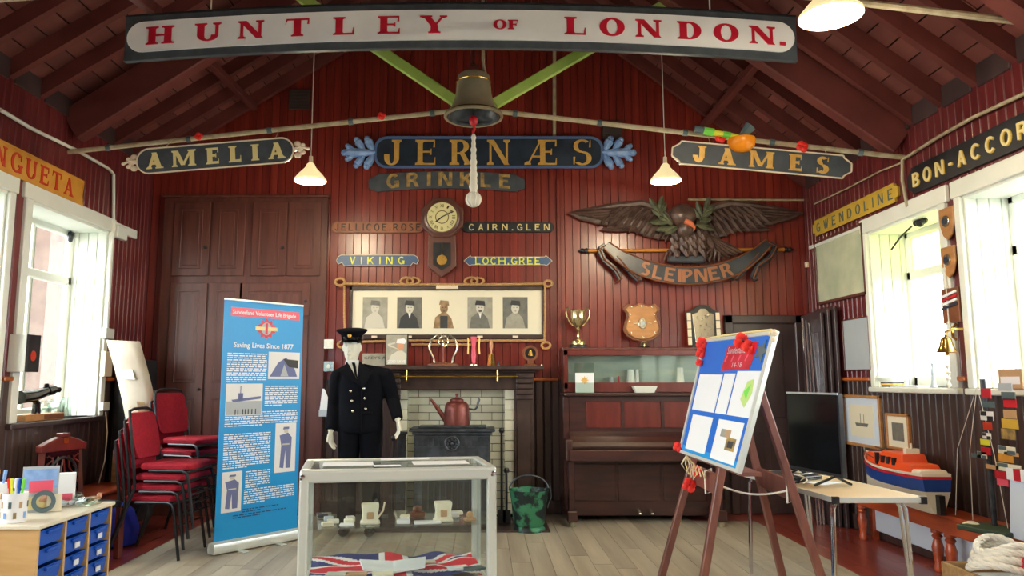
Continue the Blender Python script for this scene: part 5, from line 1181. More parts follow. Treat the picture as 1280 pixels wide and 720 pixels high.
# ================= BANNER =================
B0, B1 = PZ(266, 694, 0), PZ(371, 674, 0); dv = (B1 - B0); ln = dv.length; an = math.atan2(dv.y, dv.x)
tb = PY(270, 375, (B0.y + .06)); bh = tb.z
t = thing('pull_up_banner', 'tall cyan pull-up banner titled Saving Lives Since 1877 in front of cupboard', 'banner', ((B0.x + B1.x) / 2, (B0.y + B1.y) / 2, 0), rz=an)
W_ = ln; w2 = W_ / 2
M().rings([[Vector((x, y, z)) for y, z in ((-.045, .01), (-.055, .04), (-.04, .085), (0, .1), (.04, .085), (.055, .04), (.045, .01))] for x in (-w2 - .02, w2 + .02)]).obj('base_cassette', 'alu', t, smooth=True)
for x in (-w2 * .45, w2 * .45): M().b(x - .03, x + .03, -.13, .13, 0, .01).obj('foot', 'alu', t, bevel=.003)
M().tube([(0, .03, .08), (0, .05, bh)], .009, 8).obj('rear_pole', 'alu', t)
bw = w2 - .005
sh_ = M().b(-bw, bw, -.0012, .0012, .09, bh).obj('printed_sheet', 'banner', t)
M().b(-bw, bw, -.008, .008, bh - .004, bh + .012).obj('top_rail', 'alu', t, bevel=.003)
# printed content measured in fractions of the sheet, s from top
def bx_(u): return -bw + u * 2 * bw
def bzv(s): return bh - s * (bh - .09)
yF = -.0014
def prt(nm, mt, polys, lvl=0, lab=None): return flat([[(bx_(u), bzv(s)) for u, s in p] for p in polys], yF - lvl * .0008, .0006).obj(nm, mt, sh_, label=lab)
def rc(u0, u1, s0, s1): return [(u0, s0), (u1, s0), (u1, s1), (u0, s1)]
prt('title_band', 'pink', [rc(.08, .95, .03, .068)]); text('Sunderland Volunteer Life Brigade', .05, yF - .001, 0, bzv(.058), w=bw * 1.6, off=.0008).obj('title', 'txt', sh_)
cxb, czb = bx_(.52), bzv(.115)
flat([[(cxb + (.095 if i % 2 else .07) * math.cos(R(18 * i)), czb + (.095 if i % 2 else .07) * math.sin(R(18 * i))) for i in range(20)]], yF, .0006).obj('emblem', 'signred', sh_)
flat([ellp(cxb, czb, .05, .055)], yF - .0008, .0006).obj('emblem_ring', 'greyp', sh_); flat([rect(cxb - .11, cxb + .11, czb - .016, czb + .016)], yF - .0016, .0006).obj('emblem_scroll', 'goldpale', sh_)
flat([rect(cxb - .012, cxb + .012, czb - .05, czb + .05)], yF - .0024, .0006).obj('emblem_cross', 'signred', sh_)
text('Saving Lives Since 1877', .06, yF - .001, bx_(.5), bzv(.2), w=bw * 1.5, off=.0012).obj('heading', 'txt', sh_)
random.seed(5)
def para(u0, u1, s0, s1, step=.0092, last=.5, mt='txt'):
    P = []; s = s0
    while s < s1:
        u = u0; end = u1 if s + step < s1 else u0 + (u1 - u0) * last
        while u < end - .012:
            l = min(random.uniform(.02, .07), end - u); P.append(rc(u, u + l, s, s + step * .5)); u += l + .011
        s += step
    o = prt('paragraph_print', mt, P); o['kind'] = 'stuff'
para(.06, .54, .225, .345); para(.53, .96, .365, .455); para(.06, .96, .475, .535); para(.06, .62, .565, .705); para(.33, .63, .725, .79); para(.32, .95, .8, .86, last=.4)
para(.3, .75, .88, .89, mt='tblue'); para(.2, .85, .90, .91, mt='tblue')
for nm, r, sk in (('rescue_boat_photo', (.56, .97, .215, .335), 0), ('harbour_photo', (.06, .5, .355, .49), 1), ('sailor_photo', (.68, .95, .53, .745), 2), ('small_sailor_photo', (.06, .29, .72, .885), 3)):
    prt(nm, 'paper', [rc(*r)]); u0, u1, s0, s1 = r; du, ds = u1 - u0, s1 - s0
    if sk == 0:
        prt(nm, 'inkblue', [[(u0 + .02, s1 - .01), (u0 + du * .3, s0 + ds * .4), (u0 + du * .55, s0 + ds * .2), (u0 + du * .8, s0 + ds * .5), (u1 - .03, s1 - .01)]], 1); prt(nm, 'grey3', [[(u0 + du * .45, s0 + ds * .25), (u1 - .02, s0 + ds * .3), (u1 - .02, s0 + ds * .6), (u0 + du * .65, s0 + ds * .55)]], 2)
        prt(nm, 'greyp', [[(u0 + du * .38, s1 - .012), (u0 + du * .5, s0 + ds * .45), (u0 + du * .64, s1 - .012)]], 3)
    if sk == 1:
        prt(nm, 'greyp', [rc(u0 + .01, u1 - .01, s0 + ds * .55, s1 - .004)], 1); prt(nm, 'inkblue', [[(u0 + du * .15, s0 + ds * .5), (u0 + du * .95, s0 + ds * .4), (u0 + du * .95, s0 + ds * .48), (u0 + du * .2, s0 + ds * .58)], rc(u0 + du * .38, u0 + du * .4, s0 + .01, s0 + ds * .5), rc(u0 + du * .33, u0 + du * .46, s0 + ds * .3, s0 + ds * .5)], 2)
        prt('onlookers_print', 'grey3', [rc(u0 + du * f, u0 + du * f + .012, s0 + ds * .8, s1 - .004) for f in (.25, .32, .45, .52, .6, .7, .8)], 3).__setitem__('kind', 'stuff')
    if sk >= 2:
        m_ = (u0 + u1) / 2; prt(nm, 'inkblue', [[(m_ - .07, s0 + ds * .9), (m_ - .055, s0 + ds * .45), (m_ - .08, s0 + ds * .25), (m_ + .03, s0 + ds * .2), (m_ + .08, s0 + ds * .3), (m_ + .07, s0 + ds * .92), (m_ + .01, s0 + ds * .92), (m_, s0 + ds * .55), (m_ - .02, s0 + ds * .92)]], 1)
        prt(nm, 'greyl', [[(m_ - .03, s0 + ds * .12), (m_ + .03, s0 + ds * .12), (m_ + .025, s0 + ds * .2), (m_ - .02, s0 + ds * .2)], rc(m_ - .04, m_ + .05, s0 + ds * .42, s0 + ds * .45)], 2); prt(nm, 'inkblue', [[(m_ - .04, s0 + ds * .13), (m_ - .03, s0 + ds * .08), (m_ + .04, s0 + ds * .08), (m_ + .04, s0 + ds * .125)]], 3)
# ================= RIGHT SIDE =================
def frame_on(side, tl, br, fmt, fw, mount, lab, inner=None, off=.02):
    c, w_, h_, rz = on_wall(side, tl, br, off); t = thing('framed_picture', lab, 'picture', c, rz=rz); m = M(); a, b = w_ / 2, h_ / 2
    for r in ((-a, a, b - fw, b), (-a, a, -b, -b + fw), (-a, -a + fw, -b, b), (a - fw, a, -b, b)): m.b(r[0], r[1], -.012, .018, r[2], r[3])
    m.obj('frame', fmt, t, bevel=.004); M().b(-a + fw * .7, a - fw * .7, -.0, .012, -b + fw * .7, b - fw * .7).obj('mount', mount, t)
    if inner:
        f, mt = inner; M().b(-a * f, a * f, -.002, 0, -b * f, b * f).obj('print', mt, t)
    return t, a, b
t, a, b = frame_on('R', (1018, 303), (1084, 368), 'cup', .03, 'mapm', 'large pale framed chart on right wall under the board GWENDOLINE')
for k in range(0): flat([[(-a * .5 + .1 * k, -b * .3 + .05 * k), (-a * .3 + .1 * k, b * .1 + .03 * k), (-a * .1 + .11 * k, -b * .1)]], 0, .001).obj('coast_print', 'greyp', t)
t, a, b = frame_on('R', (1053, 400), (1090, 463), 'cup', .012, 'greyp', 'blue-grey framed sheet on right wall left of the first window')
t, a, b = frame_on('R', (1053, 493), (1104, 563), 'woodmid', .028, 'rad', 'wood-framed drawing of a ship on right dark dado behind the monitor', (.62, 'cream2'))
flat([[(-.12, -.02), (.12, -.02), (.1, -.05), (-.1, -.05)], rect(-.02, -.012, -.02, .07), rect(.04, .048, -.02, .06)], -.002, .001).obj('ship_print', 'grey2', t).__setitem__('kind', 'stuff')
t, a, b = frame_on('R', (1107, 516), (1139, 565), 'woodmid', .022, 'cream2', 'smaller wood-framed sepia photograph on right dado above the lifeboat model', (.5, 'grey2'))
# shields between windows
def wall_shield(px, py, w_, h_, lab):
    c = PX(px, py, XR - .02); t = thing('crest_shield', lab, 'shield', c, rz=-PI / 2)
    P = [(-w_ / 2, h_ * .5), (w_ / 2, h_ * .5), (w_ / 2, 0), (w_ * .3, -h_ * .35), (0, -h_ / 2), (-w_ * .3, -h_ * .35), (-w_ / 2, 0)]
    M().prism(P, -.02, 0).obj('shield_board', 'woodmid', t, bevel=.006); M().prism(ellp(0, .02, w_ * .26, h_ * .18), -.03, -.02).obj('crest', 'silver', t, bevel=.003); M().prism(ellp(0, .02, w_ * .15, h_ * .1), -.034, -.03).obj('crest_centre', 'navyb', t)
wall_shield(1186, 280, .17, .25, 'upper wooden crest shield on red strip between right windows')
wall_shield(1188, 328, .17, .24, 'lower wooden crest shield on red strip between right windows')
c = PX(1191, 382, XR - .02); t = thing('striped_plaque', 'small wooden plaque with striped ribbons between the right windows', 'plaque', c, rz=-PI / 2)
M().b(-.1, .1, -.02, 0, -.13, .13).obj('backing', 'brown', t, bevel=.004)
for k, mt in enumerate(('paper', 'rdp', 'paper', 'navyb')): M().beam((-.09, -.026, .02 - .03 * k + .05), (.09, -.026, .05 - .03 * k + .05), .01, .018).obj('ribbon_stripe', mt, t)
c = PX(1196, 415, XR - .02); t = thing('small_lamp_hook', 'tiny bright brass hook on red strip between the right windows', 'hook', c, rz=-PI / 2); M().tube([(0, 0, .06), (0, -.03, .03), (0, -.03, -.04), (.01, -.01, -.06)], .01, 6).obj('hook', 'brass', t, smooth=True)
bc = PX(1183, 432, XR - .16); t = thing('small_brass_bell', 'small polished brass bell on a bracket beside first right window', 'bell', bc, rz=0)
M().lathe([(.075, -.05), (.06, -.035), (.045, 0), (.035, .05), (.02, .065), (0, .068)], seg=20).obj('bell_cup', 'brass', t, smooth=True); M().tube([(0, 0, .06), (0, 0, .1), (.05, 0, .12), (.15, 0, .12)], .01, 6).obj('bracket', 'brass', t, smooth=True); M().ell((0, 0, -.06), .014, 8).obj('clapper', 'brass', t, smooth=True)
c = PX(1183, 445, XR - .16); t = thing('knotted_rope', 'long knotted pale cord hanging from the small brass bell', 'rope', c + Vector((0, 0, -.05)))
e = PX(1186, 485, XR - .16).z - c.z + .05; m = M().tube([(0, 0, 0), (.01, .01, e / 2), (0, 0, e)], .008, 6)
for k in range(4): m.ell((.005, .005, e * (k + .5) / 4), .018, 8)
m.obj('cord', 'cord', t, smooth=True)
t = thing('knotted_rope', 'knotted white cord running down the window edge above brass bell', 'rope', PX(1181, 330, XR - .036)); e = PX(1181, 420, XR - .036).z - t.location.z
m = M().tube([(0, 0, 0), (0, 0, e)], .008, 6)
for k in range(4): m.ell((0, 0, e * (k + .3) / 4), .018, 8)
m.obj('cord', 'cord', t, smooth=True)
# fan / bracket in the first right window head
c = PX(1150, 279, XR + .1); t = thing('black_bracket', 'small black bracket on white head of the first right window', 'bracket', c); M().ell((0, 0, 0), .035, 8).ell((0, -.06, .01), .03, 8).ell((0, .05, .01), .03, 8).obj('knuckles', 'black', t, smooth=True)
M().tube([(0, .12, 0), (0, .3, -.06), (0, .45, -.14)], .008, 6).obj('arm', 'black', t)
# things on right sills
sz = SRZ + .002
def onsill(px, X=XR + .12): a, b_, d = ray(px, 480); k = X / a; return Vector((X, b_ * k, sz))
p = onsill(1113); t = thing('officer_cap', 'white-topped officer cap resting on the right window sill', 'cap', p)
M().lathe([(.1, 0), (.11, .02), (.11, .04)], seg=20).obj('cap_band', 'navyb', t, smooth=True); M().lathe([(.11, .04), (.15, .075), (.13, .1), (0, .11)], seg=20).obj('crown', 'white', t, smooth=True); M().lathe([(.112, .015), (.113, .03)], seg=20).obj('cap_braid', 'gold', t)
p = onsill(1167); t = thing('figurine', 'thin grey figurine standing on the right window sill', 'ornament', p); M().lathe([(.03, 0), (.02, .02), (.012, .07), (.018, .12), (.008, .16), (.014, .19), (0, .21)], seg=10).obj('figure', 'greyp', t, smooth=True)
p = onsill(1140); t = thing('papers', 'flat white papers lying on the right window sill', 'papers', p); M().b(-.08, .08, -.2, .2, 0, .012).obj('sheets', 'paper', t)
p = onsill(1273, XR - .0); t = thing('cardboard_box', 'small brown printed box on second right sill at the picture edge', 'box', p); M().b(-.06, .08, -.12, .1, 0, .13).obj('box_body', 'tan', t, bevel=.003); M().b(-.061, -.055, -.1, .08, .03, .08).obj('box_print', 'paper', t)

# --- right bench ---
def turned(m, x, y, z1, r=.04):
    return m.lathe([(r * .75, 0), (r * .9, .03), (r * .65, .05), (r * .8, .1), (r * 1.05, .17), (r * .7, .22), (r * .62, .23), (r * .95, .25), (r * .62, .27), (r * .85, .31), (r, z1 - .07), (r, z1)], (x, y, 0), 12)
bz_ = .445; bx0 = PZ(1160, 637, bz_).x
t = thing('long_bench', 'long orange-brown wooden bench with turned legs along the right wall', 'bench', (XR - .02, 6.5, 0)); W_ = XR - .02 - bx0
M().b(-W_, 0, -4.2, .35, bz_ - .035, bz_).obj('seat', 'bench', t, bevel=.008, seg=2)
M().b(-W_ + .02, -W_ + .045, -4.15, .3, bz_ - .14, bz_ - .035).obj('apron', 'bench', t, bevel=.004)
for y in (.25, PX(1161, 690, bx0).y - 6.5 + .0, PX(1177, 690, bx0).y - 6.5, -2.7, -2.9, -4.0):
    turned(M(), -W_ + .07, y, bz_ - .1).obj('leg', 'bench', t, smooth=True)
    if y in (.25, -2.7, -4.0): M().b(-.08, -.03, y - .025, y + .025, 0, bz_ - .035).obj('rear_leg', 'bench', t)
# radiator panel
a, b = PX(1093, 660, XR - .05), PX(1232, 680, XR - .05)
t = thing('panel_heater', 'white low panel heater on the right wall beneath the bench', 'heater', (XR - .045, a.y, .08)); M().b(-.03, .03, -(a.y - b.y), 0, .0, .27).obj('heater_body', 'rad', t, bevel=.008); M().b(-.033, -.028, -(a.y - b.y) + .05, -.05, .235, .25).obj('grille', 'greyp', t)
# lifeboat model
LX = 3.27; q0, q1 = PX(1080, 600, LX), PX(1178, 620, LX); L_ = q0.y - q1.y; lc = (q0.y + q1.y) / 2
t = thing('model_lifeboat', 'orange and blue model lifeboat standing on right bench', 'model boat', (LX, lc, bz_ + .001), rz=R(-3))
N_ = 15; H_ = .27; rs = {k: [] for k in 'abcd'}; sec = []
for i in range(N_):
    f = i / (N_ - 1); y = -L_ / 2 + L_ * f; w_ = .155 * (1 - (2 * f - 1) ** 4 * .35) * (1 - max(0, f - .55) ** 2 * 4.2) if f < 1 else .004; w_ = max(w_, .006)
    sh = H_ * (1 + .32 * max(0, f - .45) ** 1.5 * 2.2 + .04 * (1 - f)); sec.append((y, w_, sh))
def hullband(z0, z1, w0, w1, dy=0):
    m = M(); P = []
    for s_ in (1, -1):
        o_ = [[Vector((s_ * w_ * w0, y + (0), sh * z0)), Vector((s_ * w_ * w1, y, sh * z1))] for y, w_, sh in sec]
        for i in range(N_ - 1): m.add([o_[i][0], o_[i][1], o_[i + 1][1], o_[i + 1][0]], [(0, 1, 2, 3)])
    a_ = sec[0]; m.add([(-a_[1] * w0, a_[0], a_[2] * z0), (a_[1] * w0, a_[0], a_[2] * z0), (a_[1] * w1, a_[0], a_[2] * z1), (-a_[1] * w1, a_[0], a_[2] * z1)], [(0, 1, 2, 3)])
    return m
hullband(.0, .55, .35, .88).obj('lower_hull', 'hullw', t, smooth=True); hullband(.55, .86, .88, .99).obj('upper_hull', 'hull', t, smooth=True); hullband(.86, .93, 1.03, 1.04).obj('fender', 'rdp', t, smooth=True); hullband(.93, 1.0, .99, 1.0).obj('gunwale', 'hullw', t, smooth=True)
m = M(); 
for i in range(N_ - 1): (y, w_, sh), (y2, w2_, s2) = sec[i], sec[i + 1]; m.add([(-w_, y, sh * .97), (w_, y, sh * .97), (w2_, y2, s2 * .97), (-w2_, y2, s2 * .97)], [(0, 1, 2, 3)])
m.obj('deck', 'orng', t)
def cab(nm, y0, y1, w_, z0, z1, tp, mt): return M().add([(sx * w_ * (1 if zz == z0 else tp), yy + (0 if zz == z0 else (1 if yy == y0 else -1) * (z1 - z0) * .35), zz) for zz in (z0, z1) for sx, yy in ((-1, y0), (1, y0), (1, y1), (-1, y1))], [(0, 1, 2, 3), (7, 6, 5, 4), (0, 4, 5, 1), (1, 5, 6, 2), (2, 6, 7, 3), (3, 7, 4, 0)]).obj(nm, mt, t, bevel=.006)
cab('aft_shelter', -L_ * .38, -L_ * .02, .125, H_ * .95, H_ + .06, .8, 'orng'); c_ = cab('wheelhouse', -L_ * .26, L_ * .1, .11, H_ + .0, H_ + .12, .78, 'orng'); cab('fore_cabin', L_ * .12, L_ * .34, .1, H_ * .97, H_ + .09, .75, 'orng'); cab('stern_box', -L_ * .47, -L_ * .36, .11, H_ * .95, H_ + .03, .9, 'hullw')
for y in (-.16, -.07, .02): M().b(-.115, -.08, y - .02, y + .02, H_ + .03, H_ + .085).obj('cabin_window', 'black', c_)
M().b(-.11, -.085, L_ * .105, L_ * .13, H_, H_ + .1).obj('doorway', 'black', t)
m = M()
for s_ in (-1, 1): m.tube([(s_ * w_ * .95, y, sh + .05) for y, w_, sh in sec[8:14]], .004, 5)
for k in (8, 10, 12):
    for s_ in (-1, 1): y, w_, sh = sec[k]; m.tube([(s_ * w_ * .95, y, sh), (s_ * w_ * .95, y, sh + .05)], .003, 5)
m.obj('guard_rail', 'silver', t)
M().tube([(0, -L_ * .2, H_ + .12), (0, -L_ * .2, H_ + .2)], .008, 6).b(-.05, .05, -L_ * .22, -L_ * .18, H_ + .12, H_ + .16).obj('radar_mast', 'hullw', t); M().b(-.02, .02, -L_ / 2 - .05, -L_ / 2 - .0, .0, H_ * .5).obj('rudder', 'black', t)
# signal mast on bench
mp = PX(1243, 654, 3.3); t = thing('signal_mast', 'model signal mast strung with small coloured flags on the right bench', 'model mast', (mp.x, mp.y, bz_ + .001)); mh = PX(1250, 474, 3.3).z - bz_
M().tube([(0, 0, 0), (.0, 0, mh)], .016, 8).obj('mast', 'iron', t, smooth=True); M().b(-.06, .06, -.1, .1, 0, .015).obj('foot_board', 'olive', t)
kf = .0053
flags = [(1234, 492, 9, 12, 'rdp'), (1237, 506, 11, 7, 'steelb'), (1235, 520, 12, 11, 'paper'), (1236, 533, 8, 9, 'orred'), (1235, 545, 8, 7, 'paper'), (1233, 553, 9, 7, 'yel'), (1234, 564, 9, 9, 'rdp'), (1229, 569, 9, 8, 'cream2'), (1222, 570, 10, 5, 'steelb'), (1258, 484, 12, 9, 'greyp'), (1262, 495, 12, 9, 'steelb'), (1264, 504, 11, 10, 'rdp'), (1264, 518, 11, 10, 'tan'), (1264, 530, 14, 11, 'mustard'), (1262, 543, 12, 12, 'goldm'), (1260, 563, 15, 9, 'cream2'), (1259, 573, 13, 9, 'ochre'), (1266, 568, 12, 4, 'tan'), (1262, 585, 22, 9, 'cream2'), (1242, 584, 12, 5, 'tan'), (1258, 595, 18, 9, 'rdp'), (1255, 603, 10, 8, 'pink')]
for px, py, fw, fh, mt in flags:
    p = PX(px, py, 3.26); q = PX(px, py, 3.26); y = p.y - mp.y; z = p.z - bz_; w2 = fw * kf * .95; h2 = fh * kf * .5
    f = M().b(-.05, -.045, y - w2, y + w2, z - h2, z + h2).obj('flag', mt, t, rot=(0, 0, 0), label={'yel': 'yellow flag', 'rdp': 'red flag', 'steelb': 'grey-blue flag', 'mustard': 'mustard flag', 'orred': 'orange red flag'}.get(mt))
    if mt in ('paper', 'cream2'):
        for a_ in (0, 1): M().b(-.052, -.05, y - w2 + w2 * a_, y - w2 * .1 + w2 * a_, z - h2 + h2 * a_, z - .001 + h2 * a_).obj('flag_check', 'black' if mt == 'paper' else 'steelb', f)
for s_, yy in ((-1, .12), (1, -.12), (1, .25)): M().tube([(-.04, 0, mh * .95), (-.045, yy, mh * .5), (-.03, yy * 1.4, .02)], .0025, 4).obj('halyard', 'cord', t)
# white sheet with red stripes
a_ = PX(1259, 595, 3.2); b_ = PX(1300, 665, 3.2); t = thing('white_sheet', 'white standing sheet with red striped top edge beside the signal mast', 'sheet', (3.2, a_.y, bz_ + .001))
M().add([(0, .02, 0), (.02, -.55, 0), (.02, -.55, a_.z - bz_ - .04), (0, -.02, a_.z - bz_ - .02), (.01, .02, 0), (.03, -.55, 0), (.03, -.55, a_.z - bz_ - .04), (.01, -.02, a_.z - bz_ - .02)], [(0, 1, 2, 3), (7, 6, 5, 4), (0, 4, 5, 1), (1, 5, 6, 2), (2, 6, 7, 3), (3, 7, 4, 0)]).obj('sheet', 'rad', t)
zt_ = a_.z - bz_
for k in range(9): M().b(-.004, .028, -.06 * k - .06, -.06 * k, zt_ - .02, zt_ + .05).obj('stripe', 'rdp' if k % 2 else 'paper', t)
# book
p = PZ(1238, 660, bz_ + .03); t = thing('green_book', 'dark green book with loose papers lying on right bench', 'book', (p.x, p.y, bz_ + .001), rz=R(20)); M().b(-.09, .09, -.16, .16, 0, .03).obj('cover', 'olive', t, bevel=.004); M().b(-.085, .095, -.155, .155, .004, .026).obj('pages', 'paper', t)
t = thing('white_gloves', 'crumpled white paper lying behind the green book', 'paper', PZ(1215, 656, bz_ + .02)); t.location.z = bz_ + .001; M().ell((0, 0, .02), (.05, .07, .018), 8).ell((.03, .05, .02), (.03, .04, .016), 8).obj('sheet', 'cream2', t, smooth=True)
# crate, rope and red buoy on floor
p = PZ(1178, 697, .34); t = thing('wooden_crate', 'pale wooden crate with open white lid before right bench', 'crate', (p.x, p.y, 0))
M().b(0, .55, -.5, 0, 0, .02).obj('base', 'crate', t)
for k in range(3):
    M().b(0, .56, -.52, -.5, .02 + k * .1, .115 + k * .1).obj('plank', 'crate', t, bevel=.003); M().b(0, .56, -.0, .02, .02 + k * .1, .115 + k * .1).obj('plank', 'crate', t, bevel=.003); M().b(-.0, .02, -.5, 0, .02 + k * .1, .115 + k * .1).obj('plank', 'crate', t, bevel=.003)
M().b(.02, .54, -.48, -.02, .24, .26).obj('inner_tray', 'rad', t, label='white inner lining'); M().b(.15, .19, -.528, -.52, .2, .32).obj('strap', 'black', t)
p = PZ(1258, 694, .42); t = thing('rope_coil', 'thick pale rope coil at the bottom right corner', 'rope', (p.x - .0, p.y, .33))
for k in range(4):
    twisted(M(), [(.19 * math.cos(R(24 * i + 40 * k)) * (1 - .08 * k), .16 * math.sin(R(24 * i + 40 * k)) * (1 - .08 * k), .03 + .035 * k + .03 * math.sin(R(48 * i + 50 * k))) for i in range(16)], .022, 3, .12, 6).obj('coil', 'cord', t, smooth=True)
twisted(M(), [(.0, -.16, .12), (.1, -.1, .19), (.25, .1, .2), (.4, .2, .2)], .02, 3, .1, 6).obj('loose_end', 'cord', t, smooth=True)
p = PZ(1268, 712, .36); t = thing('red_float', 'red cylindrical float lying below the rope coil', 'float', (p.x + .14, p.y - .1, .40), rot=(0, R(90), R(8))); M().lathe([(0, -.16), (.05, -.15), (.075, -.1), (.08, .1), (.05, .16), (0, .17)], seg=20).obj('float_body', 'rdp', t, smooth=True)
# table
T0, T1, T2 = PZ(1042, 622, .72), PZ(1158, 622, .72), PZ(920, 588, .72)
t = thing('folding_table', 'pale laminate table with grey metal edge and chrome legs right of the easel', 'table', (T0.x, T0.y, 0)); tw_ = T1.x - T0.x; td = T2.y - T0.y
sl_ = (T2.x - T0.x) / td
def TT(x, y, z): return (x + sl_ * y, y, z)
def slab(x0, x1, y0, y1, z0, z1): return M().add([TT(x, y, z) for x in (x0, x1) for y in (y0, y1) for z in (z0, z1)], [(0, 1, 3, 2), (4, 6, 7, 5), (0, 4, 5, 1), (2, 3, 7, 6), (0, 2, 6, 4), (1, 5, 7, 3)])
slab(.01, tw_ - .01, .01, td - .01, .70, .7205).obj('table_top', 'tabl', t); slab(0, tw_, 0, .012, .69, .72).obj('edge_strip', 'alu', t); slab(0, tw_, td - .012, td, .69, .72).obj('edge_strip', 'alu', t); slab(0, .012, 0, td, .69, .72).obj('edge_strip', 'alu', t); slab(tw_ - .012, tw_, 0, td, .69, .72).obj('edge_strip', 'alu', t)
for x in (0, tw_ - .03): slab(x - .002, x + .032, -.004, .02, .683, .724).obj('corner_cap', 'black', t)
for x, y, dx in ((.05, .1, -1), (tw_ - .06, .1, 1), (.05, td - .12, -1), (tw_ - .06, td - .12, 1)):
    a_ = Vector(TT(x, y, .70)); M().tube([a_ + Vector((.1 * -dx, 0, -.015)), a_ + Vector((0.02 * -dx, 0, -.02)), a_ + Vector((0, 0, -.06)), a_ + Vector((.02 * dx, 0, -.695))], .012, 8).tube([a_ + Vector((.1 * -dx, .04, -.015)), a_ + Vector((.03 * -dx, .04, -.02)), a_ + Vector((.01 * -dx, .04, -.06)), a_ + Vector((.02 * dx, .015, -.66))], .012, 8).obj('leg', 'chrome', t, smooth=True)
# monitor
a_, b_ = PZ(989, 584, .79), PZ(1055, 601, .77); zt_ = PY(986, 490, a_.y).z; zb_ = .79
t = thing('flat_monitor', 'large black flat-screen monitor on spread feet on the laminate table', 'monitor', ((a_.x + b_.x) / 2, (a_.y + b_.y) / 2, .721)); d_ = Vector((b_.x - a_.x, b_.y - a_.y, 0)); an = math.atan2(d_.y, d_.x); t.rotation_euler = (0, 0, an); h = d_.length / 2; Z1 = zt_ - .721
M().b(-h, h, -.01, .03, .06, Z1).b(-h * .6, h * .6, .03, .07, .1, Z1 * .6).obj('casing', 'black', t, bevel=.006); M().b(-h + .012, h - .012, -.012, -.01, .085, Z1 - .012).obj('screen', 'gloss', t); M().b(-h, h, -.013, -.008, Z1 - .01, Z1 + .002).obj('top_trim', 'alu', t)
for x in (-h * .7, h * .7): M().beam((x, 0, .065), (x - .03, -.13, .008), .02, .012).beam((x, 0, .065), (x - .03, .13, .008), .02, .012).obj('foot', 'black', t)
p = PZ(985, 595, .73); t = thing('black_laptop', 'closed black laptop lying on table in front of the monitor', 'laptop', (p.x, p.y, .721), rz=R(-60)); M().b(-.18, .18, -.13, .13, 0, .012).b(-.18, .18, -.13, .13, .014, .024).obj('laptop_body', 'black', t, bevel=.004)
p = PZ(1012, 590, .73); t = thing('black_adapter', 'small black power adapter on table beside the laptop', 'adapter', (p.x + .02, p.y - .05, .721), rz=R(20)); M().b(-.05, .05, -.03, .03, 0, .03).obj('adapter_body', 'black', t, bevel=.006)
t = thing('cable_tangle', 'tangle of white and black cables on table below the monitor', 'cable', (2.12, 5.1, .723))
for k in range(4): M().tube([(-.1 + .25 * f + .03 * math.sin(9 * f + k * 2), -.25 + .5 * f + .07 * math.cos(7 * f + k), .008 + .006 * k + .01 * abs(math.sin(5 * f))) for f in [i / 14 for i in range(15)]], .005, 5).obj('cable', 'cord' if k % 2 else 'black', t, smooth=True)
p = PZ(1030, 604, .72); t = thing('paper_slip', 'white paper slip under the monitor feet on table', 'paper', (p.x, p.y, .7213), rz=R(30)); M().b(-.1, .1, -.06, .06, 0, .002).obj('sheet', 'paper', t)

# --- easel ---
TLc, TRc = PY(882, 427, 4.7), PY(968, 417, 4.0); BLc, BRc = PY(851, 563, 4.6), PY(923, 588, 3.85)
_n = (BRc - BLc).cross(TLc - BLc); _r = Vector(ray(968, 417)); _k = (BLc - Vector((0, 0, EYE))).dot(_n) / _r.dot(_n); TRc = Vector((0, 0, EYE)) + _r * _k
ec = (BLc + BRc) / 2; t = thing('display_board', 'blue poppy display board with white papers leaning on the brown easel', 'display board', BLc)
def Q(u, v, o_=0.0):
    p = BLc * (1 - u) * (1 - v) + BRc * u * (1 - v) + TLc * (1 - u) * v + TRc * u * v
    n = ((BRc - BLc).cross(TLc - BLc)).normalized(); n = n if n.x < 0 else -n
    return p + n * o_ - BLc
def Qp(nm, mt, pts, o0, o1, par=None, lab=None):
    n_ = len(pts); m = M(); m.add([Q(u, v, o0) for u, v in pts] + [Q(u, v, o1) for u, v in pts], [tuple(range(n_)), tuple(range(2 * n_ - 1, n_ - 1, -1))] + [(i, i + n_, (i + 1) % n_ + n_, (i + 1) % n_) for i in range(n_)])
    return m.obj(nm, mt, par or t, label=lab)
R4 = lambda u0, u1, v0, v1: [(u0, v0), (u1, v0), (u1, v1), (u0, v1)]
Qp('backing', 'blueboard', R4(0, 1, 0, 1), -.012, 0)
for r in (R4(-.02, 1.02, -.02, .005), R4(-.02, 1.02, .99, 1.02), R4(-.02, .01, 0, 1), R4(.975, 1.02, 0, 1)): Qp('edge_frame', 'alu', r, -.016, .008)
Qp('lower_band', 'banner', R4(.01, .975, .0, .055), 0, .0008)
for r, lb in ((R4(.04, .43, .37, .69), None), (R4(.45, .62, .37, .70), None), (R4(.64, .96, .37, .72), 'sheet with lime green map')): 
    o = Qp('paper_sheet', 'paper', r, .001, .002, lab=lb)
    if lb: Qp('map_print', 'lime', [(.78, .5), (.86, .44), (.92, .55), (.9, .66), (.82, .64)], .002, .003, o); Qp('map_print', 'ggrn', [(.8, .56), (.86, .5), (.88, .62)], .003, .0035, o)
Qp('paper_sheet', 'paper', R4(.08, .44, .03, .33), .001, .002); o = Qp('paper_sheet', 'paper', R4(.54, .92, .02, .33), .001, .002, lab='sheet with small colour photographs')
for r, mt in ((R4(.62, .70, .20, .26), 'grey1'), (R4(.70, .77, .20, .26), 'tan'), (R4(.73, .87, .11, .205), 'goldm'), (R4(.76, .84, .13, .18), 'grey3')): Qp('photo_print', mt, r, .002, .003, o)
o = Qp('title_card', 'signred', [(.38, .72), (.80, .735), (.83, .95), (.40, .93)], .001, .002)
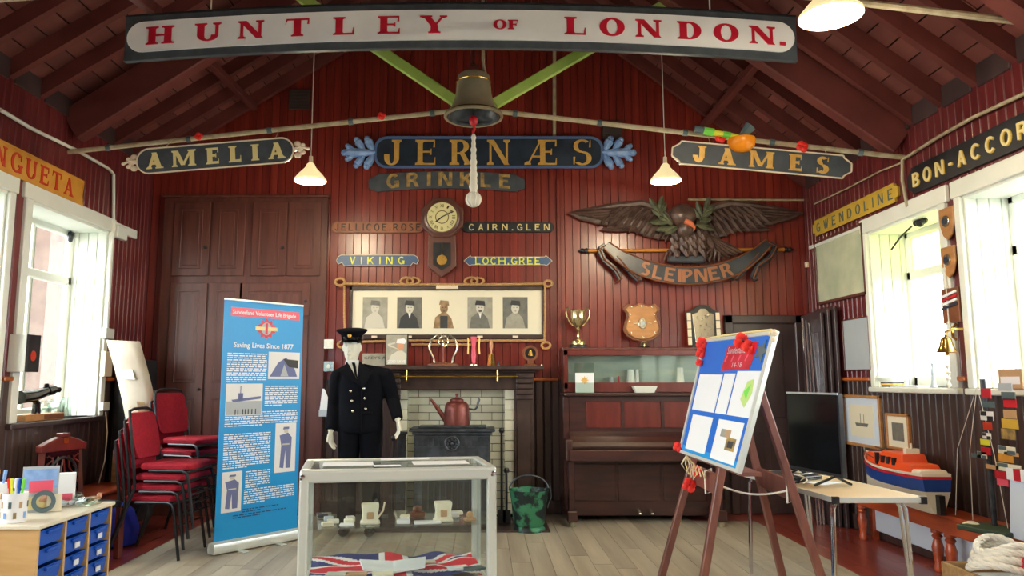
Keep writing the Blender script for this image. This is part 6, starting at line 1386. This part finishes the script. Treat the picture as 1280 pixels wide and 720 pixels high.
def tq(body, u0, u1, v0, vh):
    q = text(body, 1, w=1); zs = [v[2] for v in q.v]; x0_ = min(v[0] for v in q.v); h_ = max(zs) - min(zs)
    m = M(); m.add([Q(u0 + (v[0] - x0_) * (u1 - u0), v0 + (v[2] - min(zs)) / h_ * vh, .0035) for v in q.v], q.f); m.obj('title_lettering', 'paper', t)
tq('Sunderland', .42, .68, .865, .06); tq('14-18', .54, .68, .75, .04)
for k in range(4): Qp('title_shade', 'pink', [(.40 + .1 * k, .8), (.42 + .1 * k, .8), (.44 + .1 * k, .85), (.42 + .1 * k, .85)], .002, .003)
def pop(u, v, r, lab, off=.02): p = Q(u, v, off) + BLc; poppy(p, r, lab=lab, group='poppies on the easel board')
pop(.0, .97, .042, 'big red paper poppy at top left corner of the blue board'); pop(.01, .88, .034, 'red paper poppy just under the top left corner of board'); pop(.02, .79, .024, 'third and lowest red poppy at left edge of blue board')
pop(.64, .95, .05, 'large red poppy pinned at top middle of the blue board'); pop(.76, .9, .04, 'red poppy pinned right of the title on blue board')
pop(-.02, .02, .03, 'red poppy at bottom left corner of the blue board')
st_ = [(.9 + .1 * (1 if i % 2 == 0 else .4) * math.cos(R(36 * i)), .87 + .09 * (1 if i % 2 == 0 else .4) * math.sin(R(36 * i))) for i in range(10)]; Qp('star_ribbon', 'steelb', st_, .002, .004)
m = M().ell(Q(1.02, 1.0, .01), .02, 8).ell(Q(1.03, .95, .01), .016, 8); m.obj('corner_knob', 'cream', t, smooth=True)
M().tube([Q(.02, 1.02, .01), Q(.3, 1.03, .01), Q(.7, 1.03, .01), Q(1, 1.02, .02), Q(1.01, .97, .03)], .006, 5).obj('ribbon_trim', 'goldpale', t)
t = thing('easel', 'tall brown wooden A-frame easel holding the blue poppy board', 'easel', (1.45, 4.6, 0)); EO = Vector((1.45, 4.6, 0))
def legline(nm, Y, p, q):
    a_, b_ = PY(p[0], p[1], Y), PY(q[0], q[1], Y); d = (b_ - a_) / (b_.z - a_.z); lo_ = a_ - d * a_.z; hi_ = a_ + d * (1.6 - a_.z)
    return lo_, hi_
B_l, D_l, A_l, C_l = legline('', 4.38, (880, 720), (902, 585)), legline('', 4.38, (1026, 720), (949, 486)), legline('', 5.02, (827, 720), (862, 591)), legline('', 5.02, (978, 720), (940, 560))
for pr2 in ((B_l, D_l), (A_l, C_l)):
    m_ = (pr2[0][1] + pr2[1][1]) / 2
    for nm, l_ in (('front_leg', pr2[0]), ('rear_leg', pr2[1])): M().beam(l_[0] - EO, l_[1] - EO, .045, .04, up=(0, 1, 0)).obj(nm, 'eas', t, bevel=.005)
    M().beam(pr2[0][1] - EO, pr2[1][1] - EO, .05, .05).obj('hinge_block', 'eas', t, bevel=.004)
def onl_(l_, z): return l_[0].lerp(l_[1], z / 1.6)
f1, f2 = onl_(B_l, .79), onl_(A_l, .79); M().beam(f1 - EO, f2 - EO, .025, .12).obj('front_crossbar', 'eas', t, bevel=.004)
r1_, r2_ = onl_(D_l, .76), onl_(C_l, .76); M().beam(r1_ - EO, r2_ - EO, .025, .12).obj('rear_crossbar', 'eas', t, bevel=.004)
M().beam(BLc + Vector((.07, 0, -.02)) - EO, BRc + Vector((.07, 0, -.02)) - EO, .1, .02).obj('board_ledge', 'eas', t)
cm = M(); A_, B_ = f1.lerp(f2, .3) - EO, r1_.lerp(r2_, .05) - EO
cm.tube([A_ * (1 - f) + B_ * f + Vector((0, 0, -.05 * math.sin(PI * f))) for f in [i / 10 for i in range(11)]], .006, 6)
for c_ in (A_, B_): cm.tube([c_ + Vector((.02, .02, .07)), c_ + Vector((-.03, -.02, .06)), c_ + Vector((-.03, -.02, -.07)), c_ + Vector((.02, .03, -.07))], .006, 6, True)
cm.obj('stay_cord', 'cord', t, smooth=True)
poppy(PY(869, 588, 4.6), .035, lab='red poppy tied to the upper part of the easel cord', group='poppies on the easel board'); poppy(PY(861, 606, 4.85), .045, lab='lowest red poppy wrapped around the front easel leg', group='poppies on the easel board')
t = thing('ribbon_strings', 'loose yellow and white curling ribbons hanging below the blue board', 'ribbon', PY(858, 570, 4.5)); 
for k in range(4):
    g_ = [(858, 570), (852 + 5 * k, 580), (858 + 3 * k, 590 + 3 * k), (864 + 4 * k, 578 + 2 * k), (866 + 5 * k, 592 + 2 * k)]; M().tube([PY(a_, b_, 4.5) - t.location for a_, b_ in g_], .005, 5).obj('ribbon', 'goldpale' if k % 2 else 'cream', t, smooth=True)

# ================= GLASS CASE =================
gz = .885; G0 = PZ(374.5, 588, gz); G1 = PZ(621, 583, gz); gv = G1 - G0; gw = gv.length; ga = math.atan2(gv.y, gv.x); gd = .62
t = thing('museum_display_case', 'low glass museum display case with silver frame in the foreground', 'display case', (G0.x, G0.y, 0), rz=ga); gr = gw
P_ = .055
for x in (0, gw - P_):
    for y in (0, gd - P_): M().b(x, x + P_, y, y + P_, .03, gz - .05).obj('corner_post', 'alu', t, bevel=.012, seg=2)
M().b(0, gw, 0, P_, gz - .075, gz).obj('top_rail', 'alu', t, bevel=.016, seg=3); M().b(0, gw, gd - P_, gd, gz - .06, gz).obj('top_rail', 'alu', t, bevel=.012, seg=2)
for x in (0, gw - P_): M().b(x, x + P_, P_, gd - P_, gz - .06, gz).obj('top_rail', 'alu', t, bevel=.012, seg=2)
M().b(0, gw, 0, P_, .2, .25).b(0, gw, gd - P_, gd, .2, .25).obj('lower_rail', 'alu', t, bevel=.01); M().b(0.01, gw - .01, .01, gd - .01, .0, .2).obj('plinth', 'alu', t, bevel=.008)
M().b(P_ - .01, gw - P_ + .01, P_ - .01, gd - P_ + .01, .2, .235).obj('deck', 'greyl', t)
for nm, r in (('front_glass', (P_, gw - P_, .02, .025)), ('back_glass', (P_, gw - P_, gd - .03, gd - .025))): M().b(*r, .25, gz - .07).obj(nm, 'case', t)
for x in (.022, gw - .027): M().b(x, x + .005, P_, gd - P_, .25, gz - .06).obj('side_glass', 'case', t)
M().b(P_ - .01, gw - P_ + .01, P_ - .01, gd - P_ + .01, gz - .014, gz - .008).obj('top_glass', 'case', t); M().b(.03, gw - .03, .035, gd - .03, .545, .552).obj('glass_shelf', 'case', t)
for x in (.003, gw - .035):
    for z in (gz - .055,): M().lathe([(.014, 0), (.012, .012), (0, .014)], seg=10, T=tr(x + .015, -.001, z + .02) @ Matrix.Rotation(R(90), 4, 'X')).b(x, x + .012, -.006, .0, z + .0, z + .012).obj('corner_lock', 'chrome', t)
GM = Matrix.Translation((G0.x, G0.y, 0)) @ rotz(ga)
def inC(x, y, z): return GM @ Vector((x, y, z))
def cthing(nm, lb, cat, x, y, z, r=0, group=None): return thing(nm, lb, cat, inC(x, y, z), rz=ga + r, group=group)
for x, y, w_, d_, lb in ((.27, .27, .30, .18, 'left white sheet lying on top of the glass case'), (.50, .13, .16, .07, 'small white sheet at front of the glass case top'), (.63, .50, .31, .10, 'white sheet at the back of the glass case top'), (.83, .24, .34, .18, 'right and largest white sheet on the glass case top')):
    o = cthing('paper_sheet', lb, 'paper', x, y, gz + .001, 0, 'papers on the glass case'); M().b(-w_ / 2, w_ / 2, -d_ / 2, d_ / 2, 0, .003).obj('sheet', 'paper', o)
# shelf contents
sz_ = .5525; random.seed(11)
for x, lb in ((.405, 'left white carved mug block on the glass shelf'), (.84, 'right white carved mug block on the glass shelf')):
    o = cthing('white_mug', lb, 'mug', x, .16, sz_, 0, 'white mugs in the case')
    M().rings([[Vector((a_ * w_, b_ * w_ * .75, z)) for a_, b_ in ((-1, -.8), (-.8, -1), (.8, -1), (1, -.8), (1, .8), (.8, 1), (-.8, 1), (-1, .8))] for z, w_ in ((0, .058), (.012, .058), (.014, .05), (.06, .045), (.1, .052), (.115, .05), (.11, .04))]).obj('mug_body', 'cream2', o, bevel=.004, smooth=True)
    M().b(-.02, .02, -.046, -.036, .03, .07).obj('relief', 'tan', o, bevel=.004)
    if x < .6: M().tube([(.045, 0, .03), (.075, 0, .07), (.085, 0, .12)], .006, 6).obj('handle', 'cream', o, smooth=True)
spots = [(.16, .12), (.19, .2), (.16, .3), (.27, .1), (.28, .17), (.29, .24), (.60, .12), (.61, .18), (.62, .3), (.74, .10), (.92, .28), (.95, .36), (1.0, .14), (.70, .34), (.12, .42), (.45, .44)]
desc = ['front left cream block', 'cream card behind the front left block', 'small grey object at far left', 'low white label left of the first mug', 'stacked cream label left of the first mug', 'rear cream card left of the first mug', 'white label between the two mugs', 'second white label between the two mugs', 'cream card at back between mugs', 'long white strip label left of right mug', 'white card right of the right mug', 'cream card at back right', 'shell-like cream piece at right end', 'brown wooden piece behind white strip', 'dark piece at rear left', 'black stand at the back']
for i, (x, y) in enumerate(spots):
    w_, d_, h_ = ((.16, .07, .012) if i == 9 else (random.uniform(.05, .09), .05, random.uniform(.012, .03)))
    mt = ['cream2', 'greyl', 'greyp', 'paper', 'cream2', 'greyl', 'paper', 'paper', 'cream2', 'paper', 'paper', 'cream2', 'tan', 'brown', 'grey3', 'black'][i]
    o = cthing('museum_exhibit', desc[i] + ' on the glass shelf', 'exhibit', x, y, sz_, random.uniform(-.2, .2), 'small exhibits on the shelf')
    M().b(-w_ / 2, w_ / 2, -d_ / 2, d_ / 2, 0, h_).obj('block', mt, o, bevel=.004)
    if i in (12, 13, 15): M().ell((0, 0, h_ + .015), (w_ * .35, .02, .025 if i < 15 else .06), 8).obj('piece', mt, o, smooth=True)
# union flag draped on the lower deck
o = cthing('union_flag', 'crumpled union flag draped across the bottom of the glass case', 'flag', .06, .06, .245); nx, ny = 110, 50; vs, fs, mi = [], [], []; FW, FD = gw - .13, gd - .14
for j in range(ny + 1):
    for i in range(nx + 1):
        u, v = i / nx, j / ny; vs.append((u * FW, v * FD, .008 + .012 * math.sin(9 * u + 4 * v) ** 2 + .02 * max(0, math.sin(5 * u - 7 * v + 1)) * v + .02 * v * v + .008 * math.sin(23 * u + 9 * v)))
for j in range(ny):
    for i in range(nx):
        u, v = (i + .5) / nx, (j + .5) / ny; X_, Y_ = (u - .5) * 2, (v - .5) * 1.2; k = 0 if 0 else 1
        k = 1; d1, d2 = abs(Y_ - X_ * .5) / 1.118, abs(Y_ + X_ * .5) / 1.118
        if min(d1, d2) < .13: k = 2
        if min(d1, d2) < .06: k = 0
        if abs(X_) < .18 or abs(Y_) < .18: k = 2
        if abs(X_) < .11 or abs(Y_) < .11: k = 0
        fs.append((j * (nx + 1) + i, j * (nx + 1) + i + 1, (j + 1) * (nx + 1) + i + 1, (j + 1) * (nx + 1) + i)); mi.append(k)
m = M(); m.v, m.f, m.mi = vs, fs, mi; m.obj('cloth', ['flagr', 'flagb', 'flagw'], o, smooth=True)
ob = cthing('open_book', 'open white book lying on the union flag in the case', 'book', .55, .2, .285)
for s_ in (-1, 1): M().add([(0, -.09, .0), (s_ * .18, -.08, .02), (s_ * .2, .09, .035), (0, .1, .015), (0, -.09, -.012), (s_ * .18, -.08, .008), (s_ * .2, .09, .02), (0, .1, 0)], [(0, 1, 2, 3), (7, 6, 5, 4), (0, 4, 5, 1), (1, 5, 6, 2), (2, 6, 7, 3), (3, 7, 4, 0)]).obj('page_block', 'paper', ob)
for i, (x, y, mt, lb) in enumerate(((.22, .1, 'greyl', 'pale grey booklet at front left on the union flag'), (.33, .08, 'tan', 'brown card beside the grey booklet on the flag'), (.48, .07, 'cream2', 'cream card in front of the open book on flag'), (.75, .3, 'greyl', 'grey leaflet behind the open book on the flag'), (.93, .13, 'paper', 'white card at right on the union flag'), (1.02, .1, 'steelb', 'blue-grey card at far right on the union flag'))):
    o = cthing('exhibit_card', lb, 'card', x, y, .278, .1 * (i - 2), 'cards on the flag'); M().b(-.06, .06, -.035, .035, 0, .012).obj('card', mt, o)

# ================= LEFT SIDE =================
# storage unit with blue trays: front faces +x
U0, U1 = PZ(46, 657, .7), PZ(143, 627, .7); ux = (U0.x + U1.x) / 2; ulen = U1.y - U0.y; udep = .45
t = thing('tray_storage_unit', 'low birch storage unit with columns of blue plastic trays at left', 'storage unit', (ux, U0.y, 0))
M().b(-udep - .01, .012, -.012, ulen + .012, .682, .7).obj('top', 'lam', t, bevel=.003); M().b(-udep, 0, 0, ulen, .0, .05).obj('base', 'birch', t)
for k in range(4): y = k * (ulen - .016) / 3; M().b(-udep, 0, y, y + .016, .05, .682).obj('side_panel' if k in (0, 3) else 'divider', 'birch', t)
M().b(-udep, -udep + .01, .0, ulen, .05, .682).obj('back_panel', 'birch', t)
cwid = (ulen - .016) / 3
for k in range(3):
    y0, y1 = k * cwid + .022, (k + 1) * cwid - .006
    for r_ in range(7):
        z1 = .668 - r_ * .088
        tm_ = M(); zc = z1 - .075
        tm_.rings([[Vector((x, y, z)) for x, y in ((-udep + .03, y0 + i_), (-.005 - i_ * .6, y0 + i_), (-.005 - i_ * .6, y1 - i_), (-udep + .03, y1 - i_))] for z, i_ in ((zc, .012), (z1 - .008, 0), (z1, -.004), (z1, .004), (zc + .006, .016))])
        tray_ = tm_.obj('tray', 'tray', t, bevel=.002)
        M().b(-.006, .012, y0 + .05, y1 - .05, z1 - .022, z1 - .006).obj('tray_lip', 'tray', tray_, bevel=.004)
        if k > 0 and r_ > 0: M().b(-.001, .004, (y0 + y1) / 2 - .022, (y0 + y1) / 2 + .022, zc + .018, zc + .045).obj('tray_label', 'paper', tray_)
UZ = .7015
def onu(px, py, X=None): p = PZ(px, py, UZ); return p
for i, (px, py, r_, h_, lb, pens) in enumerate(((17, 652, .055, .14, 'illustrated pencil pot at the front left of storage unit', [('yel', -.02, .0), ('txt', .0, .02), ('tray', .015, -.01), ('ggrn', .03, .01), ('poppy', -.03, .02)]), (-6, 640, .055, .15, 'second pencil pot at the left picture edge', [('gold', 0, 0), ('bluep', .03, 0)]))):
    p = onu(px, py); t = thing('pencil_pot', lb, 'pot', (p.x, p.y, UZ)); M().lathe([(0, 0), (r_, 0), (r_, h_), (r_ * .92, h_), (r_ * .92, .01), (0, .01)], seg=24).obj('pot_body', 'paper', t, smooth=True)
    random.seed(i)
    for k in range(10): a_ = R(-200 + 24 * k); z_ = .02 + .05 * (k % 2); M().b(-.007, .007, -.002, .0, 0, .03, T=tr(r_ * math.cos(a_), r_ * math.sin(a_), z_) @ rotz(a_ + PI / 2)).obj('print_mark', ['bluep', 'steelb', 'goldm', 'tan'][k % 4], t)
    for mt, dx, dy in pens:
        nm = {'yel': 'yellow', 'txt': 'white', 'tray': 'blue', 'ggrn': 'green', 'poppy': 'red', 'gold': 'gold', 'bluep': 'pale blue'}[mt]
        o = thing('pen', nm + ' pen standing in the ' + ('front illustrated pencil pot' if i == 0 else 'edge pencil pot'), 'pen', (p.x + dx * .5, p.y + dy * .5, UZ + .012), rot=(dy * 3, dx * 4, 0), group='pens in pots'); M().tube([(0, 0, 0), (0, 0, h_ + .03)], .006, 6).tube([(0, 0, h_ + .01), (0, 0, h_ + .055)], .009, 8).obj('barrel', mt, o, smooth=True)
p = onu(30, 645); t = thing('picture_book', 'upright blue illustrated card with red and yellow pictures on storage unit', 'book', (p.x, p.y + .12, UZ), rot=(R(-8), 0, R(25)))
M().b(-.085, .085, -.004, 0, 0, .235).b(-.08, .08, .0, .012, 0, .23).obj('cover', 'greyp', t); M().b(-.08, .08, -.007, -.004, .12, .22).obj('sky_print', 'bluep', t); M().b(-.05, .06, -.009, -.007, .1, .16).obj('red_print', 'pink', t); M().b(-.075, .075, -.008, -.005, .01, .08).obj('yellow_print', 'goldpale', t)
p = onu(57, 634); t = thing('leaflet_box', 'small red and white box standing on the storage unit', 'box', (p.x, p.y + .1, UZ), rz=R(25)); M().b(-.09, .09, -.03, .03, 0, .17).obj('box_body', 'paper', t, bevel=.003); M().b(-.085, -.02, -.033, -.03, .09, .16).obj('red_print', 'rdp', t); M().b(.0, .08, -.033, -.03, .02, .06).obj('pink_print', 'pink', t)
p = onu(55, 640); t = thing('tape_roll', 'grey roll of sticky tape standing on the storage unit', 'tape', (p.x, p.y - .01, UZ + .056), rot=(R(90), 0, R(30))); M().lathe([(.035, -.015), (.056, -.015), (.056, .015), (.035, .015)], seg=24).rings([[Vector((.035 * math.cos(R(15 * i)), .035 * math.sin(R(15 * i)), z)) for i in range(24)] for z in (-.015, .015)], cap=False).obj('roll', 'steelb', t, smooth=True)
p = onu(41, 640); t = thing('wooden_hand', 'beige smooth wooden wedge lying behind the tape roll', 'wood block', (p.x - .02, p.y + .0, UZ)); M().tube([(-.1, 0, .02), (0, .02, .04), (.08, .04, .07)], [.012, .025, .03], 10).obj('wedge', 'skin', t, smooth=True)
p = onu(62, 640); t = thing('cream_card', 'small cream card propped beside the tape roll', 'card', (p.x + .01, p.y + .02, UZ), rz=R(30)); M().b(-.035, .035, -.003, .003, 0, .09).obj('card', 'cream2', t)
p = onu(90, 632); t = thing('plastic_wrap', 'crumpled clear plastic bags in a heap on the storage unit', 'plastic bag', (p.x, p.y, UZ)); random.seed(8)
m = M()
for k in range(12): m.ell((random.uniform(-.14, .12), random.uniform(-.1, .14), .02 + random.uniform(0, .02)), (random.uniform(.03, .06), random.uniform(.03, .06), random.uniform(.012, .03)), 8)
m.obj('bag_folds', 'glassy', t); m2 = M()
for k in range(7): m2.ell((random.uniform(-.12, .1), random.uniform(-.08, .12), .018), (random.uniform(.02, .04), random.uniform(.02, .05), .014), 7)
m2.obj('bag_contents', 'greyp', t)
p = onu(118, 628); t = thing('small_doll', 'tiny pinkish doll figure at the far end of storage unit', 'doll', (p.x, p.y, UZ)); M().ell((0, 0, .02), (.02, .04, .016), 8).ell((0, .05, .03), (.016, .016, .02), 8).tube([(0, -.03, .02), (.01, -.08, .015)], .009, 6).obj('doll_body', 'skin', t, smooth=True)
# carved chair
cp = PX(76, 600, -3.33); t = thing('carved_chair', 'old red-brown chair with black carved scrollwork back by left wall', 'chair', (cp.x, cp.y, 0), rz=R(74))
wt = .2; zt_ = .95
M().b(-wt, wt, -.42, .02, .40, .45).obj('seat', 'black', t, bevel=.01)
for s_ in (-1, 1):
    M().tube([(s_ * (wt + .01), 0, 0), (s_ * (wt + .01), 0, .45), (s_ * (wt - .03), .02, zt_ - .06)], .03, 4).obj('back_post', 'pianop', t); M().b(s_ * wt - .025, s_ * wt + .025, -.43, -.38, 0, .4).obj('front_leg', 'pianop', t, bevel=.004)
M().prism([(-wt - .02, zt_ - .11), (-wt - .02, zt_ - .06), (-.12, zt_ - .02), (-.05, zt_), (.05, zt_), (.12, zt_ - .02), (wt + .02, zt_ - .06), (wt + .02, zt_ - .11)], -.02, .045).obj('top_rail', 'pianop', t, bevel=.006)
M().b(-.02, .02, -.028, -.02, zt_ - .05, zt_ - .01).obj('brass_badge', 'brass', t); M().b(-.04, .04, -.03, .04, zt_ - .0, zt_ + .03).obj('finial', 'pianop', t, bevel=.005)
M().b(-wt + .02, wt - .02, .0, .02, .46, zt_ - .11).obj('back_panel', 'gloss', t)
for k in range(4):
    for s_ in (-1, 1): M().tube([(s_ * (wt - .04) + 0 * k, -.008, .5 + .08 * k), (s_ * (wt - .1), -.012, .6 + .06 * k), (s_ * (.02 + .04 * k), -.012, .66 + .05 * k), (s_ * .05 * k, -.008, .8)], .007, 5).obj('scrollwork', 'pianop', t, smooth=True)
M().tube([(.13 * math.cos(R(20 * i)), -.012, .66 + .13 * math.sin(R(20 * i))) for i in range(18)], .012, 6, True).obj('wreath', 'black', t, smooth=True)
# left bench
lbz = .445; p = PZ(165, 636, lbz); t = thing('short_bench', 'orange-brown bench with turned legs along the left wall by the chairs', 'bench', (XL + .02, p.y, 0)); bw_ = p.x - XL - .02
bw_ = .4; M().b(0, bw_, -.62, 1.5, lbz - .035, lbz).obj('seat', 'bench', t, bevel=.008); M().b(bw_ - .04, bw_ - .02, -.6, 1.45, lbz - .13, lbz - .035).obj('apron', 'bench', t)
for y in (1.35, .36, -.5): turned(M(), bw_ - .07, y, lbz - .09).obj('leg', 'bench', t, smooth=True)
# blue cloth under
p = PZ(165, 690, 0); t = thing('blue_bag', 'deep blue cloth bag on floor beneath the short bench', 'bag', (p.x - .25, p.y + .25, 0)); M().rings([ring((0, 0, z), a_, b_) for z, a_, b_ in ((0, .12, .14), (.02, .16, .18), (.15, .17, .19), (.28, .12, .15), (.34, .05, .1), (.36, .01, .02))]).obj('bag_body', 'bluebag', t, smooth=True)
# leaning posters
pp = PY(150, 600, 7.0); t = thing('leaning_poster', 'tall curled off-white poster leaning in the left corner behind chairs', 'poster', (0, 0, 0))
T_ = [PY(133, 425, 7.02), PY(175, 427, 6.98), PY(205, 612, 6.82), PY(164, 612, 6.78)]; t.location = T_[3]; vs = []
n_ = 10
for j in range(n_ + 1):
    v = j / n_; 
    for i in range(5): u = i / 4; p = (T_[0] * (1 - u) + T_[1] * u) * (1 - v) + (T_[3] * (1 - u) + T_[2] * u) * v + Vector((.05 * math.sin(PI * v), -.03 * math.sin(PI * u) + .03 * v, 0)); vs.append(p - T_[3])
m = M(); m.v = [tuple(v) for v in vs]; m.f = [(j * 5 + i, j * 5 + i + 1, (j + 1) * 5 + i + 1, (j + 1) * 5 + i) for j in range(n_) for i in range(4)]; m.mi = [0] * len(m.f); o = m.obj('sheet', 'poster', t, smooth=True); sm = o.modifiers.new('s', 'SOLIDIFY'); sm.thickness = .003
def SP(u, v): return (T_[0] * (1 - u) + T_[1] * u) * (1 - v) + (T_[3] * (1 - u) + T_[2] * u) * v + Vector((.05 * math.sin(PI * v), -.03 * math.sin(PI * u) + .03 * v, 0)) - T_[3] + Vector((0, -.02, 0))
for nm, mt, u0, u1, v0, v1 in (('brown_print', 'sepia', .5, .72, .42, .52), ('pale_print', 'greyl', .25, .6, .2, .27), ('brown_print', 'tan', .6, .78, .5, .57), ('pale_print', 'greyp', .2, .32, .5, .6)):
    q = [SP(u0, v0), SP(u1, v0), SP(u1, v1), SP(u0, v1)]; M().add(q + [p + Vector((0, .003, 0)) for p in q], [(0, 1, 2, 3), (7, 6, 5, 4), (0, 4, 5, 1), (1, 5, 6, 2), (2, 6, 7, 3), (3, 7, 4, 0)]).obj(nm, mt, t)
p = PX(135, 520, -3.5); t = thing('black_curtain_case', 'tall black folded stand behind the poster in left corner', 'stand', (-3.52, 7.55, 0)); M().b(-.1, .1, -.25, .25, 0, 1.6).obj('panel', 'black', t, bevel=.01)
p = PY(151, 590, 6.9); t = thing('wood_offcut', 'upright plain wooden board on the short bench', 'board', (XL + .25, PX(148, 600, XL + .25).y, lbz + .001)); M().b(-.06, .06, -.02, .02, 0, .3).obj('board', 'crate', t, bevel=.003)
# stacking chairs
def chair(lab, loc, rz, grp):
    t = thing('stacking_chair', lab, 'chair', loc, rz=rz, group=grp)      # faces local -y
    M().rings([[Vector((x * w_, -.23 + y * d_ + .0, z)) for x, y in ((-1, -.8), (-.8, -1), (.8, -1), (1, -.8), (.85, 1), (-.85, 1))] for z, w_, d_ in ((.435, .19, .19), (.44, .21, .21), (.475, .215, .215), (.49, .19, .195))]).obj('seat', 'redf', t, smooth=True, bevel=.006)
    M().rings([[Vector((x * w_, y0 + (z - .5) * .22 + dy, z)) for x in (-1, -.6, .6, 1) for dy in (0,)] + [Vector((x * w_ * .95, y0 + (z - .5) * .22 + .035, z)) for x in (1, .6, -.6, -1)] for z, w_, y0 in ((.52, .16, .0), (.56, .19, .0), (.7, .21, 0), (.84, .20, 0), (.885, .16, 0))]).obj('backrest', 'redf', t, smooth=True, bevel=.006)
    for s_ in (-1, 1):
        M().tube([(s_ * .235, -.50, 0), (s_ * .225, -.44, .36), (s_ * .22, -.42, .415), (s_ * .2, -.37, .43), (s_ * .2, -.1, .43)], .0125, 8).obj('front_leg', 'steel', t, smooth=True)
        M().tube([(s_ * .235, .1, 0), (s_ * .22, -.0, .3), (s_ * .21, .02, .45), (s_ * .2, .075, .8), (s_ * .17, .105, .9), (s_ * .1, .11, .915), (0, .11, .918)], .0125, 8).obj('back_leg', 'steel', t, smooth=True)
    M().tube([(-.22, -.42, .42), (-.18, -.43, .428), (.18, -.43, .428), (.22, -.42, .42)], .0125, 8).obj('seat_rail', 'steel', t, smooth=True)
    M().tube([(-.228, -.46, .25), (.228, -.46, .25)], .008, 6).obj('stretcher', 'steel', t, smooth=True)
    return t
s0 = Vector((-2.86, 6.24, 0)); rz_ = R(86); lean = Vector((math.sin(rz_), -math.cos(rz_), 0)) * .035
ch = chair('red fabric stacking chair on floor at the bottom of front stack', s0, rz_, 'front stack of red chairs')
for k, lb in ((1, 'red stacking chair second from the bottom of front stack'), (2, 'red stacking chair third from the bottom of front stack'), (3, 'red stacking chair at the top of front stack')): dup(ch, s0 + Vector((0, 0, .082 * k)) + lean * k, None, lb)
s1 = Vector((-3.0, 6.98, 0)); c2 = dup(ch, s1, (0, 0, R(72)), 'lowest red chair of the rear stack near back wall'); c2['group'] = 'rear stack of red chairs'
for k, lb in ((1, 'red chair second from bottom of the rear stack'), (2, 'red chair third from bottom of the rear stack'), (3, 'red chair fourth from bottom of the rear stack'), (4, 'topmost red chair of the rear stack near back wall')):
    o = dup(c2, s1 + Vector((0, 0, .098 * k)) + lean * k, None, lb)
# white box lantern on strip between left windows
b0 = PX(8, 441, XL + .002); xo = .14; y1_ = PX(50, 441, XL + .14).y
t = thing('collection_box', 'white and black box with red emblem on left wall between windows', 'box', (XL + .001, b0.y + .02, b0.z)); ly = max(.15, y1_ - b0.y - .02)
M().b(0, xo - .004, 0, .02, -.145, .145).obj('white_side', 'white', t, bevel=.003)
M().b(0, xo, .02, ly, -.145, .145).b(xo - .004, xo, 0, .02, -.145, .145).obj('black_face', 'black', t, bevel=.002); M().prism(ellp(0, 0, .035, .04), -.004, .0, T=tr(xo, ly / 2, -.02) @ rotz(PI / 2)).obj('red_emblem', 'orred', t)
# telescope, jars, wooden box on left sill
lsz = SLZ + .002
def onl(px, X=XL - .12, py=515): a_, b_, d = ray(px, py); k = X / a_; return Vector((X, b_ * k, lsz))
p = onl(45, XL - .1); t = thing('wooden_box', 'low pale wooden box on the left window sill', 'box', p); M().b(-.08, .1, -.3, .25, 0, .055).obj('box_body', 'woodmid', t, bevel=.003); M().b(.1, .103, -.05, .24, .008, .045).obj('box_front', 'brown', t)
p = onl(45, XL - .06); t = thing('telescope', 'black telescope on a short stand in the left window', 'telescope', p + Vector((0, 0, .056)))
pts = [PX(24, 497, XL - .06), PX(42, 495, XL - .06), PX(58, 489, XL - .06), PX(66, 487, XL - .06), PX(73, 487, XL - .06)]; q = [v - t.location for v in pts]
M().tube(q[:3], [.055, .05, .04], 12).tube([q[2], q[3]], [.045, .045], 12).tube([q[3], q[4]], .028, 12).obj('tube', 'gloss', t, smooth=True); M().ell(q[2] + Vector((0, 0, .05)), (.02, .03, .02), 8).obj('focus_knob', 'gloss', t, smooth=True); M().tube([(0, 0, 0), (0, 0, .09), q[1] + Vector((0, 0, -.03))], [.035, .03, .02], 10).obj('stand', 'gloss', t, smooth=True)
for i, (px, h_, r_, lb) in enumerate(((56, .16, .05, 'left clear glass jar behind the telescope'), (70, .17, .07, 'wide clear glass bowl in the left window corner'), (82, .18, .05, 'right clear glass jar nearest the window reveal'))):
    p = onl(px, XL - .12); t = thing('glass_jar', lb, 'jar', p, group='glass jars in left window'); M().lathe([(0, 0), (r_, 0), (r_, h_ * .75), (r_ * .7, h_ * .85), (r_ * .75, h_), (r_ * .68, h_), (r_ * .6, h_ * .85), (r_ * .9, h_ * .7), (r_ * .9, .01), (0, .01)], seg=20).obj('jar_body', 'glassy', t, smooth=True); M().lathe([(0, .01), (r_ * .6, .012), (r_ * .4, h_ * .4), (0, h_ * .5)], seg=8).obj('contents', 'greyl', t, smooth=True)
c = PX(128, 508, XL + .02); t = thing('wall_socket', 'white socket box with hanging cable below the left window', 'socket', c, rz=PI / 2); M().b(-.06, .06, -.04, 0, -.04, .04).obj('socket_box', 'white', t, bevel=.004)
ce = [PX(132, 515, XL + .05), PX(134, 540, XL + .06), PX(131, 575, XL + .07), PX(122, 610, XL + .1)]; t = thing('white_cable', 'white cable hanging from the socket down to short bench', 'cable', ce[0]); M().tube([v - ce[0] for v in ce], .006, 6).obj('cable', 'cord', t, smooth=True)
c = PX(88, 296, XL - .30); t = thing('window_latch', 'small black lamp bracket high in the left window', 'bracket', c); M().ell((0, 0, 0), (.03, .03, .06), 8).obj('bracket_body', 'black', t, smooth=True)
